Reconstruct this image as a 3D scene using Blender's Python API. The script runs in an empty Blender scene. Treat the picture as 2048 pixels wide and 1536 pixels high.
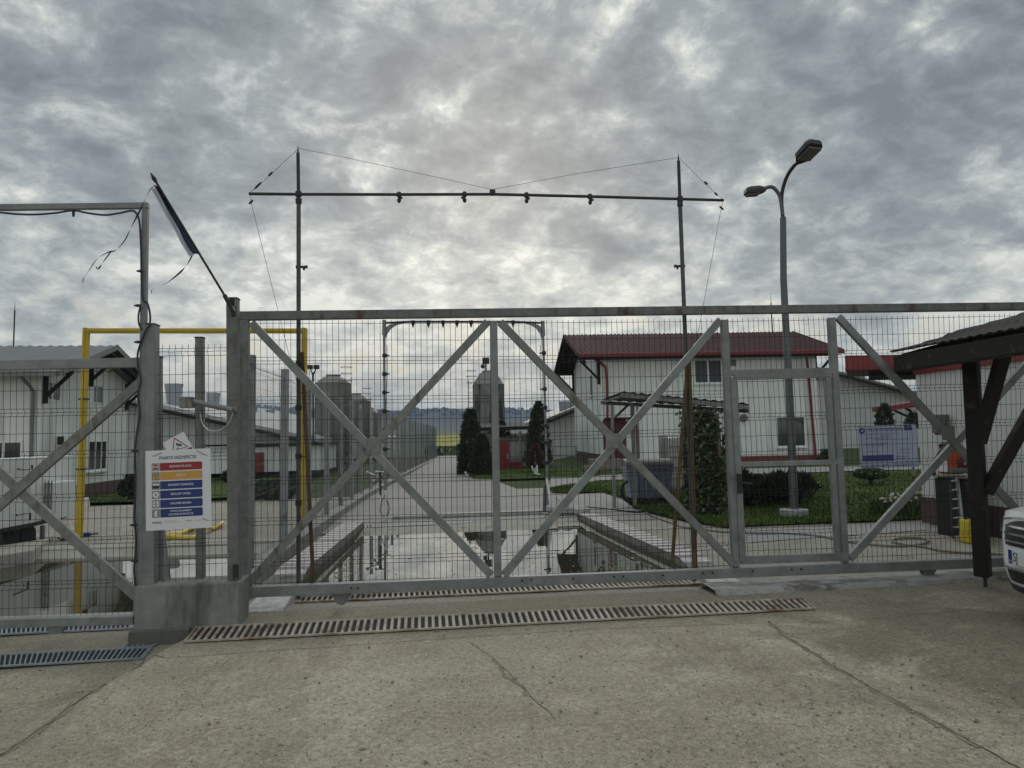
import bpy, math, random
from mathutils import Vector as V, Matrix, noise as MN
sc = bpy.context.scene
COL = sc.collection
R = random.Random(11)
rad = math.radians

# ---------------------------------------------------------------- camera
F = 1420.0
CAM = V((0, 0, 1.65))
PITCH, ROLL = rad(4.1), rad(0.87)
_fw = V((0, math.cos(PITCH), math.sin(PITCH)))
_up0 = V((0, -math.sin(PITCH), math.cos(PITCH)))
_rt0 = V((1, 0, 0))
RT = _rt0 * math.cos(ROLL) - _up0 * math.sin(ROLL)
UP = _up0 * math.cos(ROLL) + _rt0 * math.sin(ROLL)
cd = bpy.data.cameras.new('camera'); cam = bpy.data.objects.new('camera', cd); COL.objects.link(cam)
cd.sensor_width = 36; cd.lens = F / 2048 * 36; cd.clip_end = 9000; cd.clip_start = .05
m = Matrix.Identity(4)
for i in range(3):
    m[i][0] = RT[i]; m[i][1] = UP[i]; m[i][2] = -_fw[i]; m[i][3] = CAM[i]
cam.matrix_world = m
sc.camera = cam


def ray(u, v):
    return _fw * F + RT * (u - 1024) - UP * (v - 768)


def P(u, v, Y):
    d = ray(u, v); return CAM + d * (Y / d.y)


def PL(u, v, p0, n):
    d = ray(u, v); return CAM + d * ((p0 - CAM).dot(n) / d.dot(n))


TG = .0963
GN = V((-TG, 1, 0)).normalized()          # gate normal, away from the camera
GU = V((1, TG, 0)).normalized()           # along the gate
GO = V((0, 7.2, 0))


def PG(u, v, off=0.0):
    return PL(u, v, GO + GN * off, GN)


def ab(a, b, z=0.0):
    p = GO + GU * a + GN * b; return V((p.x, p.y, z))


def to_ab(p):
    d = V((p.x, p.y, 0)) - GO; return d.dot(GU), d.dot(GN)


def sm(t):
    t = max(0, min(1, t)); return t * t * (3 - 2 * t)


def Hg(x, y):
    z = .0132 * max(-20, min(12, x))
    z -= .12 * sm((-2.84 - x) / (.10 + .30 * (1 - sm((y - 4.3) / 1.2)))) * sm((y - 3.4) / 2.4) * (1 - .9 * sm((y - 10) / 6))
    z += .05 * sm((y - 11.6) / 1.2) * sm((x + 3.3) / .3) * (1 - sm((x - 1.5) / 2))
    z += .0125 * max(0, min(y, 60) - 9) * sm((x - 1.5) / 3)
    return z


def GP(u, v, dz=0.0):
    z = 0
    for _ in range(12):
        d = ray(u, v); p = CAM + d * ((z + dz - CAM.z) / d.z); z = Hg(p.x, p.y)
    return p


# ---------------------------------------------------------------- objects
ROOT = {}


def props(o, label=None, cat=None, group=None, kind=None):
    if label: o['label'] = label
    if cat: o['category'] = cat
    if group: o['group'] = group
    if kind: o['kind'] = kind
    return o


def thing(name, label, cat, loc=(0, 0, 0), rotz=0, group=None, roty=0):
    o = bpy.data.objects.new(name, None); COL.objects.link(o)
    o.location = loc; o.rotation_euler = (0, roty, rotz); o.empty_display_size = .1
    props(o, label, cat, group)
    from mathutils import Euler
    ROOT[o.name] = Matrix.Translation(V(loc)) @ Euler((0, roty, rotz)).to_matrix().to_4x4()
    return o


class MB:
    def __init__(s):
        s.v = []; s.f = []; s.m = []

    def add(s, vs, fs, mi=0):
        n = len(s.v); s.v += [V(p) for p in vs]
        for f in fs:
            s.f.append([i + n for i in f]); s.m.append(mi)

    def quad(s, a, b, c, d, mi=0):
        s.add([a, b, c, d], [(0, 1, 2, 3)], mi)

    def frame(s, o, ex, ey, ez, mi=0):
        """box from corner o with edge vectors"""
        o, ex, ey, ez = V(o), V(ex), V(ey), V(ez)
        if ex.cross(ey).dot(ez) < 0: ex, ey = ey, ex
        vs = [o, o + ex, o + ex + ey, o + ey]; vs += [p + ez for p in vs]
        s.add(vs, [(3, 2, 1, 0), (4, 5, 6, 7), (0, 1, 5, 4), (1, 2, 6, 5), (2, 3, 7, 6), (3, 0, 4, 7)], mi)

    def box(s, p0, p1, mi=0):
        a = [min(p0[i], p1[i]) for i in range(3)]; b = [max(p0[i], p1[i]) for i in range(3)]
        s.frame(a, (b[0] - a[0], 0, 0), (0, b[1] - a[1], 0), (0, 0, b[2] - a[2]), mi)

    def beam(s, p, q, w, h, up=(0, 0, 1), mi=0):
        """bar p->q, h along up, w across"""
        p, q = V(p), V(q); d = q - p; up = V(up); sd = d.cross(up).normalized(); u2 = sd.cross(d).normalized()
        s.frame(p - sd * w / 2 - u2 * h / 2, d, sd * w, u2 * h, mi)

    def tube(s, pts, r, n=6, caps=True, mi=0):
        pts = [V(p) for p in pts]; k = len(pts)
        rs = r if isinstance(r, (list, tuple)) else [r] * k
        t = (pts[1] - pts[0]).normalized()
        a = V((0, 0, 1)) if abs(t.z) < .9 else V((1, 0, 0))
        x = t.cross(a).normalized(); vs = []
        for i in range(k):
            if i == 0: t2 = pts[1] - pts[0]
            elif i == k - 1: t2 = pts[-1] - pts[-2]
            else: t2 = (pts[i + 1] - pts[i]).normalized() + (pts[i] - pts[i - 1]).normalized()
            if t2.length < 1e-9: t2 = t
            t2.normalize(); x = (x - t2 * x.dot(t2))
            x = x.normalized() if x.length > 1e-6 else t2.orthogonal().normalized()
            y = t2.cross(x); t = t2
            for j in range(n):
                an = 2 * math.pi * j / n
                vs.append(pts[i] + (x * math.cos(an) + y * math.sin(an)) * rs[i])
        fs = []
        for i in range(k - 1):
            for j in range(n):
                j2 = (j + 1) % n
                fs.append((i * n + j, i * n + j2, (i + 1) * n + j2, (i + 1) * n + j))
        if caps:
            fs.append(tuple(range(n - 1, -1, -1))); fs.append(tuple((k - 1) * n + j for j in range(n)))
        s.add(vs, fs, mi)

    def lathe(s, c, prof, n=24, ax=(0, 0, 1), mi=0):
        """profile [(r, h)] around axis ax at c"""
        ax = V(ax).normalized(); x = ax.orthogonal().normalized(); y = ax.cross(x); c = V(c); vs = []
        for r, h in prof:
            for j in range(n):
                an = 2 * math.pi * j / n
                vs.append(c + ax * h + (x * math.cos(an) + y * math.sin(an)) * max(r, 1e-4))
        fs = []
        for i in range(len(prof) - 1):
            for j in range(n):
                j2 = (j + 1) % n; fs.append((i * n + j, i * n + j2, (i + 1) * n + j2, (i + 1) * n + j))
        fs.append(tuple(range(n - 1, -1, -1))); fs.append(tuple((len(prof) - 1) * n + j for j in range(n)))
        s.add(vs, fs, mi)

    def prism(s, pts, d, mi=0):
        """flat polygon pts extruded by vector d"""
        pts = [V(p) for p in pts]; d = V(d); n = len(pts)
        nm = V((0, 0, 0))
        for i in range(n): nm += pts[i].cross(pts[(i + 1) % n])
        if nm.dot(d) > 0: pts = pts[::-1]
        vs = pts + [p + d for p in pts]
        fs = [tuple(range(n)), tuple(range(2 * n - 1, n - 1, -1))]
        for i in range(n):
            j = (i + 1) % n; fs.append((j, i, i + n, j + n))
        s.add(vs, fs, mi)

    def build(s, name, mat, parent=None, smooth=False, local=False, bevel=0, label=None, kind=None):
        M = ROOT[parent.name] if parent is not None else Matrix.Identity(4)
        Mi = M.inverted()
        vs = s.v if local else [Mi @ p for p in s.v]
        me = bpy.data.meshes.new(name); me.from_pydata([tuple(p) for p in vs], [], s.f)
        for mt in (mat if isinstance(mat, list) else [mat]): me.materials.append(mt)
        if isinstance(mat, list): me.polygons.foreach_set('material_index', s.m)
        if smooth:
            me.polygons.foreach_set('use_smooth', [True] * len(me.polygons))
            try: me.set_sharp_from_angle(angle=rad(40))
            except Exception: pass
        me.update()
        o = bpy.data.objects.new(name, me); COL.objects.link(o)
        if parent is not None:
            o.parent = parent; ROOT[o.name] = M
        else: ROOT[o.name] = Matrix.Identity(4)
        if bevel:
            b = o.modifiers.new('bevel', 'BEVEL'); b.width = bevel; b.segments = 2; b.limit_method = 'ANGLE'; b.angle_limit = rad(50)
        props(o, label, kind=kind)
        return o


def solo(o, label, cat, group=None):
    return props(o, label, cat, group)


# ---------------------------------------------------------------- materials
def nt(name):
    m = bpy.data.materials.new(name); m.use_nodes = True
    t = m.node_tree; b = t.nodes['Principled BSDF']
    return m, t, b


def N(t, typ, **kw):
    n = t.nodes.new(typ)
    for k, v in kw.items():
        if k.startswith('i_'):
            n.inputs[k[2:].replace('_', ' ')].default_value = v
        else: setattr(n, k, v)
    return n


def noise_val(t, scale, detail=6, rough=.6, vec=None, stretch=None, dist=0.0):
    tc = N(t, 'ShaderNodeTexCoord')
    src = tc.outputs['Object'] if vec is None else vec
    if stretch:
        mp = N(t, 'ShaderNodeMapping'); mp.inputs['Scale'].default_value = stretch
        t.links.new(src, mp.inputs['Vector']); src = mp.outputs['Vector']
    n = N(t, 'ShaderNodeTexNoise'); n.inputs['Scale'].default_value = scale
    n.inputs['Detail'].default_value = detail; n.inputs['Roughness'].default_value = rough
    n.inputs['Distortion'].default_value = dist
    t.links.new(src, n.inputs['Vector'])
    return n.outputs['Fac']


def maprange(t, val, a, b, c, d, smooth=False):
    n = N(t, 'ShaderNodeMapRange'); n.interpolation_type = 'SMOOTHSTEP' if smooth else 'LINEAR'
    for i, x in enumerate((a, b, c, d)): n.inputs[i + 1].default_value = x
    t.links.new(val, n.inputs[0]); return n.outputs[0]


def mix(t, fac, a, b, typ='MIX'):
    n = N(t, 'ShaderNodeMix', data_type='RGBA', blend_type=typ)
    if isinstance(fac, (int, float)): n.inputs['Factor'].default_value = fac
    else: t.links.new(fac, n.inputs['Factor'])
    for s, k in ((a, 6), (b, 7)):
        if isinstance(s, (tuple, list)): n.inputs[k].default_value = (*s[:3], 1)
        else: t.links.new(s, n.inputs[k])
    return n.outputs[2]


def mth(t, op, a, b=0.0, c=0.0):
    n = N(t, 'ShaderNodeMath', operation=op)
    for i, x in enumerate((a, b, c)):
        if isinstance(x, (int, float)): n.inputs[i].default_value = x
        else: t.links.new(x, n.inputs[i])
    return n.outputs[0]


def mat(name, col, rough=.7, metal=0.0, var=.2, scale=3.0, col2=None, c2=(.55, .7), c2scale=2.0, c2str=None,
        bump=0.0, bscale=60.0, stretch=None, island=0.0, spec=.5, rvar=.1, groove=None, trans=0.0):
    m, t, b = nt(name)
    f = noise_val(t, scale, 8, .65, stretch=stretch)
    g = maprange(t, f, .3, .7, 1 - var, 1 + var)
    col = tuple(col)
    if island:
        ge = N(t, 'ShaderNodeNewGeometry')
        g2 = maprange(t, ge.outputs['Random Per Island'], 0, 1, 1 - island, 1 + island)
        g = mth(t, 'MULTIPLY', g, g2)
    c = mix(t, 1.0, col, g, 'MULTIPLY')
    if col2 is not None:
        f2 = noise_val(t, c2scale, 7, .7, stretch=c2str)
        c = mix(t, maprange(t, f2, c2[0], c2[1], 0, 1, True), c, tuple(col2))
    t.links.new(c, b.inputs['Base Color'])
    b.inputs['Metallic'].default_value = metal
    b.inputs['Specular IOR Level'].default_value = spec
    t.links.new(maprange(t, f, .3, .7, max(0, rough - rvar), min(1, rough + rvar)), b.inputs['Roughness'])
    h = None
    if bump:
        h = mth(t, 'MULTIPLY', noise_val(t, bscale, 5, .6), bump)
    if groove:                                     # (axis, period, width, depth)
        tc = N(t, 'ShaderNodeTexCoord'); sp = N(t, 'ShaderNodeSeparateXYZ'); t.links.new(tc.outputs['Object'], sp.inputs[0])
        x = sp.outputs[groove[0]]
        if groove[0] == 'S':
            pass
        w = mth(t, 'FRACT', mth(t, 'MULTIPLY', x, 1 / groove[1]))
        w = mth(t, 'ABSOLUTE', mth(t, 'SUBTRACT', w, .5))
        w = maprange(t, w, 0, groove[2] / groove[1], 0, 1, True)
        h2 = mth(t, 'MULTIPLY', w, groove[3])
        h = h2 if h is None else mth(t, 'ADD', h, h2)
        c = mix(t, maprange(t, w, 0, 1, .16, 0), c, (.12, .12, .115)); t.links.new(c, b.inputs['Base Color'])
    if h is not None:
        bp = N(t, 'ShaderNodeBump'); bp.inputs['Strength'].default_value = 1; bp.inputs['Distance'].default_value = 1
        t.links.new(h, bp.inputs['Height']); t.links.new(bp.outputs[0], b.inputs['Normal'])
    return m


def yard_concrete(name, base, dark, light, dirt, agg=.5, dirtx=None, bump=.006):
    """worn poured concrete: blotches, exposed aggregate, brown dirt"""
    m, t, b = nt(name)
    big = noise_val(t, .55, 8, .62, dist=.6)
    mid = noise_val(t, 2.6, 8, .7, dist=.3)
    fine = noise_val(t, 30, 8, .82)
    tiny = noise_val(t, 150, 3, .6)
    c = mix(t, maprange(t, big, .34, .66, 0, 1), tuple(dark), tuple(base))
    c = mix(t, maprange(t, mid, .52, .72, 0, .75), c, tuple(light))
    c = mix(t, maprange(t, mid, .30, .44, .55, 0), c, tuple(dirt))
    g = mth(t, 'MULTIPLY', maprange(t, fine, .3, .7, 1 - agg * .6, 1 + agg * .6), maprange(t, tiny, .3, .7, 1 - agg * .5, 1 + agg * .5))
    tc = N(t, 'ShaderNodeTexCoord')
    vo = N(t, 'ShaderNodeTexVoronoi'); vo.inputs['Scale'].default_value = 48; t.links.new(tc.outputs['Object'], vo.inputs['Vector'])
    pit = maprange(t, vo.outputs['Distance'], .05, .22, 0, 1, True)
    sel = maprange(t, noise_val(t, 5, 4), .43, .58, 0, 1)
    pit = mth(t, 'SUBTRACT', 1, mth(t, 'MULTIPLY', mth(t, 'SUBTRACT', 1, pit), sel))
    g = mth(t, 'MULTIPLY', g, maprange(t, pit, 0, 1, .28, 1))
    if dirtx:
        # tyre-darkened lanes and spilt patches
        ty = noise_val(t, 1.0, 7, .6, stretch=(1.5, .28, 1), dist=.4)
        c = mix(t, maprange(t, ty, .54, .68, 0, .42, True), c, tuple(dirt))
        lp = noise_val(t, .42, 5, .55, dist=1.0)
        c = mix(t, maprange(t, lp, .52, .64, 0, .45, True), c, tuple(light))
        # dark earth carried in round the parking place: its own blotchy outline
        sp = N(t, 'ShaderNodeSeparateXYZ'); t.links.new(tc.outputs['Object'], sp.inputs[0])
        dx = mth(t, 'SUBTRACT', sp.outputs[0], dirtx[0]); dy = mth(t, 'SUBTRACT', sp.outputs[1], dirtx[1])
        d = mth(t, 'SQRT', mth(t, 'ADD', mth(t, 'MULTIPLY', dx, mth(t, 'MULTIPLY', dx, dirtx[3])), mth(t, 'MULTIPLY', dy, dy)))
        k = mth(t, 'ADD', mth(t, 'DIVIDE', d, dirtx[2]), mth(t, 'MULTIPLY', mth(t, 'SUBTRACT', noise_val(t, 1.5, 8, .75, dist=.8), .5), 2.6))
        c = mix(t, maprange(t, k, .35, 1.1, .62, 0, True), c, tuple(dirtx[4]))
        # damp trodden dirt along the gate line and between the drains
        bb = mth(t, 'ADD', mth(t, 'MULTIPLY', sp.outputs[0], -.0959), mth(t, 'MULTIPLY', sp.outputs[1], .9954))
        bb = mth(t, 'ADD', bb, mth(t, 'MULTIPLY', mth(t, 'SUBTRACT', noise_val(t, 1.1, 6, .65), .5), .8))
        c = mix(t, maprange(t, bb, 5.75, 6.35, 0, .6, True), c, (.165, .148, .108))
    c = mix(t, 1.0, c, g, 'MULTIPLY')
    t.links.new(c, b.inputs['Base Color'])
    t.links.new(maprange(t, mid, .3, .7, .72, .95), b.inputs['Roughness'])
    b.inputs['Specular IOR Level'].default_value = .3
    h = mth(t, 'ADD', mth(t, 'MULTIPLY', fine, bump), mth(t, 'MULTIPLY', tiny, bump * .35))
    h = mth(t, 'ADD', h, mth(t, 'MULTIPLY', pit, bump * .5)); h = mth(t, 'ADD', h, mth(t, 'MULTIPLY', mid, bump * 1.5))
    bp = N(t, 'ShaderNodeBump'); bp.inputs['Strength'].default_value = .9; bp.inputs['Distance'].default_value = 1
    t.links.new(h, bp.inputs['Height']); t.links.new(bp.outputs[0], b.inputs['Normal'])
    return m


G = {}
G['galv'] = mat('galvanised_steel', (.22, .23, .226), .6, .35, .32, 5, (.17, .165, .16), (.54, .72), 4, bump=.0006, bscale=90)
G['galv_old'] = mat('weathered_steel', (.20, .203, .188), .65, .25, .3, 12, (.09, .07, .05), (.53, .7), 6, c2str=(1, 1, .25), bump=.0008, bscale=70)
G['galv_rust'] = mat('rust_streaked_steel', (.155, .158, .147), .65, .25, .35, 10, (.075, .042, .025), (.53, .66), 3.5, c2str=(1, 1, .3), bump=.0008)
G['wire'] = mat('mesh_wire', (.018, .021, .020), .7, 0, .3, 20, spec=.3)
G['wire_grey'] = mat('galvanised_mesh_wire', (.10, .105, .105), .6, .2, .3, 20)
G['darkpipe'] = mat('dark_pipe', (.032, .034, .032), .6, .1, .3, 15, (.12, .06, .03), (.6, .7), 8)
G['black'] = mat('black_plastic', (.015, .016, .018), .45, 0, .3, 20)
G['rust'] = mat('rusty_wood', (.125, .075, .035), .85, 0, .35, 14, (.06, .03, .015), (.5, .7), 6, stretch=(1, 1, .1))
G['yellow'] = mat('yellow_paint', (.50, .34, .025), .45, 0, .15, 6, (.30, .19, .03), (.58, .75), 5)
G['white'] = mat('white_paint', (.74, .75, .74), .5, 0, .06, 3, (.5, .5, .47), (.6, .8), 2)
G['panel'] = mat('white_wall_panel', (.76, .765, .735), .6, 0, .05, 1.2, (.40, .395, .36), (.5, .78), 1.6, c2str=(1.6, 1.6, .22), groove=('X', .25, .018, .008))
G['panel_y'] = mat('white_wall_panel_side', (.76, .765, .735), .6, 0, .05, 1.2, (.40, .395, .36), (.5, .78), 1.6, c2str=(1.6, 1.6, .22), groove=('Y', .25, .018, .008))
G['barnwall'] = mat('grey_barn_wall', (.50, .505, .49), .7, 0, .08, .8, (.36, .36, .34), (.55, .75), .8, groove=('X', .5, .03, .01))
G['red'] = mat('red_trim', (.19, .018, .022), .45, 0, .15, 5)
G['redroof'] = mat('dark_red_tile_sheet', (.058, .020, .019), .75, 0, .2, 4, (.075, .035, .03), (.5, .75), 2, c2str=(2.5, .4, 1), spec=.15)
G['redbox'] = mat('red_cabinet_paint', (.2, .02, .022), .5, 0, .2, 4)
G['darkred'] = mat('dark_red_door', (.10, .018, .014), .5, 0, .3, 6, stretch=(6, 6, .5))
G['brown'] = mat('brown_plinth', (.095, .06, .052), .8, 0, .2, 4)
G['redplinth'] = mat('red_plinth', (.17, .05, .04), .8, 0, .2, 4)
G['fencepost'] = mat('pale_fence_post', (.27, .28, .28), .6, .3, .25, 6, (.14, .14, .13), (.55, .7), 4)
G['beam'] = mat('dark_stained_timber', (.014, .011, .008), .85, 0, .45, 6, (.06, .048, .034), (.56, .7), 9, bump=.004, bscale=30, stretch=(1.6, 1.6, 1.6))
G['roofgrey'] = mat('grey_roof_sheet', (.17, .178, .175), .6, .1, .15, 2, (.2, .2, .19), (.5, .7), 3)
G['roofpale'] = mat('pale_fibre_roof', (.46, .46, .44), .8, 0, .15, 2, (.3, .3, .28), (.5, .75), 1.5)
G['tile'] = mat('weathered_tile_sheet', (.036, .029, .022), .6, 0, .35, 5, (.022, .019, .016), (.5, .7), 3, bump=.003, bscale=60, spec=.2)
G['glass'] = mat('window_glass', (.03, .035, .038), .08, 0, .2, 1.5, spec=.8, rvar=.03)
G['screen'] = mat('insect_screen', (.055, .06, .072), .6, 0, .15, 3)
G['concrete'] = mat('cast_concrete', (.215, .215, .195), .85, 0, .25, 5, (.085, .085, .07), (.48, .68), 3.0, c2str=(1, 1, .22), bump=.004, bscale=45)
G['concrete_dark'] = mat('damp_concrete', (.12, .115, .10), .8, 0, .3, 6, (.05, .05, .04), (.5, .7), 3, bump=.006, bscale=40)
G['concrete_pale'] = mat('pale_concrete', (.36, .36, .34), .85, 0, .2, 6, (.2, .2, .18), (.53, .72), 4, bump=.004, bscale=50)
G['stripe_w'] = mat('faded_white_stripe', (.52, .485, .475), .8, 0, .25, 14, (.27, .25, .23), (.5, .66), 6, bump=.003)
G['stripe_r'] = mat('faded_red_stripe', (.195, .15, .145), .8, 0, .25, 14, (.29, .27, .25), (.52, .68), 6, bump=.003)
G['grate'] = mat('cast_grate', (.40, .355, .28), .7, 0, .3, 10, (.16, .095, .05), (.46, .68), 2.2)
G['grate_grey'] = mat('galvanised_grate', (.30, .33, .36), .45, .5, .2, 10)
G['void'] = mat('drain_channel_shade', (.012, .011, .009), .9, 0, .4, 20)  # shade of the channel depth put into a near-black colour
G['silo'] = mat('glass_fibre_silo', (.185, .172, .15), .55, 0, .18, 1.2, (.10, .085, .065), (.48, .75), .9, c2str=(1, 1, .3))
G['silo_dark'] = mat('stained_silo', (.25, .25, .23), .55, 0, .25, 1.2, (.032, .033, .03), (.42, .62), 1.1, c2str=(1.6, 1.6, .18))
G['leaf_dark'] = mat('conifer_foliage', (.030, .046, .019), .8, 0, .4, 1.3, (.045, .05, .024), (.55, .7), 2.5, island=.7)
G['leaf_mid'] = mat('shrub_foliage', (.055, .085, .028), .75, 0, .3, 2, island=.55)
G['leaf_ivy'] = mat('ivy_foliage', (.055, .085, .03), .5, 0, .3, 2, (.10, .075, .045), (.55, .65), 3, island=.6)
G['leaf_brown'] = mat('bronze_foliage', (.085, .05, .038), .8, 0, .3, 2, island=.5)
G['leaf_daff'] = mat('narcissus_leaves', (.06, .10, .03), .6, 0, .2, 3, island=.4)
G['petal'] = mat('white_petals', (.72, .72, .62), .6, 0, .1, 5)
G['bark'] = mat('bark', (.06, .045, .033), .9, 0, .3, 12)
G['limewash'] = mat('limewashed_bark', (.7, .7, .66), .9, 0, .1, 8)
G['bluehose'] = mat('blue_black_hose', (.016, .02, .038), .4, 0, .2, 6)
G['hose'] = mat('grey_garden_hose', (.16, .16, .13), .6, 0, .2, 4)
G['hose_y'] = mat('yellow_hose', (.58, .43, .08), .5, 0, .15, 4, (.4, .3, .06), (.55, .7), 3)
G['flagblue'] = mat('navy_flag_cloth', (.018, .024, .06), .8, 0, .3, 6)
G['flagwhite'] = mat('pale_flag_cloth', (.55, .56, .62), .8, 0, .15, 8)
_t = G['flagwhite'].node_tree; _b = _t.nodes['Principled BSDF']; _tr = N(_t, 'ShaderNodeBsdfTranslucent'); _tr.inputs[0].default_value = (.5, .52, .6, 1)
_mx = N(_t, 'ShaderNodeMixShader'); _mx.inputs[0].default_value = .55; _t.links.new(_b.outputs[0], _mx.inputs[1]); _t.links.new(_tr.outputs[0], _mx.inputs[2]); _t.links.new(_mx.outputs[0], _t.nodes['Material Output'].inputs[0])
G['binplastic'] = mat('grey_bin_plastic', (.20, .235, .29), .5, 0, .12, 4, (.11, .115, .125), (.55, .75), 3)
G['ibc'] = mat('ibc_plastic', (.52, .50, .44), .5, 0, .15, 3)
G['canopy'] = mat('canopy_sheet', (.05, .06, .05), .55, .3, .25, 3, (.15, .16, .14), (.55, .7), 4)
G['cabinet'] = mat('dark_green_cabinet', (.012, .016, .013), .5, 0, .3, 5)
G['orange'] = mat('orange_casing', (.42, .06, .015), .4, 0, .12, 6)
G['grey_plastic'] = mat('grey_plastic', (.12, .12, .115), .5, 0, .2, 8)
G['alu'] = mat('aluminium', (.5, .5, .5), .35, .9, .1, 8)
G['jerry'] = mat('yellow_jerrycan', (.58, .44, .03), .4, 0, .1, 5)
G['carpaint'] = mat('white_car_paint', (.78, .79, .80), .18, 0, .02, 2, spec=.6, rvar=.02)
G['chrome'] = mat('chrome', (.6, .6, .6), .15, 1, .05, 5)
G['tyre'] = mat('tyre_rubber', (.018, .018, .018), .8, 0, .2, 20)
G['lens'] = mat('headlight_lens', (.35, .36, .38), .08, .3, .1, 8)
G['pl_white'] = mat('sign_white', (.66, .67, .69), .45, 0, .03, 3, (.55, .55, .55), (.62, .8), 4)
G['pl_red'] = mat('sign_red', (.28, .015, .025), .45, 0, .03, 3)
G['pl_amber'] = mat('sign_amber', (.55, .29, .06), .45, 0, .03, 3)
G['pl_blue'] = mat('sign_blue', (.012, .03, .16), .45, 0, .03, 3)
G['pl_navy'] = mat('sign_navy', (.02, .02, .13), .45, 0, .03, 3)
G['pl_ink'] = mat('sign_ink', (.02, .025, .05), .5, 0, .03, 3)
G['pl_grey'] = mat('sign_grey', (.22, .23, .24), .45, 0, .1, 8)
G['board'] = mat('notice_board', (.28, .30, .40), .5, 0, .05, 3)
G['boardtext'] = mat('board_print', (.07, .08, .16), .5, 0, .05, 3)
G['lampgrey'] = mat('lamp_post_steel', (.12, .13, .133), .5, .45, .15, 5)
G['lamphead'] = mat('lamp_head', (.025, .027, .025), .5, .1, .2, 8)
G['timber'] = mat('grey_timber', (.18, .16, .13), .85, 0, .3, 8, stretch=(1, 1, .2))
G['joint'] = mat('joint_dirt', (.15, .13, .09), .95, 0, .5, 14, (.05, .043, .03), (.46, .6), 14)
G['jointsoft'] = mat('joint_soft_dirt', (.235, .202, .142), .95, 0, .3, 14, (.17, .145, .10), (.46, .6), 9)
G['stone'] = mat('loose_stone', (.24, .23, .2), .9, 0, .3, 9, island=.4)
G['trailer'] = mat('white_trailer_panel', (.62, .64, .62), .5, 0, .05, 2, (.5, .5, .46), (.6, .8), 2)
G['brick'] = mat('brown_step', (.19, .15, .12), .85, 0, .25, 6)
# ---------------------------------------------------------------- sky and light
SUN_AZ, SUN_EL = rad(-2), rad(22)             # azimuth from +Y towards +X
SD = V((math.sin(SUN_AZ) * math.cos(SUN_EL), math.cos(SUN_AZ) * math.cos(SUN_EL), math.sin(SUN_EL)))
w = bpy.data.worlds.new('World'); sc.world = w; w.use_nodes = True
t = w.node_tree; bg = t.nodes['Background']
sky = N(t, 'ShaderNodeTexSky', sky_type='NISHITA'); sky.sun_disc = False
sky.sun_elevation = SUN_EL; sky.sun_rotation = SUN_AZ
sky.air_density = 1.2; sky.dust_density = 2.5
tc = N(t, 'ShaderNodeTexCoord'); sp = N(t, 'ShaderNodeSeparateXYZ'); t.links.new(tc.outputs['Generated'], sp.inputs[0])
zc = mth(t, 'MAXIMUM', sp.outputs[2], 0.0)
den = mth(t, 'ADD', zc, .40)
cb = N(t, 'ShaderNodeCombineXYZ')
t.links.new(mth(t, 'DIVIDE', sp.outputs[0], den), cb.inputs[0]); t.links.new(mth(t, 'DIVIDE', sp.outputs[1], den), cb.inputs[1])
cb.inputs[2].default_value = 3.7
mp = N(t, 'ShaderNodeMapping'); mp.inputs['Rotation'].default_value = (0, 0, rad(-18)); mp.inputs['Scale'].default_value = (.95, 1.0, 1)
mp.inputs['Location'].default_value = (4.3, 1.7, 0)
t.links.new(cb.outputs[0], mp.inputs['Vector']); pv = mp.outputs['Vector']
n_big = noise_val(t, 1.5, 3, .5, vec=pv, dist=.3)
n_mid = noise_val(t, 6.2, 10, .62, vec=pv, dist=.25)
n_sml = noise_val(t, 16, 6, .62, vec=pv, dist=.3)
n = mth(t, 'ADD', mth(t, 'MULTIPLY', n_big, .31), mth(t, 'ADD', mth(t, 'MULTIPLY', n_mid, .45), mth(t, 'MULTIPLY', n_sml, .24)))
# sun glow behind the cloud sheet
dt = N(t, 'ShaderNodeVectorMath', operation='DOT_PRODUCT'); t.links.new(tc.outputs['Generated'], dt.inputs[0]); dt.inputs[1].default_value = SD
glow = maprange(t, dt.outputs['Value'], .88, 1.0, 0, 1, True)
low = maprange(t, sp.outputs[2], .06, .44, 1, 0, True)            # thinner cloud towards the horizon
n = mth(t, 'ADD', mth(t, 'MULTIPLY', n, mth(t, 'SUBTRACT', 1.0, mth(t, 'MULTIPLY', low, .42))), mth(t, 'MULTIPLY', low, .42 * .51))
thin = mth(t, 'ADD', n, mth(t, 'ADD', mth(t, 'MULTIPLY', glow, .026), mth(t, 'MULTIPLY', low, .098)))
k = maprange(t, thin, .445, .625, 0, 1)
rp = N(t, 'ShaderNodeValToRGB'); t.links.new(k, rp.inputs[0])
e = rp.color_ramp.elements
e[0].position = 0; e[0].color = (.205, .236, .256, 1)
e[1].position = 1; e[1].color = (.90, .92, .86, 1)
for pos, c in ((.22, (.258, .293, .314)), (.45, (.325, .365, .38)), (.64, (.46, .50, .50)), (.82, (.63, .665, .63))):
    x = e.new(pos); x.color = (*c, 1)
warm = maprange(t, mth(t, 'MULTIPLY', maprange(t, sp.outputs[2], .08, .24, 1, 0, True), maprange(t, n_mid, .48, .62, 0, 1, True)), 0, 1, 0, .75)
cc = mix(t, warm, rp.outputs['Color'], (.74, .69, .57))
cc = mix(t, 1.0, cc, maprange(t, glow, 0, 1, .96, 1.08), 'MULTIPLY')
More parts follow.
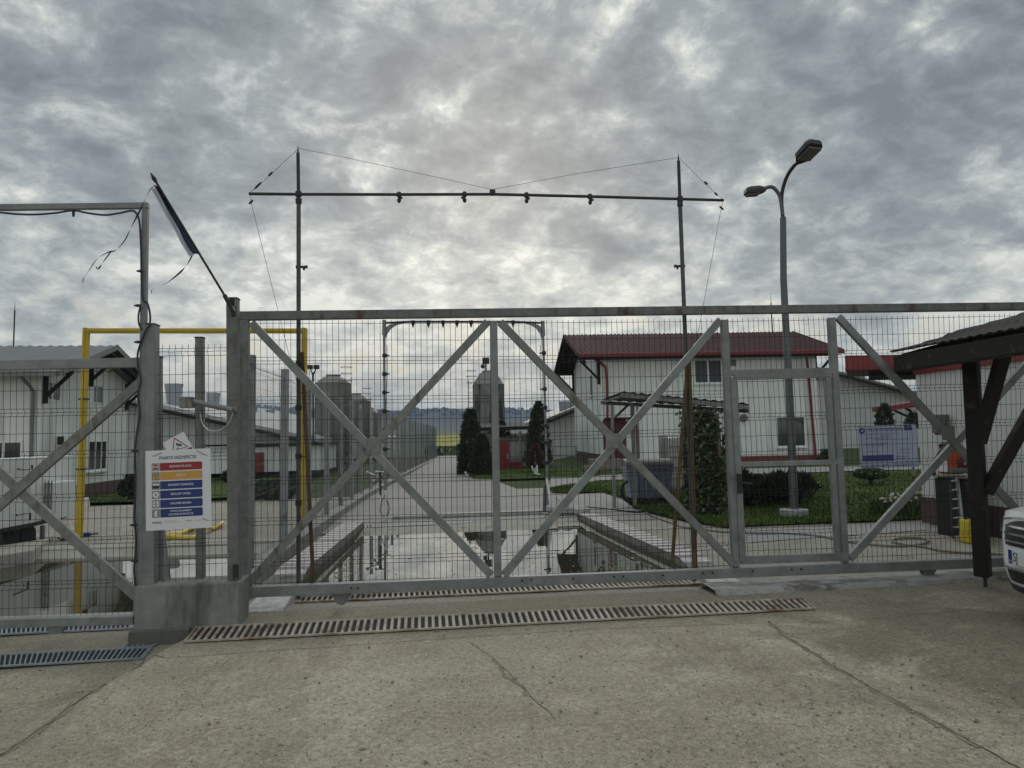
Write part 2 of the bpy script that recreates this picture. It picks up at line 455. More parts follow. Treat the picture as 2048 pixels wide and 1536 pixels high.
# unseen sky overhead and behind the viewer, brightened as fill for ground and walls
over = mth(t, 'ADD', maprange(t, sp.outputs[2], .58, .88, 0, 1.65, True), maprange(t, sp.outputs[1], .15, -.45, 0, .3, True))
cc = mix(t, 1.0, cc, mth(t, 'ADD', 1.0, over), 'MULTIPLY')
sk = mix(t, 1.0, sky.outputs[0], (.1, .1, .1), 'MULTIPLY')
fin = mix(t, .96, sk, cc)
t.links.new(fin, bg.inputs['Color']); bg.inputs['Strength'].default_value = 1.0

sl = bpy.data.lights.new('sun', 'SUN'); so = bpy.data.objects.new('sun', sl); COL.objects.link(so)
sl.energy = .7; sl.angle = rad(22); sl.color = (1, .95, .87)
so.rotation_euler = (-SD).to_track_quat('-Z', 'Y').to_euler()
sc.view_settings.view_transform = 'Standard'; sc.view_settings.look = 'None'
sc.view_settings.exposure = 0; sc.view_settings.gamma = 1
sc.render.engine = 'CYCLES'
try:
    sc.cycles.max_bounces = 6; sc.cycles.diffuse_bounces = 3; sc.cycles.glossy_bounces = 3
    sc.cycles.volume_bounces = 0; sc.cycles.use_denoising = True
except Exception: pass

# ---------------------------------------------------------------- ground
M_front = yard_concrete('worn_yard_concrete', (.385, .335, .243), (.285, .245, .174), (.50, .445, .335), (.185, .15, .10), .95,
                        dirtx=(4.3, 5.3, 2.3, .75, (.085, .068, .046)))
M_inner = yard_concrete('inner_yard_concrete', (.325, .295, .245), (.25, .22, .18), (.42, .40, .36), (.125, .105, .08), .7)
M_road = yard_concrete('farm_road', (.285, .265, .235), (.23, .21, .185), (.34, .32, .29), (.19, .17, .14), .35)
M_path = yard_concrete('pale_path', (.33, .325, .30), (.27, .26, .24), (.40, .39, .36), (.2, .18, .15), .35)

WL = .16  # pit wall thickness
# basins (inner corners, from where their water lines lie): far-left, far-right, near-right, near-left
ZW = .03
BAS_R = [V((-2.45, 11.75, 0)), V((1.14, 12.45, 0)), V((1.78, 8.25, 0)), V((-2.12, 7.9, 0))]
ZWL = -.195
BAS_L = [V((-9.3, 11.55, 0)), V((-3.75, 12.0, 0)), V((-3.45, 7.55, 0)), V((-9.3, 7.0, 0))]


def inside(p, poly, grow=0.0):
    c = V((0, 0, 0))
    for q in poly: c += q / len(poly)
    n = len(poly); r = False; j = n - 1
    for i in range(n):
        a, b = poly[i], poly[j]
        if (a.y > p.y) != (b.y > p.y) and p.x < (b.x - a.x) * (p.y - a.y) / (b.y - a.y) + a.x: r = not r
        j = i
    return r


def sheet(name, a0, a1, b0, b1, st, mt, holes=(), amp=.004, dz=0.0):
    mb = MB(); na = int((a1 - a0) / st); nb = int((b1 - b0) / st)
    for j in range(nb + 1):
        for i in range(na + 1):
            p = ab(a0 + (a1 - a0) * i / na, b0 + (b1 - b0) * j / nb)
            p.z = Hg(p.x, p.y) + dz + amp * MN.noise(V((p.x * 1.7, p.y * 1.7, 3.1)))
            mb.v.append(p)
    for j in range(nb):
        for i in range(na):
            k = j * (na + 1) + i
            c = (mb.v[k] + mb.v[k + na + 2]) / 2; c.z = 0
            if any(inside(c, h) for h in holes): continue
            mb.f.append([k, k + 1, k + na + 2, k + na + 1]); mb.m.append(0)
    o = mb.build(name, mt, smooth=True); props(o, kind='structure')
    return o


sheet('front_yard', -16, 18, -14, .10, .07, M_front, amp=.002)
sheet('inner_yard', -18, 24, .10, 14, .14, M_inner, holes=(BAS_R, BAS_L), amp=.008)


def strip(name, A, B, mt, dz=.02, n=24, k=10, kind='structure', amp=.0):
    """ground sheet between polylines A and B (same count), draped on the ground"""
    def res(L, s):
        x = s * (len(L) - 1); i = min(int(x), len(L) - 2); return L[i].lerp(L[i + 1], x - i)
    mb = MB()
    for j in range(n + 1):
        a, b = res(A, j / n), res(B, j / n)
        for i in range(k + 1):
            p = a.lerp(b, i / k); p.z = Hg(p.x, p.y) + dz + amp * MN.noise(p * 2.0); mb.v.append(p)
    for j in range(n):
        for i in range(k):
            q = j * (k + 1) + i; mb.f.append([q, q + k + 1, q + k + 2, q + 1]); mb.m.append(0)
    o = mb.build(name, mt, smooth=True); props(o, kind=kind)
    return o


# road to the crest
def wline(x0, y0, y1, n=8, sl=TG):
    return [V((x0 - sl * (y0 + (y1 - y0) * i / n), y0 + (y1 - y0) * i / n, 0)) for i in range(n + 1)]


strip('farm_road', [V((-3.6, 13, 0)), V((-4.3, 20, 0)), V((-5.2, 38, 0)), V((-6.4, 62, 0))],
      [V((2.6, 13, 0)), V((.3, 20, 0)), V((-1.9, 32, 0)), V((-4.3, 62, 0))], M_road, .012, 40, 12, amp=.01)

# terrain to the horizon
def terr(name, az0, az1, na, rings, mt, fz):
    mb = MB()
    for r in rings:
        for i in range(na + 1):
            a = az0 + (az1 - az0) * i / na
            x, y = r * math.sin(a), r * math.cos(a); mb.v.append(V((x, y, fz(x, y, r, a))))
    for j in range(len(rings) - 1):
        for i in range(na):
            k = j * (na + 1) + i; mb.f.append([k, k + na + 1, k + na + 2, k + 1]); mb.m.append(0)
    o = mb.build(name, mt, smooth=True); return props(o, kind='structure')


def lerpt(tab, r):
    for (r0, z0), (r1, z1) in zip(tab, tab[1:]):
        if r <= r1: return z0 + (z1 - z0) * sm((r - r0) / (r1 - r0))
    return tab[-1][1]


TAB = [(66, 0), (170, -6.5), (340, -4), (640, 2.5), (1000, 15), (1700, 66), (2300, 88), (4600, 60)]


def Tz(x, y, r, a):
    if r < 66: return Hg(x, y) - .05 - (.25 if r < 14 else 0)
    b = Hg(x * 66 / r, y * 66 / r) - .05
    z = lerpt(TAB, r) + b * max(0, 1 - (r - 66) / 100)
    if r > 900:
        am = (r - 900) / 1400
        z += 26 * min(1, am) * (MN.noise(V((a * 4.0, r / 1400, 7.0))) + .35 * MN.noise(V((a * 13, r / 500, 1.0))))
    return z


m_, t_, b_ = nt('fields_and_hills')
gx = N(t_, 'ShaderNodeNewGeometry'); ln = N(t_, 'ShaderNodeVectorMath', operation='LENGTH'); t_.links.new(gx.outputs['Position'], ln.inputs[0])
dist = ln.outputs['Value']
fld = noise_val(t_, .012, 3, .5, stretch=(1, .35, 1))
near = mix(t_, maprange(t_, noise_val(t_, .5, 8, .7), .3, .7, 0, 1), (.035, .055, .018), (.065, .085, .03))
mid_ = mix(t_, maprange(t_, fld, .42, .58, 0, 1, True), (.075, .085, .05), (.10, .125, .055))
wood = mix(t_, maprange(t_, noise_val(t_, .02, 8, .7), .35, .65, 0, 1), (.035, .032, .024), (.075, .068, .05))
wm = mth(t_, 'ADD', dist, mth(t_, 'MULTIPLY', mth(t_, 'SUBTRACT', noise_val(t_, .004, 5, .6), .5), 900))
c_ = mix(t_, maprange(t_, dist, 80, 200, 0, 1), near, mid_)
c_ = mix(t_, maprange(t_, wm, 1050, 1150, 0, 1), c_, wood)
t_.links.new(c_, b_.inputs['Base Color']); b_.inputs['Roughness'].default_value = .95; b_.inputs['Specular IOR Level'].default_value = .1
rings = [11, 14.2, 18, 24, 32, 42, 54, 66, 85, 110, 140, 170, 210, 260, 320, 400, 500, 620, 760, 900, 1050, 1200, 1350, 1500, 1650, 1800, 1950, 2100, 2250, 2400, 2700, 3200, 4000]
terr('hills', rad(-62), rad(62), 260, rings, m_, Tz)
terr('land', rad(62), rad(298), 40, [11, 18, 32, 66, 170, 500, 1000, 2000, 4000], m_, lambda x, y, r, a: min(Hg(x, y) - .05, 0) if r < 66 else -2)

# far-off wood along the ridges: one mass of crowns
mb = MB()
for i in range(2600):
    a = rad(R.uniform(-42, 42)); r = R.choice((R.uniform(1300, 1500), R.uniform(1700, 2350), R.uniform(2000, 2400)))
    x, y = r * math.sin(a), r * math.cos(a); z = Tz(x, y, r, a)
    s = R.uniform(5, 11); h = R.uniform(3, 8)
    n5 = 6
    vs = [V((x + s * .6 * math.cos(q * 6.283 / n5) * R.uniform(.7, 1.2), y + s * .6 * math.sin(q * 6.283 / n5), z + h * R.uniform(.3, .5))) for q in range(n5)] + [V((x, y, z + h)), V((x, y, z - 2))]
    mb.add(vs, [(q, (q + 1) % n5, n5) for q in range(n5)] + [((q + 1) % n5, q, n5 + 1) for q in range(n5)])
m2 = mat('bare_woodland', (.055, .05, .04), .95, 0, .3, .05, island=.15, spec=.1)
props(mb.build('far_wood', m2), 'bare woodland along the ridge of the distant hills', 'wood', kind='stuff')

# yellow crop
ry = mat('rapeseed_flowers', (.30, .27, .03), .9, 0, .2, .12, (.11, .14, .03), (.5, .7), .06, stretch=(1, .5, 1), spec=.1)
mb = MB(); nx, ny = 30, 20
for j in range(ny + 1):
    for i in range(nx + 1):
        y = 330 + 290 * j / ny; u_ = 868 + (952 - 868) * i / nx; x = (u_ - 1024) / F * y
        mb.v.append(V((x, y, Tz(x, y, math.hypot(x, y), math.atan2(x, y)) + 1.0)))
for j in range(ny):
    for i in range(nx):
        k = j * (nx + 1) + i; mb.f.append([k, k + 1, k + nx + 2, k + nx + 1]); mb.m.append(0)
props(mb.build('rapeseed_crop', ry, smooth=True), 'yellow flowering rapeseed field beyond the end of the farm road', 'crop', kind='stuff')

# dark hedge line at the bottom of the valley
mb = MB()
for i in range(900):
    y = R.uniform(95, 130); u_ = R.uniform(850, 1130)
    x = (u_ - 1024) / F * y; z = Tz(x, y, math.hypot(x, y), math.atan2(x, y))
    c = V((x, y, z + R.uniform(.2, 1.6) ** 1.2)); s = R.uniform(.3, .8)
    d1 = V((R.uniform(-1, 1), R.uniform(-1, 1), R.uniform(-1, 1))).normalized(); d2 = d1.orthogonal().normalized()
    mb.quad(c - d1 * s - d2 * s * .6, c + d1 * s - d2 * s * .6, c + d1 * s * .6 + d2 * s, c - d1 * s * .6 + d2 * s)
props(mb.build('scrub', G['leaf_mid']), 'dark scrub growing beyond the end of the farm road', 'scrub', kind='stuff')

# lawns
m_, t_, b_ = nt('lawn_soil')
c_ = mix(t_, maprange(t_, noise_val(t_, .9, 8, .7), .3, .7, 0, 1), (.054, .082, .019), (.094, .13, .032))
c_ = mix(t_, 1.0, c_, maprange(t_, noise_val(t_, 40, 5, .8), .25, .75, .45, 1.55), 'MULTIPLY')
t_.links.new(c_, b_.inputs['Base Color']); b_.inputs['Roughness'].default_value = .95; b_.inputs['Specular IOR Level'].default_value = .15
bp_ = N(t_, 'ShaderNodeBump'); bp_.inputs['Distance'].default_value = 1
t_.links.new(mth(t_, 'MULTIPLY', noise_val(t_, 40, 5, .8), .03), bp_.inputs['Height']); t_.links.new(bp_.outputs[0], b_.inputs['Normal'])
LAWN = m_
lawns = []


def lawn(front, back, n=30, k=8):
    A = [GP(*q) for q in front]; B = [GP(*q) for q in back]
    strip('lawn', A, B, LAWN, .035, n, k, amp=.012); lawns.append((A, B))


lawn([(1268, 1020), (1370, 1044), (1450, 1057), (1600, 1050), (1690, 1047), (1850, 1040)],
     [(1250, 1006), (1380, 975), (1470, 952), (1600, 949), (1690, 946), (1860, 941)])
lawn([(1104, 986), (1150, 987), (1205, 985), (1260, 1003), (1400, 992)], [(1098, 979), (1140, 971), (1200, 964), (1280, 962), (1420, 960)])
lawn([(932, 947), (945, 958), (1000, 960), (1100, 957), (1195, 951)], [(925, 938), (950, 936), (1000, 935), (1100, 934), (1195, 936)])
lawn([(60, 1012), (112, 1010), (200, 1007), (290, 1005), (400, 1000), (560, 990)], [(60, 1002), (112, 999), (200, 993), (290, 980), (400, 972), (560, 955)])
# grass blades on the lawns
mb = MB()
for li, (A, B) in enumerate(lawns):
    for _ in range((16000, 3500, 2500, 2500)[li]):
        s = R.random(); q = R.random() ** 1.4
        x = s * (len(A) - 1); i = min(int(x), len(A) - 2); f = x - i
        p = A[i].lerp(A[i + 1], f).lerp(B[i].lerp(B[i + 1], f), q)
        if q < .06: p += (A[i] - B[i]) .normalized() * R.uniform(0, .12)
        p.z = Hg(p.x, p.y) + .03
        an = R.uniform(0, 6.28); h = R.uniform(.03, .085); wv = V((math.cos(an), math.sin(an), 0)) * R.uniform(.008, .02)
        tip = p + V((R.uniform(-.04, .04), R.uniform(-.04, .04), h))
        mb.add([p - wv, p + wv, tip], [(0, 1, 2)])
props(mb.build('grass', mat('grass_blades', (.078, .115, .025), .8, 0, .4, 1.2, (.12, .105, .05), (.6, .75), 1.6, island=.6, spec=.2)), 'short mown grass growing on the lawns', 'grass', kind='stuff')

# pale path in front of the house, strips by the lawn
strip('path', [GP(*q) for q in ((1100, 957), (1200, 953), (1260, 950))], [GP(*q) for q in ((1098, 978), (1200, 962), (1280, 960))], M_path, .03)
strip('path', [GP(*q) for q in ((1470, 951), (1600, 948), (1690, 945), (1850, 941))], [GP(*q) for q in ((1470, 940), (1600, 937), (1690, 935), (1850, 931))], M_path, .045)
strip('path', [GP(*q) for q in ((1450, 1063), (1600, 1056), (1700, 1052), (1860, 1046))], [GP(*q) for q in ((1450, 1090), (1600, 1078), (1700, 1072), (1860, 1060))], M_path, .008)
strip('path', [GP(*q) for q in ((1110, 996), (1210, 990), (1250, 1006), (1290, 1012))], [GP(*q) for q in ((1130, 1012), (1200, 1018), (1270, 1026), (1300, 1024))], M_path, .03)

# joints and cracks in the front yard
def ribbon(mb, pix, wd, wob=.02, dz=.004, seg=.05):
    pts = [GP(*q) for q in pix]; out = []
    for a, b in zip(pts, pts[1:]):
        n = max(2, int((b - a).length / seg))
        for i in range(n): out.append(a.lerp(b, i / n))
    out.append(pts[-1]); d = (pts[-1] - pts[0]); d.z = 0; sd = V((-d.y, d.x, 0)).normalized(); vs = []
    for i, p in enumerate(out):
        o = wob * MN.noise(V((i * .21, pix[0][0], 0))) + wob * .5 * MN.noise(V((i * .83, pix[0][0], 5)))
        ww = wd * (.55 + .9 * abs(MN.noise(V((i * .33, 9, pix[0][1])))) + .35 * R.random())
        for s in (-1, 1):
            q = p + sd * (o + s * ww / 2); q.z = Hg(q.x, q.y) + dz; vs.append(q)
    mb.add(vs, [(2 * i, 2 * i + 1, 2 * i + 3, 2 * i + 2) for i in range(len(out) - 1)])


mb = MB()
ribbon(mb, [(1536, 1245), (1590, 1285), (1700, 1352), (1800, 1408), (1900, 1462), (2048, 1540), (2150, 1600)], .011, .03)
ribbon(mb, [(250, 1322), (330, 1317), (620, 1297), (900, 1277), (1200, 1258), (1536, 1246)], .007, .015)
ribbon(mb, [(1536, 1246), (1700, 1243), (1860, 1228), (1990, 1215)], .006, .04)
ribbon(mb, [(288, 1320), (200, 1375), (130, 1420), (60, 1475), (0, 1512), (-80, 1570)], .012, .04)
ribbon(mb, [(935, 1284), (990, 1318), (1015, 1345), (1060, 1390), (1090, 1420), (1110, 1440)], .005, .02)
ribbon(mb, [(590, 1207), (900, 1187), (1405, 1172)], .03, .02)
ribbon(mb, [(1400, 1176), (1560, 1168), (1700, 1158), (1985, 1143), (2100, 1137)], .05, .05)
ribbon(mb, [(490, 1222), (540, 1216), (590, 1208)], .008, .01)
ribbon(mb, [(0, 1418), (60, 1408), (150, 1395)], .006, .02)
ribbon(mb, [(1000, 1226), (1200, 1216), (1600, 1197)], .008, .01)
props(mb.build('yard_joints', G['joint']), kind='structure')
mb = MB()
ribbon(mb, [(1540, 1248), (1590, 1285), (1700, 1352)], .05, .04, .003)
ribbon(mb, [(1740, 1376), (1800, 1408), (1900, 1462), (1960, 1495)], .045, .05, .003)
ribbon(mb, [(230, 1354), (200, 1375), (130, 1420), (60, 1475), (0, 1512)], .05, .05, .003)
ribbon(mb, [(985, 1318), (1010, 1345), (1055, 1392)], .03, .05, .003)
props(mb.build('yard_joint_dirt', G['jointsoft']), kind='structure')

# loose stones and grit on the front yard
mb = MB()
for i in range(2600):
    if i < 420: p = GP(R.uniform(1450, 2060), R.uniform(1165, 1500))
    elif i < 560: p = GP(R.uniform(-20, 420), R.uniform(1325, 1420))
    else: p = GP(R.uniform(-40, 2080), R.uniform(1230, 1620))
    s = R.uniform(.003, .008) if R.random() < .93 else R.uniform(.008, .016)
    sx, sy, sz = s * R.uniform(.8, 1.5), s * R.uniform(.8, 1.5), s * R.uniform(.4, .9)
    vs = [p + V((dx * sx * R.uniform(.6, 1), dy * sy * R.uniform(.6, 1), (dz + .6) * sz)) for dx, dy, dz in ((1, 0, 0), (-1, 0, 0), (0, 1, 0), (0, -1, 0), (0, 0, 1), (0, 0, -.8))]
    mb.add(vs, [(0, 2, 4), (2, 1, 4), (1, 3, 4), (3, 0, 4), (2, 0, 5), (1, 2, 5), (3, 1, 5), (0, 3, 5)])
props(mb.build('loose_stones', G['stone']), 'small loose stones and grit scattered over the yard concrete', 'stones', kind='stuff')

# ---------------------------------------------------------------- basins with water
m_, t_, b_ = nt('muddy_water')
b_.inputs['Base Color'].default_value = (.045, .042, .028, 1); b_.inputs['IOR'].default_value = 3.6; b_.inputs['Specular IOR Level'].default_value = .5
b_.inputs['Roughness'].default_value = .012
bp_ = N(t_, 'ShaderNodeBump'); bp_.inputs['Distance'].default_value = 1
t_.links.new(mth(t_, 'MULTIPLY', noise_val(t_, 1.3, 2, .4), .0011), bp_.inputs['Height']); t_.links.new(bp_.outputs[0], b_.inputs['Normal'])
WATER = m_
for poly, z, nm in ((BAS_R, ZW, 'water'), (BAS_L, ZWL, 'water')):
    c = sum((q for q in poly), V((0, 0, 0))) / 4
    mb = MB(); mb.add([V((q.x + (q.x - c.x) * .03, q.y + (q.y - c.y) * .03, z)) for q in poly], [(3, 2, 1, 0)])
    props(mb.build(nm, WATER), kind='structure')
# ---------------------------------------------------------------- gates
def pat(h, start=.405, per=.395):
    """distances from the panel top: [(d, folded)]"""
    out = [(.03, 0), (.2, 0)]; d = start
    while d < h - .02:
        out += [(d - .034, 0), (d, 1), (d + .034, 0), (d + per / 2, 0)]; d += per
    return [(d, f) for d, f in out if d < h - .01]


def wiremesh(mb, TL, TR, BL, BR, nrm, sp=.0575, r=.0024, n=4, hs=None, fold=.022, jit=.003, hsides=4):
    wd = ((TR - TL).length + (BR - BL).length) / 2; ht = ((BL - TL).length + (BR - TR).length) / 2
    nv = max(2, int(round(wd / sp))); hs = pat(ht) if hs is None else hs

    def at(s, d):
        f = d / ht; return TL.lerp(TR, s).lerp(BL.lerp(BR, s), f)
    ds = [0.0]; of = [0.0]
    for d, f in hs:
        ds.append(d); of.append(fold if f else 0.0)
    ds.append(ht); of.append(0.0)
    for i in range(nv + 1):
        s = i / nv
        if 0 < i < nv: s += R.uniform(-1, 1) * jit / wd
        b = R.uniform(-1, 1) * jit
        mb.tube([at(s, d) + nrm * (o + b) for d, o in zip(ds, of)], r, n, caps=False)
    for d, f in hs:
        k = 8; bw = [R.uniform(-1, 1) * jit * .8 for _ in range(k + 1)]
        mb.tube([at(i / k, d) + nrm * ((fold if f else 0) + r * 1.2) + V((0, 0, bw[i])) for i in range(k + 1)], r, hsides, caps=False)


def roller(mb, c, r, w):
    mb.lathe(c - GN * w / 2, [(r * .3, -.01), (r * .35, 0), (r, 0), (r, w * .3), (r * .8, w * .5), (r, w * .7), (r, w), (r * .35, w), (r * .3, w + .01)], 20, GN)


def spline(pts, k=5):
    out = []; n = len(pts)
    for i in range(n - 1):
        p0, p1, p2, p3 = pts[max(0, i - 1)], pts[i], pts[i + 1], pts[min(n - 1, i + 2)]
        for j in range(k):
            t_ = j / k
            out.append(.5 * ((2 * p1) + (p2 - p0) * t_ + (2 * p0 - 5 * p1 + 4 * p2 - p3) * t_ ** 2 + (3 * p1 - p0 - 3 * p2 + p3) * t_ ** 3))
    out.append(pts[-1]); return out


MG = 0.0   # offset of the main leaf
g = thing('sliding_gate', 'wide grey steel sliding gate with cross braces, wire mesh and a small door in it', 'gate', PG(1000, 1190))


def gbar(mb, a, b, w, d, off=MG):
    mb.beam(PG(a[0], a[1], off), PG(b[0], b[1], off), d, w, up=(PG(b[0], b[1], off) - PG(a[0], a[1], off)).cross(GN))


mb = MB(); gbar(mb, (478, 632.5), (2160, 611.5), .085, .08); mb.build('top_rail', G['galv_rust'], g, bevel=.004)
mb = MB(); gbar(mb, (488, 1183.5), (2160, 1117), .098, .10); mb.build('bottom_beam', G['galv'], g, bevel=.004)
mb = MB(); gbar(mb, (489, 641), (491, 1174), .088, .078); mb.build('stile', G['galv_old'], g, bevel=.004)
for (a, b, wd) in (((987, 643), (995.5, 1152), .072), ((1448, 640), (1471, 1133), .07), ((1662, 636), (1689, 1124), .072)):
    mb = MB(); gbar(mb, a, b, wd, .07); mb.build('upright', G['galv'], g, bevel=.004)
for k, (a, b) in enumerate((((503, 646), (982, 1150)), ((498, 1166), (975, 644)), ((1000, 644), (1467, 1128)), ((1008, 1150), (1440, 640)),
                            ((1676, 634), (2160, 1158)), ((1699, 1117), (2140, 634)))):
    mb = MB(); gbar(mb, a, b, .076, .05, MG + (.012 if k % 2 else -.012)); mb.build('brace', G['galv_old' if k in (1, 2) else 'galv'], g, bevel=.003)
for c in ((748, 892), (1226, 882), (1897, 866)):
    mb = MB(); p = PG(*c, -.045); mb.frame(p - GU * .075 - V((0, 0, .075)), GU * .15, GN * .006, V((0, 0, .15))); mb.build('gusset_plate', G['galv_old'], g)
for q in (((497, 640), (980, 641), (499, 1175), (985, 1160)), ((994, 641), (1444, 637), (1003, 1160), (1470, 1137)),
          ((1669, 634), (2158, 624), (1696, 1125), (2158, 1108))):
    mb = MB(); wiremesh(mb, *(PG(u, v, .035) for u, v in q), GN); mb.build('wire_panel', G['wire'], g)
# mesh over the little door, and the door itself
mb = MB(); wiremesh(mb, *(PG(u, v, .03) for u, v in ((1455, 637), (1667, 634), (1461, 744), (1674, 738))), GN, hs=[(.03, 0), (.2, 0), (.37, 0), (.405, 1), (.44, 0)]); mb.build('wire_panel', G['wire'], g)
mb = MB(); gbar(mb, (1455, 746), (1670, 741), .06, .065, MG - .004); mb.build('transom', G['galv'], g, bevel=.003)
d = MB()
for a, b, wd in (((1468, 755), (1662, 750), .055), ((1466, 755), (1485, 1122), .066), ((1655, 752), (1675, 1116), .055),
                 ((1482, 1120), (1694, 1113), .085), ((1480, 929), (1676, 924), .05)):
    gbar(d, a, b, wd, .045, MG - .03)
door = d.build('door', G['galv'], g, bevel=.003)
mb = MB(); wiremesh(mb, *(PG(u, v, .0) for u, v in ((1474, 758), (1657, 754), (1496, 1116), (1686, 1110))), GN); mb.build('wire_panel', G['wire'], door)
mb = MB()
p = PG(1479, 965, -.07); mb.box(p - V((.022, .02, .11)), p + V((.022, .02, .09)))
mb.tube([p + V((.0, -.03, 0)), p + V((.0, -.065, 0)), p + V((.11, -.065, -.01))], .009, 8)
mb.build('handle', G['black'], door)
for c in ((683, 1193), (1859, 1138)):
    p = PG(*c, -.0); mb = MB(); mb.prism([p + GU * x + V((0, 0, z)) for x, z in ((-.11, .075), (.11, .075), (.075, -.02), (.04, -.07), (-.04, -.07), (-.075, -.02))], GN * .012)
    mb.prism([p + GN * .06 + GU * x + V((0, 0, z)) for x, z in ((-.11, .075), (.11, .075), (.075, -.02), (.04, -.07), (-.04, -.07), (-.075, -.02))], GN * .012)
    br = mb.build('roller_bracket', G['galv_old'], g)
    mb = MB(); roller(mb, p + GN * .036 - V((0, 0, .03)), .055, .036); mb.build('roller', G['rust'], br, smooth=True)
for u, v in ((703, 1176), (716, 1176), (1044, 1161), (1063, 1159), (1146, 1157), (1228, 1153), (1246, 1153), (1325, 1150), (1406, 1146), (1425, 1145), (1505, 1142), (1583, 1139), (1602, 1138)):
    p = PG(u, v, -.05); mb = MB(); mb.lathe(p, [(.004, -.012), (.011, -.01), (.011, 0), (.011, .01)], 8, GN); mb.build('bolt', G['darkpipe'], g)

# left leaf
LG = -.22
def lbar(mb, a, b, w, d, off=LG): gbar(mb, a, b, w, d, off)


g2 = thing('sliding_gate', 'lower grey sliding gate with crossed braces before the basin by the white house', 'gate', PG(100, 1250, LG))
mb = MB(); lbar(mb, (-130, 734), (291, 725), .088, .08); mb.build('top_rail', G['galv'], g2, bevel=.004)
mb = MB(); lbar(mb, (-130, 1249), (270, 1239), .075, .09); mb.build('bottom_beam', G['galv'], g2, bevel=.004)
mb = MB(); lbar(mb, (287, 735), (277, 1232), .07, .07); mb.build('stile', G['galv'], g2, bevel=.004)
for k, (a, b) in enumerate((((292, 756), (-120, 1115)), ((-130, 826), (282, 1200)))):
    mb = MB(); lbar(mb, a, b, .085, .05, LG + (.012 if k else -.012)); mb.build('brace', G['galv_old'], g2, bevel=.003)
mb = MB(); wiremesh(mb, *(PG(u, v, LG + .04) for u, v in ((-128, 742), (284, 735), (-128, 1244), (275, 1232))), GN, sp=.0575); mb.build('wire_panel', G['wire'], g2)
p = PG(110, 1258, LG); mb = MB(); mb.prism([p + GU * x + V((0, 0, z)) for x, z in ((-.09, .04), (.09, .04), (.045, -.045), (-.045, -.045))], GN * .05); mb.build('roller_bracket', G['galv'], g2)

# gate track footing on the right of the basin
mb = MB(); n = 40; vs = []
for i in range(n + 1):
    a = 1.98 + (7.2 - 1.98) * i / n
    for b, dz in ((-.22 + .03 * MN.noise(V((a * 2, 0, 0))), -.02), (-.20 + .03 * MN.noise(V((a * 2, 0, 0))), .045), (.16, .05), (.18, -.02)):
        p = ab(a, b); p.z = Hg(p.x, p.y) + dz + .008 * MN.noise(V((a * 4, b * 9, 2))); vs.append(p)
mb.add(vs, [(4 * i + j, 4 * i + j + 1, 4 * i + j + 5, 4 * i + j + 4) for i in range(n) for j in range(3)])
solo(mb.build('gate_footing', mat('chalky_concrete', (.34, .335, .31), .85, 0, .3, 6, (.13, .12, .10), (.48, .62), 3.2, c2str=(.5, 1, 1), bump=.01, bscale=25)), 'pale crumbling concrete strip under the end of the sliding gate', 'footing')

# ---------------------------------------------------------------- plinth, posts and the short fence between the gates
PO = -.42
mb = MB()
tl, tr, br_, bl = PG(270, 1173, PO), PG(478, 1164, PO), PG(476, 1240, PO), PG(266, 1266, PO)
dp = GN * .36
br_ = br_ - V((0, 0, .25)); bl = bl - V((0, 0, .25))
mb.add([tl, tr, br_, bl, tl + dp, tr + dp, br_ + dp, bl + dp], [(3, 2, 1, 0), (0, 1, 5, 4), (1, 2, 6, 5), (4, 5, 6, 7), (3, 0, 4, 7)])
ft = PG(256, 1262, PO - .03), PG(380, 1256, PO - .03), PG(366, 1281, PO - .03), PG(248, 1288, PO - .03)
pl = thing('gate_plinth', 'grey concrete plinth carrying the posts between the two gates', 'plinth', bl)
mb.build('block', G['concrete'], pl, bevel=.012)
ft = (ft[0], ft[1], ft[2] - V((0, 0, .3)), ft[3] - V((0, 0, .3))); mb = MB(); dq = GN * .40; mb.add([*ft, *[q + dq for q in ft]], [(3, 2, 1, 0), (0, 1, 5, 4), (1, 2, 6, 5), (3, 0, 4, 7)]); mb.build('footing', G['concrete_dark'], pl, bevel=.015)


def gpost(name, label, u0, v0, u1, v1, w, off, mt, cap=True, dep=None):
    a, b = PG(u0, v0, off), PG(u1, v1, off)
    o = thing(name, label, 'post', b)
    mb = MB(); mb.beam(b, a, w, dep or w, up=GN); mb.build('shaft', G[mt], o, bevel=.006)
    if cap:
        mb = MB(); mb.frame(a - GU * (w / 2 + .004) - GN * ((dep or w) / 2 + .004) - V((0, 0, .004)), GU * (w + .008), GN * ((dep or w) + .008), V((0, 0, .012))); mb.build('cap', G['darkpipe'], o)
    return o


gpost('gate_post', 'thick grey steel post behind the left edge of the instruction sign', 301, 650, 299, 1170, .122, PO + .12, 'galv')
gpost('gate_post', 'thin grey post standing close behind the thick post by the instruction sign', 317, 715, 318, 1169, .06, PO + .30, 'galv')
gpost('gate_post', 'short weathered post on the plinth between the two tall gate posts', 400, 676, 402, 1166, .072, PO + .30, 'galv_old')
gp = gpost('gate_post', 'tall rust streaked post with the flagpole bracket on top', 466, 598, 469, 1166, .10, PO + .12, 'galv_rust')
mb = MB(); p = PG(470, 1140, PO + .05); mb.box(p - V((.01, .03, .06)), p + V((.03, .01, .05))); mb.build('latch', G['black'], gp)
fp = thing('fence_panel', 'narrow wire mesh panel behind the instruction sign between two gate posts', 'fence panel', PG(385, 1166, PO + .14))
mb = MB(); wiremesh(mb, *(PG(u, v, PO + .14) for u, v in ((312, 690), (455, 688), (312, 1170), (458, 1164))), -GN, sp=.0575, hs=[(.035, 0), (.07, 1), (.105, 0)] + [(d + .25, f) for d, f in pat(1.9)]); mb.build('wire_panel', G['wire'], fp)

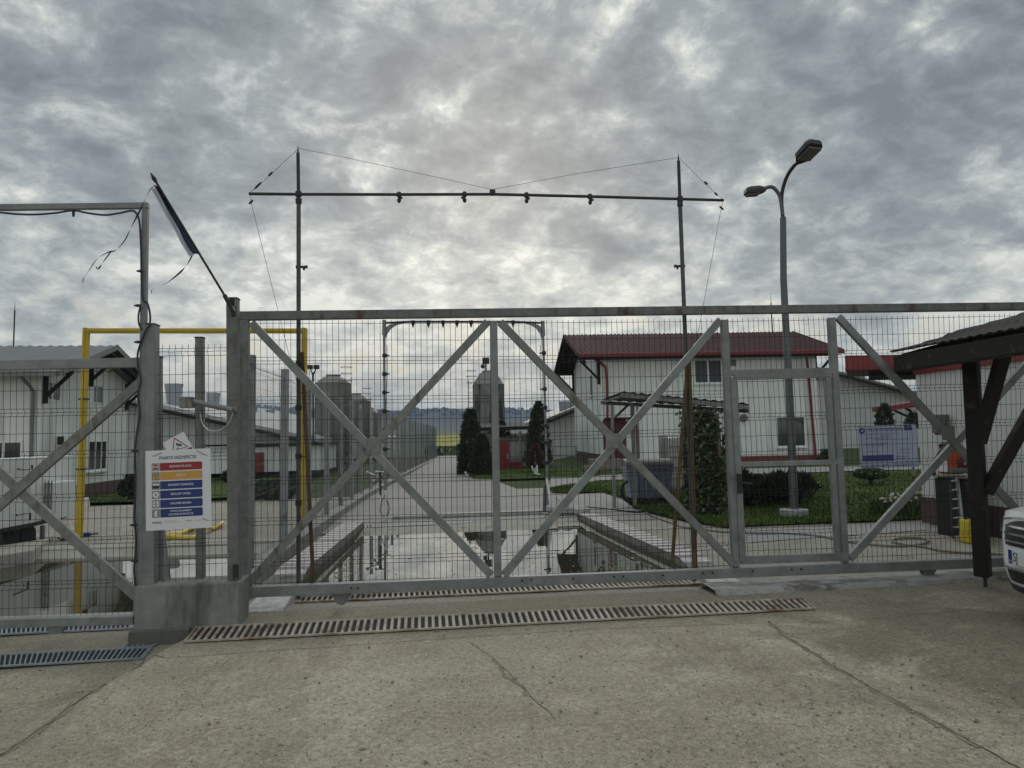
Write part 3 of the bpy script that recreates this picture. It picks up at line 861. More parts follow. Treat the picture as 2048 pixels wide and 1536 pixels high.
# arm with a grey box, bracketed to the tall post
a0, a1 = PG(362, 806, PO + .02), PG(468, 820, PO + .02)
ar = thing('bracket_arm', 'grey tube arm with a box bolted to the tall gate post, cable looping below', 'arm', a1)
mb = MB(); mb.tube([PG(386, 803, PO + .02), a1], .025, 12); mb.build('arm', G['galv'], ar, smooth=True)
mb = MB(); p = PG(375, 805, PO + .02); mb.box(p - V((.055, .05, .05)), p + V((.055, .05, .05))); mb.build('junction_box', G['galv_old'], ar, bevel=.006)
mb = MB(); mb.tube([a1 - GU * .01, a1 + GU * .03], .034, 12); mb.build('clamp', G['galv_rust'], ar)
mb = MB(); mb.tube(spline([PG(u, v, PO + .0) for u, v in ((401, 826), (404, 845), (415, 859), (432, 862), (448, 855), (460, 842), (466, 825))]), .004, 6); mb.build('cable', G['alu'], ar, smooth=True)

# ---------------------------------------------------------------- square spray arch over the left gate
SO = -.34
sa = thing('spray_arch', 'tall square steel arch with a sagging dark hose over the lower sliding gate', 'spray arch', PG(280, 1175, SO))
mb = MB(); gbar(mb, (-140, 417), (297, 411.5), .054, .05, SO); mb.build('crossbar', G['galv'], sa, bevel=.003)
mb = MB(); gbar(mb, (291, 418), (280, 1176), .052, .05, SO); mb.build('upright', G['galv'], sa, bevel=.003)
mb = MB(); hp = [(-140, 428), (-60, 421), (0, 425), (30, 428), (70, 429), (110, 426), (147, 421), (175, 426), (210, 430), (240, 426), (262, 421.5), (272, 426), (279, 445), (282, 500), (283, 560), (286, 600), (294, 605), (300, 628), (299, 650), (291, 662), (280, 690), (275, 712), (277, 740), (281, 760), (276, 790), (279, 830), (273, 870), (270, 910), (271, 950), (270, 1000), (269, 1040), (272, 1075), (271, 1110), (268, 1140), (271, 1172)]




mb.tube(spline([PG(u, v, SO - .045) for u, v in hp]), .0095, 8); mb.build('hose', G['bluehose'], sa, smooth=True)
mb = MB(); mb.tube(spline([PG(u, v, SO - .045) for u, v in ((281, 612), (277, 630), (278, 648), (284, 660))]), .008, 6); mb.build('hose', G['bluehose'], sa, smooth=True)
for u, v, dx in ((147, 425, 0), (281, 542, -1), (276, 611, -1), (276, 684, -1), (270, 902, -1), (268, 1050, -1), (270, 1122, -1)):
    mb = MB(); p = PG(u, v, SO - .05)
    if dx: mb.tube([p + V((.02, 0, 0)), p, p + V((-.035, 0, 0))], [.012, .015, .007], 8)
    else: mb.tube([p + V((0, 0, .02)), p, p - V((0, 0, .03)), p - V((0, 0, .042))], [.02, .013, .011, .005], 8)
    mb.build('nozzle', G['black'], sa, smooth=True)

# ---------------------------------------------------------------- flagpole
FO = PO - .03
fl = thing('flagpole', 'slanting dark flagpole in a bracket on the tall post, flag wound round it', 'flagpole', PG(466, 622, FO))
tip, foot = PG(311, 362, FO - .25), PG(468, 622, FO)
mb = MB(); mb.tube([foot, tip], .011, 10); mb.build('pole', G['black'], fl, smooth=True)
mb = MB(); dd = (tip - foot).normalized(); mb.lathe(tip - dd * .02, [(.010, 0), (.018, .03), (.02, .045), (.001, .11)], 10, dd); mb.build('finial', G['black'], fl, smooth=True)
mb = MB(); p = PG(467, 618, PO + .05); mb.prism([PG(460, 598, PO + .05), PG(473, 598, PO + .05), PG(471, 630, PO + .05), PG(466, 634, PO + .05)], -GN * .05)
mb.tube([PG(449, 590, FO - .02), PG(466, 622, FO)], .02, 8); mb.build('bracket', G['black'], fl)


def cloth(mb, edge0, edge1, n=30, k=6, th=.02):
    """rippled strip between two polylines in the picture plane of the pole"""
    vs = []
    for i in range(n + 1):
        t_ = i / n
        a = PG(edge0[0][0] + (edge0[1][0] - edge0[0][0]) * t_, edge0[0][1] + (edge0[1][1] - edge0[0][1]) * t_, FO - .25 + .16 * t_)
        b = PG(edge1[0][0] + (edge1[1][0] - edge1[0][0]) * t_, edge1[0][1] + (edge1[1][1] - edge1[0][1]) * t_, FO - .25 + .16 * t_)
        for j in range(k + 1):
            s = j / k
            p = a.lerp(b, s) + GN * (th * math.sin(s * 5 + t_ * 2) + .004 * math.sin(t_ * 17 + s * 3)) + GU * (.003 * math.sin(t_ * 14) * s)
            vs.append(p)
    mb.add(vs, [(i * (k + 1) + j, i * (k + 1) + j + 1, (i + 1) * (k + 1) + j + 1, (i + 1) * (k + 1) + j) for i in range(n) for j in range(k)])


mb = MB(); cloth(mb, ((316, 371), (395, 507)), ((309, 371), (385, 511)), th=.025)
ws = mb
fg = ws.build('flag', G['flagblue'], fl, smooth=True)
mb = MB(); cloth(mb, ((309, 373), (385, 511)), ((303, 379), (378, 514)), th=.015); mb.build('flag_hem', G['flagwhite'], fg, smooth=True)
for pts in ([(312, 371), (300, 380), (278, 425), (262, 455), (250, 480), (232, 500), (218, 504), (196, 516), (180, 538), (167, 558), (166, 567)],
            [(222, 503), (208, 522), (199, 535), (195, 538), (192, 533)], [(384, 511), (375, 528), (360, 545), (335, 565), (318, 573), (305, 578), (303, 587)]):
    q = spline([PG(u, v, FO - .2) for u, v in pts]); vs = []
    for i, p in enumerate(q):
        ww = .010 * (1 - .6 * i / len(q)); an = i * .35
        sd = V((math.cos(an) * .7 + .3, math.sin(an), .5)).normalized() * ww; vs += [p - sd, p + sd]
    mb = MB(); mb.add(vs, [(2 * i, 2 * i + 1, 2 * i + 3, 2 * i + 2) for i in range(len(q) - 1)]); mb.build('ribbon', G['flagblue'], fg)

# ---------------------------------------------------------------- signs
def text(parent, s, size, M, mt, name='lettering', align='CENTER', bold=0.0, sx=1.0):
    cu = bpy.data.curves.new('t', 'FONT'); cu.body = s; cu.size = size; cu.align_x = align; cu.align_y = 'CENTER'; cu.offset = bold; cu.resolution_u = 3
    ob = bpy.data.objects.new('t', cu); COL.objects.link(ob); bpy.context.view_layer.update()
    me = bpy.data.meshes.new_from_object(ob.evaluated_get(bpy.context.evaluated_depsgraph_get()))
    bpy.data.objects.remove(ob); bpy.data.curves.remove(cu)
    Mi = ROOT[parent.name].inverted()
    mb = MB(); mb.add([Mi @ (M @ V((v.co.x * sx, v.co.y, v.co.z))) for v in me.vertices], [list(p.vertices) for p in me.polygons])
    bpy.data.meshes.remove(me)
    return mb.build(name, mt, parent, local=True)


def plane_mat(o, ex, ey):
    ex, ey = ex.normalized(), ey.normalized(); ez = ex.cross(ey).normalized(); ey = ez.cross(ex)
    M = Matrix.Identity(4)
    for i in range(3): M[i][0] = ex[i]; M[i][1] = ey[i]; M[i][2] = ez[i]; M[i][3] = o[i]
    return M


def disc(mb, M, cx, cy, r, z, n=24, mi=0, a0=0.0):
    mb.add([M @ V((cx + r * math.cos(a0 + i * 6.2832 / n), cy + r * math.sin(a0 + i * 6.2832 / n), z)) for i in range(n)], [tuple(range(n))], mi)


def rect(mb, M, x0, y0, x1, y1, z, mi=0, rr=0.0, left=True):
    if not rr: mb.add([M @ V((x0, y0, z)), M @ V((x1, y0, z)), M @ V((x1, y1, z)), M @ V((x0, y1, z))], [(0, 1, 2, 3)], mi); return
    pts = []
    for cx, cy, a in ((x1 - rr, y0 + rr, -90), (x1 - rr, y1 - rr, 0), (x0 + rr, y1 - rr, 90), (x0 + rr, y0 + rr, 180)):
        if cx < (x0 + x1) / 2 and not left:
            pts += [(x0, y1)] if a == 90 else [(x0, y0)]; continue
        for i in range(6):
            an = rad(a + i * 18); pts.append((cx + rr * math.cos(an), cy + rr * math.sin(an)))
    mb.add([M @ V((x, y, z)) for x, y in pts], [tuple(range(len(pts)))], mi)


SGO = PO - .02
c00, c10, c01 = PG(292, 1062, SGO), PG(423, 1055, SGO), PG(291, 902, SGO)
M = plane_mat(c00, c10 - c00, c01 - c00); Wd = (c10 - c00).length; Ht = (c01 - c00).length
s1 = thing('instruction_sign', 'white sign with one red, one amber and four blue instruction bars on the post', 'sign', c00)
mb = MB(); mb.frame(M @ V((0, 0, -.006)), M.to_3x3() @ V((Wd, 0, 0)), M.to_3x3() @ V((0, Ht, 0)), M.to_3x3() @ V((0, 0, .006))); mb.build('panel', G['pl_white'], s1)


def X(px): return (px - 141) / (1020 - 141) * Wd


def Yv(py): return Ht - (py - 342) / (1405 - 342) * Ht


rows = [(513, 617, 'pl_red', ['DEZINFECTIE AUTO']), (632, 742, 'pl_amber', ['ATENTIE']), (757, 865, 'pl_blue', ['INCHIDETI GEAMURILE']),
        (880, 988, 'pl_blue', ['REDUCETI VITEZA']), (1003, 1112, 'pl_blue', ['INALTIME MAXIMA']), (1126, 1238, 'pl_blue', ['PURTATI ECHIPAMENT', 'SI ECUSON DE PROTECTIE'])]
text(s1, 'POARTA DEZINFECTIE', .040, M @ Matrix.Translation((X(575), Yv(448), .0015)), G['pl_ink'], bold=.0006, sx=.80)
for y0, y1, mt, tx in rows:
    mb = MB(); rect(mb, M, X(335), Yv(y1), X(905), Yv(y0), .001, rr=.012, left=False); b = mb.build('bar', G[mt], s1)
    for i, s in enumerate(tx):
        yy = (Yv(y0) + Yv(y1)) / 2 + (0 if len(tx) == 1 else (.0145 if i == 0 else -.0145))
        text(b, s, .026 if len(tx) == 1 else .022, M @ Matrix.Translation((X(612), yy, .002)), G['pl_white'], bold=.0004, sx=.82)
    mb = MB(); rect(mb, M, X(222), Yv(y1), X(330), Yv(y0), .001, rr=.008); ic = mb.build('pictogram', G['pl_grey'], s1)
    cx, cy, hr = X(276), (Yv(y0) + Yv(y1)) / 2, (Yv(y0) - Yv(y1)) / 2
    mb = MB()
    if mt == 'pl_red':
        disc(mb, M, cx, cy, hr * .92, .0015, 8, 0, rad(22.5)); mb.build('stop_octagon', G['pl_white'], ic)
        mb = MB(); disc(mb, M, cx, cy, hr * .82, .002, 8, 0, rad(22.5)); mb.build('stop_octagon', G['pl_red'], ic)
        text(ic, 'STOP', .024, M @ Matrix.Translation((cx, cy, .0025)), G['pl_white'], bold=.0008, sx=.9)
    elif mt == 'pl_amber':
        disc(mb, M, cx, cy - hr * .15, hr * .95, .0015, 3, 0, rad(90)); mb.build('warning_triangle', G['pl_amber'], ic)
        text(ic, '!', .045, M @ Matrix.Translation((cx, cy - hr * .1, .0022)), G['pl_ink'], bold=.0015)
    elif 'VITEZA' in tx[0]:
        disc(mb, M, cx, cy, hr * .75, .0015); mb.build('disc', G['pl_white'], ic)
        text(ic, '5', .036, M @ Matrix.Translation((cx, cy, .002)), G['pl_ink'], bold=.001)
    elif 'GEAM' in tx[0]:
        rect(mb, M, cx - hr * .85, cy - hr * .7, cx + hr * .85, cy - hr * .05, .0015); mb.build('car_door', G['pl_ink'], ic)
        mb = MB(); rect(mb, M, cx - hr * .7, cy + hr * .05, cx + hr * .8, cy + hr * .45, .0015); mb.build('car_window', G['pl_white'], ic)
    elif 'INALT' in tx[0]:
        disc(mb, M, cx, cy, hr * .8, .0015); mb.build('disc', G['pl_white'], ic)
        mb = MB(); rect(mb, M, cx - hr * .12, cy - hr * .8, cx + hr * .12, cy + hr * .8, .002)
        for sg in (-1, 1):
            mb.add([M @ V((cx + sg * hr * .3, cy, .002)), M @ V((cx + sg * hr * .6, cy + hr * .25, .002)), M @ V((cx + sg * hr * .6, cy - hr * .25, .002))], [(0, 1, 2) if sg < 0 else (0, 2, 1)])
        mb.build('height_mark', G['pl_ink'], ic)
    else:
        rect(mb, M, cx - hr * .3, cy - hr * .7, cx + hr * .25, cy + hr * .3, .0015); disc(mb, M, cx + hr * .05, cy + hr * .5, hr * .25, .0015); mb.build('figure', G['pl_white'], ic)
mb = MB()
for (x0, y0, x1, y1) in ((242, 418, 362, 376), (830, 366, 972, 438), (895, 1278, 988, 1312)):
    p, q = M @ V((X(x0), Yv(y0), .004)), M @ V((X(x1), Yv(y1), .004)); mb.tube([p, q], .0022, 5)
mb.build('tie_wire', G['black'], s1)
mb = MB()
rect(mb, M, X(222), Yv(1308), X(358), Yv(1292), .0012); mb.add([M @ V((X(a), Yv(b), .0012)) for a, b in ((222, 1312), (300, 1318), (368, 1332), (366, 1326), (300, 1312))], [(0, 1, 2, 3, 4)])
for x0, y0, x1 in ((388, 1284, 560), (388, 1306, 600), (800, 1298, 880)): rect(mb, M, X(x0), Yv(y0 + 4), X(x1), Yv(y0), .0012)
mb.build('footer_marks', G['pl_grey'], s1)
text(s1, 'sanizone', .017, M @ Matrix.Translation((X(716), Yv(1294), .0012)), G['pl_grey'], bold=.0003)

# camera-surveillance notice tucked behind it
a, b_2, c = PG(325, 886, SGO + .02), PG(367, 863, SGO + .02), PG(341, 920, SGO + .02)
M = plane_mat(c, b_2 - a, a - c); wS = (b_2 - a).length; hS = (a - c).length
M = plane_mat(a - M.to_3x3() @ V((0, hS * 2.2, 0)), b_2 - a, a - c)
s2 = thing('camera_notice', 'small tilted white notice with a red camera triangle behind the instruction sign', 'sign', a)
hh = hS * 2.2
mb = MB(); mb.frame(M @ V((0, 0, -.004)), M.to_3x3() @ V((wS, 0, 0)), M.to_3x3() @ V((0, hh, 0)), M.to_3x3() @ V((0, 0, .004))); mb.build('panel', G['pl_white'], s2)
MT = Matrix.Translation


def pxl(u, v, z=0.0):
    return PG(u, v, SGO + .0195 - z)


zo = lambda x, y: (270 + x * 180 / 1202, 850 + y * 230 / 1536)
mb = MB(); mb.add([pxl(*zo(*q), .002) for q in ((520, 165), (712, 288), (500, 345))], [(0, 2, 1)]); tr_ = mb.build('warning_triangle', G['pl_red'], s2)
mb = MB(); mb.add([pxl(*zo(*q), .003) for q in ((530, 188), (690, 288), (513, 335))], [(0, 2, 1)]); mb.build('triangle_field', G['pl_white'], tr_)
mb = MB(); mb.add([pxl(*zo(*q), .004) for q in ((548, 240), (632, 262), (622, 282), (545, 270))], [(3, 2, 1, 0)]); mb.add([pxl(*zo(*q), .004) for q in ((572, 276), (580, 278), (578, 318), (560, 322), (560, 314), (570, 310))], [(5, 4, 3, 2, 1, 0)]); mb.build('camera_symbol', G['pl_ink'], tr_)
mb = MB(); mb.add([pxl(*zo(*q), .002) for q in ((680, 330), (750, 288), (765, 320), (768, 345))], [(3, 2, 1, 0)]); mb.build('corner_flash', G['pl_red'], s2)
def PFL(u, v):
    p = GP(u, v)
    if p.x > -3.4 and p.y < 8:
        z = 0
        for _ in range(10): p = PZ(u, v, z); z = .0132 * p.x
    return p


def PZ(u, v, z):
    d = ray(u, v); return CAM + d * ((z - CAM.z) / d.z)


# ---------------------------------------------------------------- drains
def bil(Q, s, t_):
    return Q[0].lerp(Q[1], s).lerp(Q[3].lerp(Q[2], s), t_)


def grate(label, px, nb, mt, h=.014, fr=.018, fill=.5, group=None, name='drain_grate', skew=0, rim=True, lev=None):
    Q = [PFL(*q) for q in px] if lev is None else [PZ(*q, lev) for q in px]
    for q in Q: q.z += .009
    o = thing(name, label, 'drain grate', Q[0], group=group)
    mb = MB(); mb.quad(Q[3], Q[2], Q[1], Q[0]); mb.build('channel', G['void'], o)  # flat sheet above the ground, its black standing in for shade between the bars
    mb = MB(); up = V((0, 0, h))
    if rim:
        for i in range(4):
            a, b = Q[i], Q[(i + 1) % 4]; mb.beam(a + up * .5, b + up * .5, fr, h)
        mb.build('rim', G[mt], o)
    mb = MB()
    for i in range(nb):
        s0 = (i + .5 - fill / 2) / nb; s1 = (i + .5 + fill / 2) / nb
        a0, a1, b0, b1 = bil(Q, s0, .02), bil(Q, s1, .02), bil(Q, s0, .98), bil(Q, s1, .98)
        w_ = (a1 - a0) * .18; u2 = up * .8; lo = V((0, 0, .001)); j = V((0, 0, R.uniform(-.0015, .0015)))
        vs = [b0 + lo, b1 + lo, a1 + lo, a0 + lo, b0 + w_ + u2 + j, b1 - w_ + u2 + j, a1 - w_ + u2 + j, a0 + w_ + u2 + j]
        mb.add(vs, [(4, 5, 6, 7), (0, 1, 5, 4), (1, 2, 6, 5), (2, 3, 7, 6), (3, 0, 4, 7)])
    mb.build('bars', G[mt], o)
    return o


grate('long rusty cast drain grate crossing the yard in front of the wide gate', [(393, 1258), (1604, 1200), (1630, 1220), (370, 1287)], 92, 'grate')
grate('short rusty grate joined to the left end of the long drain', [(406, 1247.5), (472, 1244.5), (470, 1254.5), (393, 1258)], 6, 'grate')
grate('drain grate with open bars right under the wide sliding gate', [(598, 1197), (1388, 1161), (1404, 1170), (592, 1207.5)], 76, 'grate')
grate('bluish galvanised drain grate in the lower yard before the left gate', [(-60, 1317), (304, 1298), (284, 1320.5), (-60, 1340)], 34, 'grate_grey', fill=.42, lev=-.166)
grate('short galvanised grate joined to the end of the bluish drain', [(260, 1287), (328, 1283), (307, 1295.5), (243, 1299)], 6, 'grate_grey', fill=.42, lev=-.166)
grate('galvanised drain grate right under the lower left sliding gate', [(-60, 1264), (266, 1249), (262, 1260), (-60, 1275)], 34, 'grate_grey', fill=.45, lev=-.176)
grate('narrow drain slot row beyond the far end of the basin', [(728, 1052.5), (1152, 1032), (1153, 1036), (728, 1057.5)], 64, 'concrete_pale', fill=.62, rim=False)

# ---------------------------------------------------------------- basin kerbs
def kerb(label, ins, wout, z, z0, nst, bw=.0):
    """kerb wall: inner top edge points (world), outward vector, striped top"""
    o = thing('basin_kerb', label, 'kerb', ins[0])
    a, b = ins; L = (b - a).length; d = (b - a) / L
    top, body = MB(), MB()
    n = nst
    for i in range(n):
        p, q = a + d * L * i / n, a + d * L * (i + 1) / n
        def hz(pt, s): return z(s)
        zp, zq = z(i / n), z((i + 1) / n)
        j0 = .006 * MN.noise(V((i * .9, a.x, 0))); j1 = .006 * MN.noise(V((i * .9 + .9, a.x, 0)))
        top.quad(V((p.x + wout.x * (-.01 + j0), p.y + wout.y * -.01, zp)), V((q.x + wout.x * (-.01 + j1), q.y + wout.y * -.01, zq)), V((q.x + wout.x, q.y + wout.y, zq)), V((p.x + wout.x, p.y + wout.y, zp)), i % 2)
    for f in top.f:
        vs = [top.v[i] for i in f]
        if (vs[1] - vs[0]).cross(vs[2] - vs[1]).z < 0: f.reverse()
    top.build('striped_top', [G['stripe_w'], G['stripe_r']], o)
    m_ = 14; vs = []
    for i in range(m_ + 1):
        p = a + d * L * i / m_; zz = z(i / m_) - .004
        for off, h in ((0, z0), (0, zz), (1, zz), (1, z0 + .25)):
            q = p + wout * off; vs.append(V((q.x, q.y, h)))
    body.add(vs, [(4 * i + j, 4 * i + j + 1, 4 * i + j + 5, 4 * i + j + 4) for i in range(m_) for j in range(3)])
    k = 4 * m_; body.add([vs[0], vs[1], vs[2], vs[3], vs[k], vs[k + 1], vs[k + 2], vs[k + 3]], [(0, 1, 2, 3), (7, 6, 5, 4)])
    for f in body.f: f.reverse()
    body.build('wall', KW, o)
    return o


def tide(m_, z0):
    t_ = m_.node_tree; b_ = t_.nodes['Principled BSDF']; lk = b_.inputs['Base Color'].links[0]; src = lk.from_socket
    tc_ = N(t_, 'ShaderNodeTexCoord'); s_ = N(t_, 'ShaderNodeSeparateXYZ'); t_.links.new(tc_.outputs['Object'], s_.inputs[0])
    z = mth(t_, 'ADD', s_.outputs[2], mth(t_, 'MULTIPLY', mth(t_, 'SUBTRACT', noise_val(t_, 6, 5, .6), .5), .09))
    t_.links.new(mix(t_, maprange(t_, z, z0, z0 + .035, .75, 0, True), src, (.05, .042, .027)), b_.inputs['Base Color'])
    return m_


KW = mat('basin_wall_concrete', (.20, .185, .15), .8, 0, .25, 5, (.075, .066, .048), (.47, .68), 3, c2str=(1, 1, .45), bump=.005, bscale=40)
tide(KW, -.115)
KZ = .20




kl = [PZ(727, 1043, KZ), PZ(601, 1146, KZ)]; kl[1] = kl[0] + (kl[1] - kl[0]) * (4.72 / (kl[1] - kl[0]).length)
zramp = lambda s: KZ - .11 * sm((s - .88) / .12)
kerb('low wall with faded red and white stripes along the left side of the basin', kl, V((-.33, -.03, 0)), zramp, -.5, 44)
kr = [PZ(1154, 1026, KZ), PZ(1340, 1105, KZ)]; kr[1] = kr[0] + (kr[1] - kr[0]) * (5.3 / (kr[1] - kr[0]).length)
kerb('low wall with faded red and white stripes along the right side of the basin', kr, V((.32, .033, 0)), zramp, -.5, 44)
# ramp noses under the gate
for lab, K, wo in (('sloping pale concrete nose at the near end of the left striped wall', kl, V((-.33, -.03, 0))), ('sloping pale concrete nose at the near end of the right striped wall', kr, V((.32, .033, 0)))):
    d_ = (K[1] - K[0]).normalized(); e0_, e1_ = K[1], K[1] + wo; f0_, f1_ = e0_ + d_ * .62, e1_ + d_ * .62 + wo * .15
    mb = MB(); zt = zramp(1.0) - .003
    tp = [V((e0_.x, e0_.y, zt)), V((e1_.x, e1_.y, zt)), V((f1_.x, f1_.y, Hg(f1_.x, f1_.y) + .012)), V((f0_.x, f0_.y, Hg(f0_.x, f0_.y) + .012))]
    mb.add(tp + [V((q.x, q.y, -.3)) for q in tp], [(0, 1, 2, 3), (1, 0, 4, 5), (2, 1, 5, 6), (3, 2, 6, 7), (0, 3, 7, 4)])
    if (tp[1] - tp[0]).cross(tp[2] - tp[1]).z < 0: mb.f = [f[::-1] for f in mb.f]
    solo(mb.build('kerb_nose', G['stripe_w'], bevel=.01), lab, 'kerb')
# far lip, near lip and left basin edges
mb = MB()
f0, f1 = V((-2.75, 11.72, 0)), V((1.5, 12.5, 0))
dp = V((-.05, .55, 0))
mb.prism([V((f0.x, f0.y - .4, -.6)), V((f0.x, f0.y - .4, .0)), V((f0.x, f0.y + .55, .07)), V((f0.x, f0.y + .8, .066)), V((f0.x, f0.y + .8, -.6))], f1 - f0)
solo(mb.build('basin_lip', mat('basin_lip_concrete', (.27, .25, .205), .85, 0, .2, 5, (.15, .13, .10), (.5, .7), 3, bump=.005), bevel=.01), 'concrete lip across the far end of the striped basin', 'kerb')
mb = MB(); f0, f1 = ab(-2.3, .60), ab(2.1, .60); mb.frame(V((f0.x, f0.y, -.6)), V((f1.x - f0.x, f1.y - f0.y, .0)), GN * .36, (0, 0, .6 + .055))
solo(mb.build('basin_lip', G['concrete_pale'], bevel=.01), 'concrete lip under the wide gate at the near end of the basin', 'kerb')
LB = yard_concrete('pale_edge_concrete', (.36, .34, .29), (.28, .26, .22), (.42, .40, .36), (.16, .14, .11), .4)
for lab, a, b, w_, z0, z1 in (('pale concrete edge along the near side of the left basin', V((-9.4, 6.82, 0)), V((-3.3, 7.36, 0)), GN * .42, -.165, -.165),
                             ('pale concrete edge along the far side of the left basin', V((-9.4, 11.5, 0)), V((-3.7, 12.02, 0)), GN * .5, -.10, -.06)):
    mb = MB(); mb.frame(V((a.x, a.y, -.6)), V((b.x - a.x, b.y - a.y, z1 - z0)), w_, (0, 0, .6 + z0)); solo(mb.build('basin_lip', LB, bevel=.012), lab, 'kerb')
mb = MB(); mb.prism([V((-9.4, 10.9, -.6)), V((-9.4, 10.9, -.30)), V((-9.4, 11.56, -.105)), V((-9.4, 11.56, -.6))], V((5.8, .52, .03))); solo(mb.build('basin_lip', LB, bevel=.01), 'sloping concrete apron running down into the left basin on its far side', 'kerb')
# left side wall of the left basin
p = [GP(-40, 1117), GP(62, 1101), GP(300, 1096)]
mb = MB(); q0, q1 = PZ(-60, 1120, .0), PZ(66, 1100, .0)
mb.frame(V((q0.x, q0.y, -.5)), V((q1.x - q0.x, q1.y - q0.y, 0)), V((-.6, 1.3, 0)), (0, 0, .5)); solo(mb.build('basin_kerb', LB, bevel=.015), 'raised pale concrete edge at the left side of the left basin', 'kerb')
grate('dark drain slot row along the far side of the left basin', [(64, 1101.5), (478, 1087), (478, 1091), (64, 1106)], 60, 'concrete_dark', fill=.5, rim=False)

# ---------------------------------------------------------------- long boundary fence on its wall
FL = [V((-2.96, 7.62, 0)), V((-3.34, 9.05, 0)), V((-4.25, 19.9, 0)), V((-5.9, 51, 0)), V((-6.35, 60, 0))]


def fl_at(y):
    for a, b in zip(FL, FL[1:]):
        if y <= b.y: return a.lerp(b, (y - a.y) / (b.y - a.y))
    return FL[-1]


def wtop(y): return .02 + .08 * sm((y - 8) / 5) - .004 * max(0, y - 16)


fw = thing('fence_wall', 'long low concrete wall under the post and mesh fence beside the road', 'wall', FL[1])
mb = MB(); ys = [7.62 + .5 * i for i in range(20)] + [18 + 2 * i for i in range(22)]; vs = []
for y in ys:
    p = fl_at(y); z = wtop(y)
    for dx, h in ((.17, -.5), (.15, z - .015), (.12, z), (-.14, z), (-.17, z - .015), (-.17, -.5)): vs.append(V((p.x + dx, p.y, h)))
mb.add(vs, [(6 * i + j, 6 * i + j + 1, 6 * i + j + 7, 6 * i + j + 6) for i in range(len(ys) - 1) for j in range(5)] + [(0, 1, 2, 3, 4, 5)])
mb.build('wall', mat('fence_wall_concrete', (.24, .235, .215), .85, 0, .22, 3, (.11, .105, .09), (.5, .7), 2.5, c2str=(1, 1, .4), bump=.006, bscale=35), fw, smooth=False)
fe = thing('boundary_fence', 'long fence of steel posts and wire mesh running along the road to the distance', 'fence', FL[1])
y = 9.05; k = 0; ends = []
while y < 58:
    p = fl_at(y); z0 = wtop(y) - .02; z1 = (2.72 if y < 12 else 2.62) - .005 * (y - 9)
    wd = .10 if k < 2 else .085
    mb = MB(); lean = .03 * MN.noise(V((k * 3.1, 0, 0)))
    mb.beam(V((p.x, p.y, z0)), V((p.x + lean, p.y, z1)), wd, wd, up=(0, 1, 0)); mb.build('post', G['fencepost' if k % 4 else 'galv'], fe)
    ends.append((p, z0, z1)); y += 1.83 if y < 40 else 2.2; k += 1
for i, ((p, z0, z1), (q, w0, w1)) in enumerate(zip(ends, ends[1:])):
    nr = V((1, 0, 0)); top0, top1 = z1 - .10, w1 - .10
    far = p.y > 20
    a, b = V((p.x, p.y, top0)), V((q.x, q.y, top1)); c, d_ = V((p.x, p.y, z0 + .06)), V((q.x, q.y, w0 + .06))
    mb = MB(); wiremesh(mb, a, b, c, d_, nr, sp=.052 if not far else .15, r=.0017 if not far else .0022, n=3, hsides=3, fold=.06 if i < 8 else .04,
                        hs=[(.035, 0), (.07, 1), (.105, 0)] + [(.3 + .2 * j, 0) for j in range(11) if .3 + .2 * j < top0 - z0 - .1]); mb.build('wire_panel', G['wire_grey'], fe)

# first stretch beside the plinth
a, b = V((-2.95, 7.55, 2.62)), V((-3.32, 9.0, 2.62))
mb = MB(); wiremesh(mb, a, b, V((-2.95, 7.55, .08)), V((-3.32, 9.0, .08)), V((1, 0, 0)), sp=.052, r=.0022, n=3, hsides=3, fold=.06, hs=[(.035, 0), (.07, 1), (.105, 0)] + [(.3 + .2 * j, 0) for j in range(11)]); mb.build('wire_panel', G['wire_grey'], fe)

# ---------------------------------------------------------------- yellow height frame
YL0, YL1 = P(158, 1080, 12.3), P(173, 656, 12.3)
YR0, YR1 = P(606, 1042, 12.7), P(609, 656, 12.7)
yf = thing('height_frame', 'yellow steel height-limit frame spanning the left basin', 'frame', YL0)
for a, b in ((YL0, YL1), (YR0, YR1)):
    mb = MB(); dd = (b - a).normalized(); sx = V((.065, 0, 0))
    mb.beam(a, b, .095, .09, up=(0, 1, 0)); u_ = mb.build('upright', G['yellow'], yf, bevel=.012)
    mb = MB(); mb.beam(a + dd * 1.2 - V((0, .05, 0)), b - V((0, .05, 0)), .02, .03, up=(0, 1, 0)); mb.build('rib', G['yellow'], u_)
    mb = MB()
    for f in (.33, .66): c = a.lerp(b, f); mb.box(c - V((.065, .06, .012)), c + V((.065, .06, .012)))
    mb.build('strap', G['darkpipe'], u_)
for a, b in ((YL1.lerp(YL0, .02), (YL1.lerp(YR1, .33))), (YL1.lerp(YR1, .33), YR1)):
    a = V((a.x, a.y, YL1.z - .05)); b = V((b.x, b.y, YL1.z - .05))
    mb = MB(); mb.beam(a, b, .09, .085); mb.build('crossbar', G['yellow'], yf, bevel=.01)
    mb = MB(); mb.beam(a - V((0, .05, 0)), b - V((0, .05, 0)), .03, .02); mb.build('rib', G['yellow'], yf)

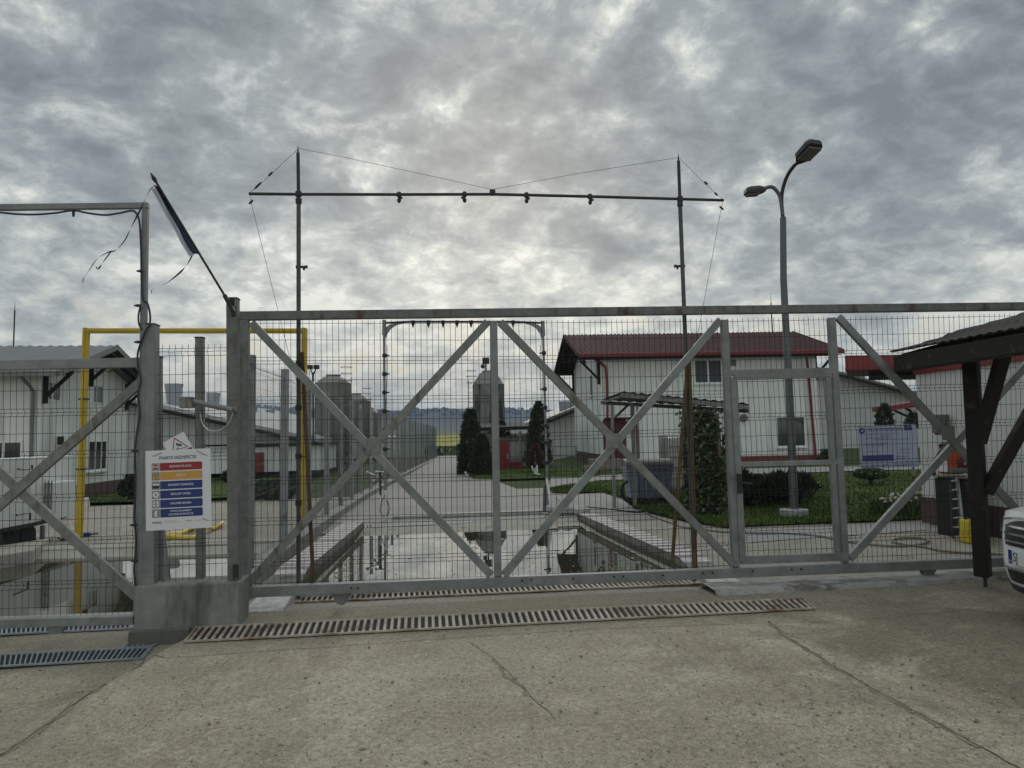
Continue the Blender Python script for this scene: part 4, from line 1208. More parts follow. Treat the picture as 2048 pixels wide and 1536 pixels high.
# ---------------------------------------------------------------- tall spray arch just behind the gate
AO = .17
G['polegrey'] = mat('dull_pole_steel', (.085, .088, .082), .65, .2, .3, 10, (.06, .035, .02), (.56, .7), 6)
sp_ = thing('spray_arch', 'tall dark pipe spray arch with wire stays and nozzles behind the wide gate', 'spray arch', PG(597, 1197, AO))
mb = MB(); mb.tube([PG(597, 1198, AO), PG(597.3, 400, AO)], .022, 10); mb.build('pole', G['polegrey'], sp_, smooth=True)
mb = MB(); mb.tube([PG(597.3, 404, AO), PG(596, 306, AO)], .018, 10); mb.tube([PG(596, 308, AO), PG(596, 292, AO)], [.012, .003], 8); mb.build('mast_tip', G['darkpipe'], sp_, smooth=True)
mb = MB(); mb.tube([PG(1389.5, 1162, AO), PG(1360, 408, AO)], .022, 10); mb.build('pole', G['polegrey'], sp_, smooth=True)
mb = MB(); mb.tube([PG(1360, 410, AO), PG(1357, 322, AO)], .018, 10); mb.tube([PG(1357, 324, AO), PG(1356.6, 308, AO)], [.012, .003], 8); mb.build('mast_tip', G['darkpipe'], sp_, smooth=True)
mb = MB(); mb.tube([PG(u, v, AO) for u, v in ((498, 387.5), (597, 388.5), (790, 389), (985, 388.5), (1180, 393), (1360, 398), (1447, 400.5))], .0155, 10); mb.build('crossbar', G['darkpipe'], sp_, smooth=True)
mb = MB()
for pts in (((597, 297), (530, 360), (500, 385)), ((598, 297), (690, 315), (830, 345), (985, 379)), ((985, 379), (1150, 348), (1357, 315)), ((1358, 315), (1410, 368), (1446, 398)),
            ((501, 390), (503, 408), (580, 718), (597, 775)), ((1446, 402), (1440, 430), (1390, 700))):
    mb.tube([PG(u, v, AO - .02) for u, v in pts], .0022, 4, caps=False)
for c, L in (((516, 371), 1), ((541, 348), .6), ((1412, 366), .5), ((1432, 388), .5), ((502, 404), .6), ((1443, 416), .6)):
    p = PG(*c, AO - .02); dd = V((.6, 0, .6)) if c[0] < 600 else V((.6, 0, -.6)); dd = dd.normalized() * .05 * L
    mb.tube([p - dd, p - dd * .6, p + dd * .6, p + dd], [.004, .011, .011, .004], 6)
mb.build('stay_wire', G['darkpipe'], sp_)
for u, v in ((798, 389), (929, 388.5), (1053, 390), (1180, 393)):
    p = PG(u, v, AO); mb = MB(); mb.lathe(p - V((0, 0, .03)), [(.02, .055), (.026, .04), (.026, .01), (.014, 0), (.014, -.02), (.022, -.025), (.02, -.045), (.008, -.06)], 10); mb.tube([p - V((0, 0, .045)), p + V((.035 * (1 if u != 929 else -1), 0, -.035))], .013, 8)
    mb.build('nozzle', G['darkpipe'], sp_, smooth=True)
for u, v, s in ((598, 534, 1), (1364, 532, -1)):
    p = PG(u, v, AO); mb = MB(); mb.tube([p - V((.03 * s, 0, 0)), p + V((.05 * s, 0, 0)), p + V((.085 * s, 0, 0))], [.018, .012, .02], 8); mb.tube([p + V((.05 * s, 0, 0)), p + V((.05 * s, 0, -.035))], [.016, .01], 8); mb.build('nozzle', G['black'], sp_, smooth=True)
for u, v in ((597.3, 402), (1360, 408), (597, 388), (1360, 398), (597, 728), (597, 815), (597, 912), (597, 1006), (985, 385), (1383, 830), (1388, 1068)):
    p = PG(u, v, AO); mb = MB(); mb.lathe(p, [(.024, -.03), (.032, -.025), (.032, .025), (.024, .03)], 10); mb.build('coupling', G['darkpipe'], sp_, smooth=True)
for lab, a, b in (('thin brown wooden prop leaning against the left arch pole', (604, 704), (627, 1165)),
                  ('brown wooden prop slanting left from the right arch pole', (1377, 705), (1344, 1128)),
                  ('brown wooden prop standing almost upright against the right arch pole', (1378, 705), (1392, 1150))):
    mb = MB(); mb.beam(PG(*b, AO - .05), PG(*a, AO - .05), .035, .03, up=(0, 1, 0)); solo(mb.build('wooden_prop', G['rust'], bevel=.004), lab, 'prop')

# ---------------------------------------------------------------- far spray arch beyond the basin
FO2 = PL(771, 1036, V((0, 14.2, 0)), GN)


def PF(u, v, o=0.0): return PL(u, v, V((0, 14.25, 0)) + GN * o, GN)


fa = thing('spray_arch', 'grey plastic pipe spray arch with curved corners beyond the far end of the basin', 'spray arch', PF(771, 1036))
mb = MB(); mb.tube([PF(771, 1036), PF(770, 960), PF(768, 656)], .024, 10); mb.tube([PF(768, 670), PF(768.5, 640)], .04, 10); mb.build('leg', G['galv'], fa, smooth=True)
mb = MB(); mb.tube([PF(1096, 1018), PF(1094, 955), PF(1086, 656)], .024, 10); mb.tube([PF(1086.6, 672), PF(1085.5, 642)], .04, 10); mb.build('leg', G['galv'], fa, smooth=True)
mb = MB(); mb.tube([PF(765, 646), PF(820, 643.5), PF(1020, 643.5), PF(1088, 646)], .022, 10); mb.build('crossbar', G['darkpipe'], fa, smooth=True)
for s, ux in ((1, 769), (-1, 1086)):
    mb = MB()
    pts = [(ux + s * 3, 680), (ux + s * 6, 668), (ux + s * 14, 657), (ux + s * 26, 650), (ux + s * 36, 648)]
    inn = [(ux - s * 1, 660), (ux + s * 2, 655), (ux + s * 10, 649), (ux + s * 22, 646), (ux + s * 34, 646)]
    mb.add([PF(*q, -.02) for q in pts] + [PF(*q, -.02) for q in inn] + [PF(*q, .02) for q in pts] + [PF(*q, .02) for q in inn],
           [f for i in range(4) for f in ((i, i + 1, i + 6, i + 5), (i + 10, i + 15, i + 16, i + 11), (i, i + 10, i + 11, i + 1), (i + 5, i + 6, i + 16, i + 15))])
    mb.build('corner_brace', G['galv'], fa)
    mb = MB(); a, b = PF(ux + s * 6, 680, 0), PF(ux + s * 8, 800, 0); mb.tube([PF(ux + s * 5, 690), PF(ux + s * 6, 740), PF(ux + s * 2, 830), PF(ux - s * 6, 880)], .006, 5, caps=False); mb.build('thin_hose', G['black'], fa)
for u, v, s in ((769, 711, 1), (769, 748, 1), (769, 785, 1), (769, 822, 1), (769.5, 860, 1), (770, 898, 1), (1088, 706, -1), (1089.5, 778, -1), (1090.5, 815, -1), (1092, 851, -1), (1093, 885, -1), (1094, 925, -1)):
    p = PF(u, v, -.01); mb = MB(); mb.lathe(p, [(.03, -.04), (.045, -.03), (.045, .03), (.03, .04)], 10); mb.tube([p, p + V((.10 * s, 0, 0))], [.022, .012], 8); mb.build('nozzle', G['black'], fa, smooth=True)
for u in (826, 857, 886, 914, 942, 1026):
    p = PF(u, 644); mb = MB(); mb.lathe(p, [(.012, -.11), (.02, -.07), (.035, -.03), (.04, .03)], 10); mb.build('nozzle', G['black'], fa, smooth=True)
mb = MB(); mb.beam(PF(772, 1038, -.06), PF(771.5, 981, -.06), .05, .03, up=(0, 1, 0)); mb.build('foot_cover', G['white'], fa, bevel=.004)
mb = MB(); mb.beam(PF(1103, 1021, -.06), PF(1093.5, 956, -.03), .05, .03, up=(0, 1, 0)); mb.build('foot_cover', G['white'], fa, bevel=.004)
mb = MB(); mb.prism([PF(*q, .05) for q in ((1087, 972), (1092, 965), (1096, 1025), (1086, 1024))], GN * .05); mb.build('foot_stay', G['grey_plastic'], fa)
mb = MB(); mb.tube(spline([PF(u, v, -.1) for u, v in ((770, 990), (763, 1005), (760, 1020), (764, 1030), (769, 1033))]), .008, 6); mb.tube(spline([PF(u, v, -.1) for u, v in ((774, 1000), (778, 1012), (777, 1024), (774, 1033))]), .01, 6); mb.build('feed_hose', G['black'], fa, smooth=True)
mb = MB(); a, b = PF(785, 1037, .0), PF(1086, 1023, .0); a.z = Hg(a.x, a.y); b.z = Hg(b.x, b.y); mb.frame(a, b - a, GN * .22, (0, 0, .085)); solo(mb.build('ground_beam', G['concrete_pale'], bevel=.02), 'low pale concrete beam on the ground between the feet of the far arch', 'beam')
# valve cluster on the wall top
vc = thing('valve_cluster', 'silver pipe valves and levers standing on the fence wall by the far arch', 'valve', P(762, 965, 14.0))
for i, (a, b, r) in enumerate((((735, 945), (756, 953), .018), ((752, 944), (768, 944), .016), ((748, 962), (764, 948), .015), ((756, 952), (768, 966), .016), ((757, 968), (768, 972), .014), ((760, 946), (761, 990), .02))):
    mb = MB(); mb.tube([P(*a, 14.0), P(*b, 14.0)], r, 8); mb.lathe(P(*a, 14.0), [(.01, -.03), (.028, -.02), (.028, .02), (.01, .03)], 8, (1, 0, .4)); mb.build('pipe', G['alu' if i != 5 else 'darkpipe'], vc, smooth=True)
mb = MB(); q = P(1108, 1010, 13.9)
for dx, dz, s in ((0, 0, .16), (.25, -.02, .19), (.5, -.05, .2)):
    mb.lathe(q + V((dx, .1, dz - .1)), [(s * .6, -.1), (s, -.02), (s * .95, .06), (s * .5, .12), (.01, .13)], 9)
solo(mb.build('rubble_heap', G['concrete_pale'], smooth=True), 'heap of broken concrete beside the right foot of the far arch', 'rubble')
# ---------------------------------------------------------------- buildings
def loc_on(M, u, v, axis, val):
    """pixel -> local point on the local plane axis=val of frame M"""
    n = V((0, 0, 0)); n[axis] = 1
    p0 = V((0, 0, 0)); p0[axis] = val
    w_ = PL(u, v, M @ p0, (M.to_3x3() @ n))
    return M.inverted() @ w_


def window(parent, x0, x1, z0, z1, y=0, axis='x', sgn=-1, mull=(.5,), gm='glass', name='window', depth=.05, sill=True):
    """window on local plane; sgn = outward direction along the plane normal"""
    def pt(a, n, z):
        return V((a, y + sgn * n, z)) if axis == 'x' else V((y + sgn * n, a, z))
    fr = MB(); f = .055
    def bar(a0, a1, b0, b1, n0, n1):
        p, q = pt(a0, n0, b0), pt(a1, n1, b1); fr.box(p, q)
    bar(x0 - f, x0, z0 - f, z1 + f, -.02, .03); bar(x1, x1 + f, z0 - f, z1 + f, -.02, .03)
    bar(x0, x1, z1, z1 + f, -.02, .028); bar(x0, x1, z0 - f, z0, -.02, .028)
    for k in mull:
        c = x0 + (x1 - x0) * k; bar(c - f * .6, c + f * .6, z0, z1, -.02, .026)
    o = fr.build(name, G['white'], parent, local=True)
    g_ = MB(); g_.box(pt(x0, -.015, z0), pt(x1, .006, z1)); g_.build('pane', G[gm], o, local=True)
    if sill:
        s_ = MB(); s_.box(pt(x0 - .1, 0, z0 - f - .05), pt(x1 + .1, .10, z0 - f)); s_.build('sill', G['white'], o, local=True)
    return o


def gable_roof(parent, L0, L1, D, ov_f, ov_b, ze, rise, th, mt, name='roof', rib=.22, ribh=.03):
    """ridge along local x, eaves at y=-ov_f and D+ov_b"""
    mb = MB(); yr = D / 2; zr = ze + rise
    k0 = rise / (D / 2)
    n = int((L1 - L0) / (rib / 4)); xs = [L0 + (L1 - L0) * i / n for i in range(n + 1)]
    prof = [0, 1, 1, 0]
    for sgn, ye in ((-1, -ov_f), (1, D + ov_b)):
        zed = ze - k0 * (ov_f if sgn < 0 else ov_b)
        vs = []
        for i, x in enumerate(xs):
            h = ribh * (1 if (i % 4) in (1, 2) else 0)
            vs += [V((x, ye, zed + h)), V((x, yr, zr + h))]
        mb.add(vs, [((2 * i, 2 * i + 2, 2 * i + 3, 2 * i + 1) if sgn < 0 else (2 * i + 1, 2 * i + 3, 2 * i + 2, 2 * i)) for i in range(n)])
        a = [V((L0, ye, zed - th)), V((L1, ye, zed - th)), V((L1, yr, zr - th)), V((L0, yr, zr - th))]
        mb.add(a, [(3, 2, 1, 0) if sgn < 0 else (0, 1, 2, 3)])
    o = mb.build(name, G[mt], parent, local=True)
    return o, k0


# --- house with the red roof
p0 = P(1207, 931, 30.0)
H1 = thing('house', 'two-storey white house with a dark red tiled roof and red downpipes', 'house', p0, rotz=rad(3.0), roty=-.0065)
M1 = ROOT[H1.name]
LX, DY, WH = 9.35, 8.2, 4.78
GA = 1.28
mb = MB()
mb.prism([(0, 0, -.3), (LX, 0, -.3), (LX, 0, WH), (0, 0, WH)], (0, .2, 0)); mb.v = [v for v in mb.v]
wl = MB()
wl.add([(0, 0, -.4), (LX, 0, -.4), (LX, DY, -.4), (0, DY, -.4), (0, 0, WH), (LX, 0, WH), (LX, DY, WH), (0, DY, WH), (0, DY / 2, WH + GA), (LX, DY / 2, WH + GA)],
       [(0, 1, 5, 4), (2, 3, 7, 6), (3, 0, 4, 8, 7), (1, 2, 6, 9, 5), (4, 5, 9, 8), (9, 6, 7, 8)])
wl.build('wall', G['panel'], H1, local=True)
rf, k0 = gable_roof(H1, -1.0, LX + .95, DY, .62, .62, WH + .05, GA, .10, 'redroof', rib=.20, ribh=.035)
ze = WH + .05 - k0 * .62
mb = MB(); mb.box((-1.0, -.70, ze - .13), (LX + .95, -.61, ze + .03)); mb.build('gutter', G['red'], H1, local=True, bevel=.02)
for x in (-1.03, LX + .95):
    mb = MB()
    for y0, y1 in ((-.62, DY / 2), (DY + .62, DY / 2)):
        z0, z1 = ze, WH + .05 + GA
        mb.add([(x, y0, z0 - .14), (x, y1, z1 - .14), (x, y1, z1 + .05), (x, y0, z0 + .05), (x + .03, y0, z0 - .14), (x + .03, y1, z1 - .14), (x + .03, y1, z1 + .05), (x + .03, y0, z0 + .05)],
               [(0, 1, 2, 3), (7, 6, 5, 4), (3, 2, 6, 7), (0, 4, 5, 1), (0, 3, 7, 4)])
    mb.build('bargeboard', G['redroof'], H1, local=True)
mb = MB(); mb.box((-.9, -.6, ze - .17), (LX + .85, -.01, ze - .14))
for i in range(17): x = -.5 + i * .62; mb.beam((x, -.6, ze - .03), (x, 0, ze + .12), .07, .1)
mb.build('eaves', G['beam'], H1, local=True)
# gable brackets
for (x0, sg) in ((0, -1), (LX, 1)):
    for y in (.15, DY / 2, DY - .15):
        z = WH - .1 + (GA if y == DY / 2 else 0) - .1
        mb = MB()
        mb.beam((x0 + sg * .06, y, z), (x0 + sg * .06, y, z - 1.15), .11, .11, up=(0, 1, 0))
        mb.beam((x0, y, z - .03), (x0 + sg * .95, y, z - .03), .10, .12)
        mb.beam((x0 + sg * .06, y, z - .95), (x0 + sg * .85, y, z - .1), .09, .09, up=(0, 1, 0))
        mb.build('bracket', G['beam'], H1, local=True)
    mb = MB()
    for y0, y1 in ((-.5, DY / 2), (DY + .5, DY / 2)): mb.beam((x0 + sg * .5, y0, ze - .05), (x0 + sg * .5, y1, WH + GA - .12), .10, .13); mb.beam((x0 + sg * .88, y0, ze - .05), (x0 + sg * .88, y1, WH + GA - .12), .08, .13)
    mb.build('verge_rafter', G['beam'], H1, local=True)
mb = MB(); mb.box((-.03, -.04, -.45), (LX + .03, 0, .25)); mb.build('plinth', G['redplinth'], H1, local=True)
mb = MB(); mb.box((-.04, -.03, -.45), (0, DY, .45)); mb.build('plinth', G['brown'], H1, local=True)
for u0, v0, u1, v1, ml, gm in ((1391, 721, 1441, 765, (.5,), 'screen'), (1556, 834, 1607, 892, (.5,), 'glass')):
    a, b = loc_on(M1, u0, v1, 1, 0), loc_on(M1, u1, v0, 1, 0)
    window(H1, a.x, b.x, a.z, b.z, 0, 'x', -1, ml, gm)
a, b = loc_on(M1, 1458, 732, 1, 0), loc_on(M1, 1471, 719, 1, 0); mb = MB(); mb.box((a.x, -.03, a.z), (b.x, .02, b.z)); mb.build('vent_grille', G['grey_plastic'], H1, local=True)
# porch door at the corner
a, b = loc_on(M1, 1190, 931, 1, -.02), loc_on(M1, 1250, 838, 1, -.02)
mb = MB(); mb.box((.02, -.06, -.1), (b.x, .05, b.z)); dr = mb.build('door', G['darkred'], H1, local=True)
mb = MB(); mb.box((.1, -.5, b.z), (b.x + .25, .0, b.z + .06)); mb.build('door_canopy', G['redroof'], H1, local=True)
mb = MB()
for i in range(1, 5): x = b.x * i / 5; mb.box((x - .01, -.075, 0), (x + .01, -.06, b.z - .1))
mb.build('door_batten', G['darkred'], dr, local=True)
# downpipes
for pts in (((1165, 706), (1178, 712), (1196, 722), (1211, 733), (1214, 760), (1215, 838), (1250, 846), (1268, 845), (1274, 856), (1276, 925)), ((1612, 704), (1617, 745), (1624, 830), (1632, 918))):
    q = []
    for i, (u, v) in enumerate(pts):
        dep = -.62 if (v < 708) else -.10
        q.append(loc_on(M1, u, v, 1, dep))
    mb = MB(); mb.tube(q, .055, 10); mb.build('downpipe', G['red'], H1, local=True, smooth=True)
a = loc_on(M1, 1487, 836, 1, -.05); mb = MB(); mb.lathe((a.x, -.12, a.z), [(.01, -.02), (.16, -.02), (.16, .12), (.1, .14), (.02, .14)], 18, (0, 1, 0)); mb.build('vent_cap', G['grey_plastic'], H1, local=True, smooth=True)
lr = loc_on(M1, 1545, 668, 1, DY / 2); mb = MB(); mb.tube([(lr.x, DY / 2, WH + GA), (lr.x, DY / 2, WH + GA + 1.5)], .03, 6); mb.tube([(lr.x, DY / 2, WH + GA + 1.45), (lr.x, DY / 2, WH + GA + 2.0)], [.015, .004], 6); mb.build('lightning_rod', G['darkpipe'], H1, local=True)
# side windows on the left gable wall
for y, z in ((2.2, 3.1),):
    window(H1, y, y + .5, z, z + .9, 0, 'y', -1, (), 'screen')

# --- white house on the left
q0 = P(75, 1004, 20.9)
H2 = thing('house', 'white gabled house with grey sheet roof and dark timber brackets', 'house', q0, rotz=rad(5.5))
M2 = ROOT[H2.name]
D2, L2, W2, GA2 = 5.7, 12.0, 3.95, .95
wl = MB()
wl.add([(-L2, 0, -.3), (0, 0, -.3), (0, D2, -.3), (-L2, D2, -.3), (-L2, 0, W2), (0, 0, W2), (0, D2, W2), (-L2, D2, W2), (-L2, D2 / 2, W2 + GA2), (0, D2 / 2, W2 + GA2)],
       [(0, 1, 5, 4), (2, 3, 7, 6), (3, 0, 4, 8, 7), (1, 2, 6, 9, 5), (4, 5, 9, 8), (9, 6, 7, 8)])
wl.build('wall', G['panel_y'], H2, local=True)
rf2, k2 = gable_roof(H2, -L2 - .6, .85, D2, .75, .75, W2 + .04, GA2, .09, 'roofgrey', rib=.32, ribh=.03)
ze2 = W2 + .04 - k2 * .75
mb = MB()
for y0, y1 in ((-.75, D2 / 2), (D2 + .75, D2 / 2)):
    x = .85; z0, z1 = ze2, W2 + .04 + GA2
    mb.add([(x, y0, z0 - .13), (x, y1, z1 - .13), (x, y1, z1 + .05), (x, y0, z0 + .05), (x + .03, y0, z0 - .13), (x + .03, y1, z1 - .13), (x + .03, y1, z1 + .05), (x + .03, y0, z0 + .05)],
           [(3, 2, 1, 0), (4, 5, 6, 7), (7, 6, 2, 3), (1, 5, 4, 0), (4, 7, 3, 0)])
mb.build('bargeboard', G['roofgrey'], H2, local=True)
mb = MB(); mb.box((-L2 - .6, -.84, ze2 - .12), (.85, -.75, ze2 + .02)); mb.build('gutter', G['roofgrey'], H2, local=True)
mb = MB()
for y0, y1 in ((-.6, D2 / 2), (D2 + .6, D2 / 2)): mb.beam((.42, y0, ze2 - .04), (.42, y1, W2 + GA2 - .1), .10, .13); mb.beam((.78, y0, ze2 - .04), (.78, y1, W2 + GA2 - .1), .09, .13)
mb.build('verge_rafter', G['beam'], H2, local=True)
for y in (.12, D2 / 2, D2 - .12):
    z = W2 - .12 + (GA2 - .25 if abs(y - D2 / 2) < .1 else 0); mb = MB()
    mb.beam((.06, y, z), (.06, y, z - .95), .11, .11, up=(0, 1, 0)); mb.beam((0, y, z - .03), (.82, y, z - .03), .10, .12); mb.beam((.06, y, z - .75), (.74, y, z - .08), .09, .09, up=(0, 1, 0))
    mb.build('bracket', G['beam'], H2, local=True)
mb = MB(); mb.box((0, -.04, -.4), (.04, D2, .34)); mb.build('plinth', G['brown'], H2, local=True)
for u0, v0, u1, v1, ml, gm, si in ((95, 768, 119, 798, (.35,), 'glass', False), (186, 774, 204, 804, (.3,), 'glass', False), (176, 883, 212, 940, (.36, .72), 'glass', True)):
    a, b = loc_on(M2, u0, v1, 0, 0), loc_on(M2, u1, v0, 0, 0)
    window(H2, min(a.y, b.y), max(a.y, b.y), min(a.z, b.z), max(a.z, b.z), 0, 'y', 1, ml, gm, sill=si)
a, b = loc_on(M2, -60, 918, 1, 0), loc_on(M2, 42, 885, 1, 0); window(H2, a.x, b.x, a.z, b.z, 0, 'x', -1, (.33, .66), 'glass')
a = loc_on(M2, 66, 900, 1, 0); mb = MB(); mb.tube([(a.x, -.8, ze2 - .1), (a.x, -.3, ze2 - .35), (a.x, -.09, ze2 - .5), (a.x, -.09, 0)], .05, 10); mb.build('downpipe', G['roofgrey'], H2, local=True, smooth=True)
a, b = loc_on(M2, 111, 893, 0, 0), loc_on(M2, 138, 870, 0, 0); mb = MB(); mb.box((0, a.y, a.z), (.28, b.y, b.z)); ac = mb.build('air_conditioner', G['white'], H2, local=True, bevel=.02)
mb = MB(); mb.lathe((.28, (a.y + b.y) / 2 + .1, (a.z + b.z) / 2), [(.01, 0), (.2, 0), (.2, .015), (.01, .018)], 20, (1, 0, 0)); mb.build('fan_grille', G['black'], ac, local=True)
mb = MB(); mb.box((.05, min(a.y, b.y) - .012, min(a.z, b.z) + .05), (.24, min(a.y, b.y) + .01, max(a.z, b.z) - .05)); mb.build('side_grille', G['black'], ac, local=True)
a = loc_on(M2, 27, 693, 1, D2 / 2); mb = MB(); mb.tube([(a.x, D2 / 2, W2 + GA2), (a.x, D2 / 2, W2 + GA2 + 1.25)], .022, 6); mb.tube([(a.x, D2 / 2, W2 + GA2 + 1.2), (a.x, D2 / 2, W2 + GA2 + 1.55)], [.012, .003], 6); mb.build('lightning_rod', G['darkpipe'], H2, local=True)


# --- long barns, gable end towards the gate
def barn(label, px, Y, depth, rot, mt, vents, roofm, th=.35):
    pts = [P(u, v, Y) for u, v in px]
    o = thing('barn', label, 'barn', pts[0])
    dv = V((-math.tan(rot), 1, 0)) * depth
    mb = MB(); mb.prism(pts, dv); mb.build('wall', G[mt], o)
    top = [p for p in pts[1:-1]]
    mb = MB()
    for a, b in zip(top, top[1:]):
        d = (b - a); n_ = V((-d.z, 0, d.x)).normalized()
        mb.frame(a - V((0, .6, 0)) + n_ * .02, d, dv + V((0, .6, 0)), n_ * th * .5)
    rfo = mb.build('roof', G[roofm], o)
    mb = MB()
    for a, b in zip(top, top[1:]):
        d = (b - a); n_ = V((-d.z, 0, d.x)).normalized()
        mb.frame(a - V((0, .66, 0)) - n_ * .16, d, V((0, .05, 0)), n_ * .12)
    mb.build('fascia', G['beam'], o)
    for (u, v0, v1, r0, r1, dy) in vents:
        a, b = P(u, v1, Y + dy), P(u, v0, Y + dy); h = b.z - a.z
        mb = MB(); mb.lathe(a - V((0, 0, .6)), [(r0, 0), (r0, .6), (r1, .6 + h), (r1 * .92, .6 + h), (r1 * .9, .5 + h)], 20); mb.build('vent_stack', G['grey_stack'], o, smooth=True)
    return o


G['grey_stack'] = mat('vent_stack', (.30, .315, .335), .6, 0, .12, 1.5)
barn('long grey barn with pale roof edge and tapered vent stacks behind the white house', [(-150, 965), (-150, 812), (80, 764), (642, 884), (642, 932)], 36, 45, rad(4), 'barnwall',
     ((347, 768, 812, .30, .47, 2), (426, 786, 835, .30, .44, 10), (505, 812, 845, .3, .42, 22), (540, 820, 850, .3, .42, 30), (575, 832, 858, .3, .42, 38)), 'roofpale')
barn('wide grey barn behind the red roofed house with vent stacks on its roof', [(1094, 935), (1094, 842), (1152, 818), (1440, 702), (1682, 752), (1850, 797), (2000, 838), (2000, 930)], 43, 40, rad(3), 'barnwall',
     ((1134, 803, 842, .45, .52, 4), (1158, 796, 835, .45, .52, 10), (1713, 735, 775, .42, .62, 1.5)), 'roofgrey', .25)

# --- gatehouse on the right
c0 = P(1848, 1046, 11.7); c0.z = Hg(c0.x, c0.y)
W0 = c0; W1 = c0 + V((TG * 2.9, -2.9, 0))
GH = thing('gatehouse', 'white flat-roofed gatehouse with red roof edge behind the carport', 'building', c0)
ex = V((3.2, .3, 0)); top = 2.62
mb = MB(); b_ = V((W1.x, W1.y, -.1)); mb.frame(b_, W0 - W1, ex, (0, 0, top + .1 + .02)); mb.build('wall', mat('gatehouse_wall', (.62, .62, .60), .6, 0, .06, 1.5, (.45, .45, .42), (.56, .8), 1.5), GH)
nx = V((-1, -.0963, 0)).normalized() * .02
mb = MB(); mb.frame(b_ + nx, (W0 - W1) + V((-.02 * TG, .02, 0)), -nx * 1.02, (0, 0, .42 + Hg(c0.x, c0.y) + .1)); mb.build('plinth', G['brown'], GH)
mb = MB(); ed = V((-.06, 0, 0)); mb.frame(V((W1.x - .06, W1.y - .05, top - .08)), (W0 - W1) + V((0, .02, 0)), ex + V((.12, 0, 0)), (0, 0, .22)); mb.build('roof_edge', G['red'], GH)
z1 = P(1690, 740, 11.9).z; z2 = P(1690, 711, 11.9).z
xl = P(1690, 720, 11.9).x; mb = MB(); mb.prism([(xl, 11.9, z1), (9.3, 11.9, z1), (9.3, 13.4, z1), (xl + .75, 13.4, z1)], (0, 0, z2 - z1)); cn = mb.build('canopy', G['red'], GH)
xs = P(1742, 720, 12.1).x; mb = MB(); mb.prism([(xs, 12.1, z1 - .09), (9.2, 12.1, z1 - .09), (9.2, 13.2, z1 - .09), (xs + .5, 13.2, z1 - .09)], (0, 0, .088)); mb.build('soffit', G['beam'], cn)
# lettering strip on the side wall
mb = MB(); a = P(1868, 812, 10.0)
# --- red awning with bracket on the barn behind
aw = thing('awning', 'small red awning on a dark bracket beyond the notice board', 'awning', P(1800, 840, 26))
mb = MB(); q = [P(u, v, 26) for u, v in ((1777, 812), (1838, 802), (1838, 813), (1777, 822))]; mb.prism(q, (0, 1.2, 0)); mb.build('sheet', G['red'], aw)
mb = MB(); mb.tube([P(1783, 818, 26.2), P(1826, 838, 26.2)], .045, 6); mb.tube(spline([P(u, v, 26.2) for u, v in ((1808, 815), (1818, 820), (1824, 828), (1827, 845))]), .05, 6); mb.build('bracket', G['beam'], aw)

# --- shed with dark roof and red cabinet beyond the lawn
sh = thing('shed', 'low open shed with a dark sheet roof between the conifers', 'shed', P(1030, 947, 33))
mb = MB(); mb.frame(P(948, 862, 33), P(1098, 858, 33) - P(948, 862, 33), (0, 4.5, .25), (0, 0, .16)); mb.build('roof', G['beam'], sh)
mb = MB(); mb.frame(P(1060, 855, 33.2), P(1100, 842, 33.2) - P(1060, 855, 33.2), (0, 4.2, 0), (0, 0, .1)); mb.build('roof', G['beam'], sh)
mb = MB(); mb.frame(P(965, 945, 36.5), P(1098, 945, 36.5) - P(965, 945, 36.5), (0, .2, 0), (0, 0, 1.95)); mb.build('back_wall', G['barnwall'], sh)
for u in (971, 1040, 1094):
    mb = MB(); mb.beam(P(u, 948, 33.1), P(u, 862, 33.1), .12, .12, up=(0, 1, 0)); mb.build('post', G['galv'], sh)
rb = thing('red_cabinet', 'tall dark red metal cabinet standing by the post of the open shed', 'cabinet', P(1008, 948, 32.5))
mb = MB(); a = P(998, 946, 32.5); b = P(1019, 880, 32.5); mb.box(a, V((b.x, 33.0, b.z))); mb.build('body', G['redbox'], rb, bevel=.01)
mb = MB(); mb.box((b.x - .12, 32.46, (a.z + b.z) / 2 - .1), (b.x - .08, 32.5, (a.z + b.z) / 2 + .1)); mb.build('handle', G['alu'], rb)
mb = MB(); a = P(1019, 946, 32.6); b = P(1042, 926, 32.6); mb.box(a, V((b.x, 33.1, b.z)));
rb2 = thing('red_chest', 'low dark red chest beside the tall red cabinet', 'chest', a); mb.build('body', G['redbox'], rb2, bevel=.02)
mb = MB(); mb.box((a.x - .03, 32.57, b.z), (b.x + .03, 33.13, b.z + .05)); mb.build('lid', G['redbox'], rb2)
tk = thing('white_tank', 'pale plastic tank on a stand under the shed roof', 'tank', P(1032, 940, 34))
mb = MB(); a = P(1032, 918, 34.2); mb.lathe(a, [(.01, 0), (.35, 0), (.40, .08), (.40, .7), (.3, .85), (.1, .9), (.1, 1.0), (.01, 1.0)], 16); mb.build('body', G['ibc'], tk, smooth=True)
mb = MB()
for s in (-.3, .3): mb.beam(a + V((s, -.2, -.6)), a + V((s, -.2, 0)), .05, .05, up=(0, 1, 0)); mb.beam(a + V((s, .2, -.6)), a + V((s, .2, 0)), .05, .05, up=(0, 1, 0))
mb.box(a - V((.42, .3, .04)), a + V((.42, .3, 0))); mb.build('stand', G['galv'], tk)

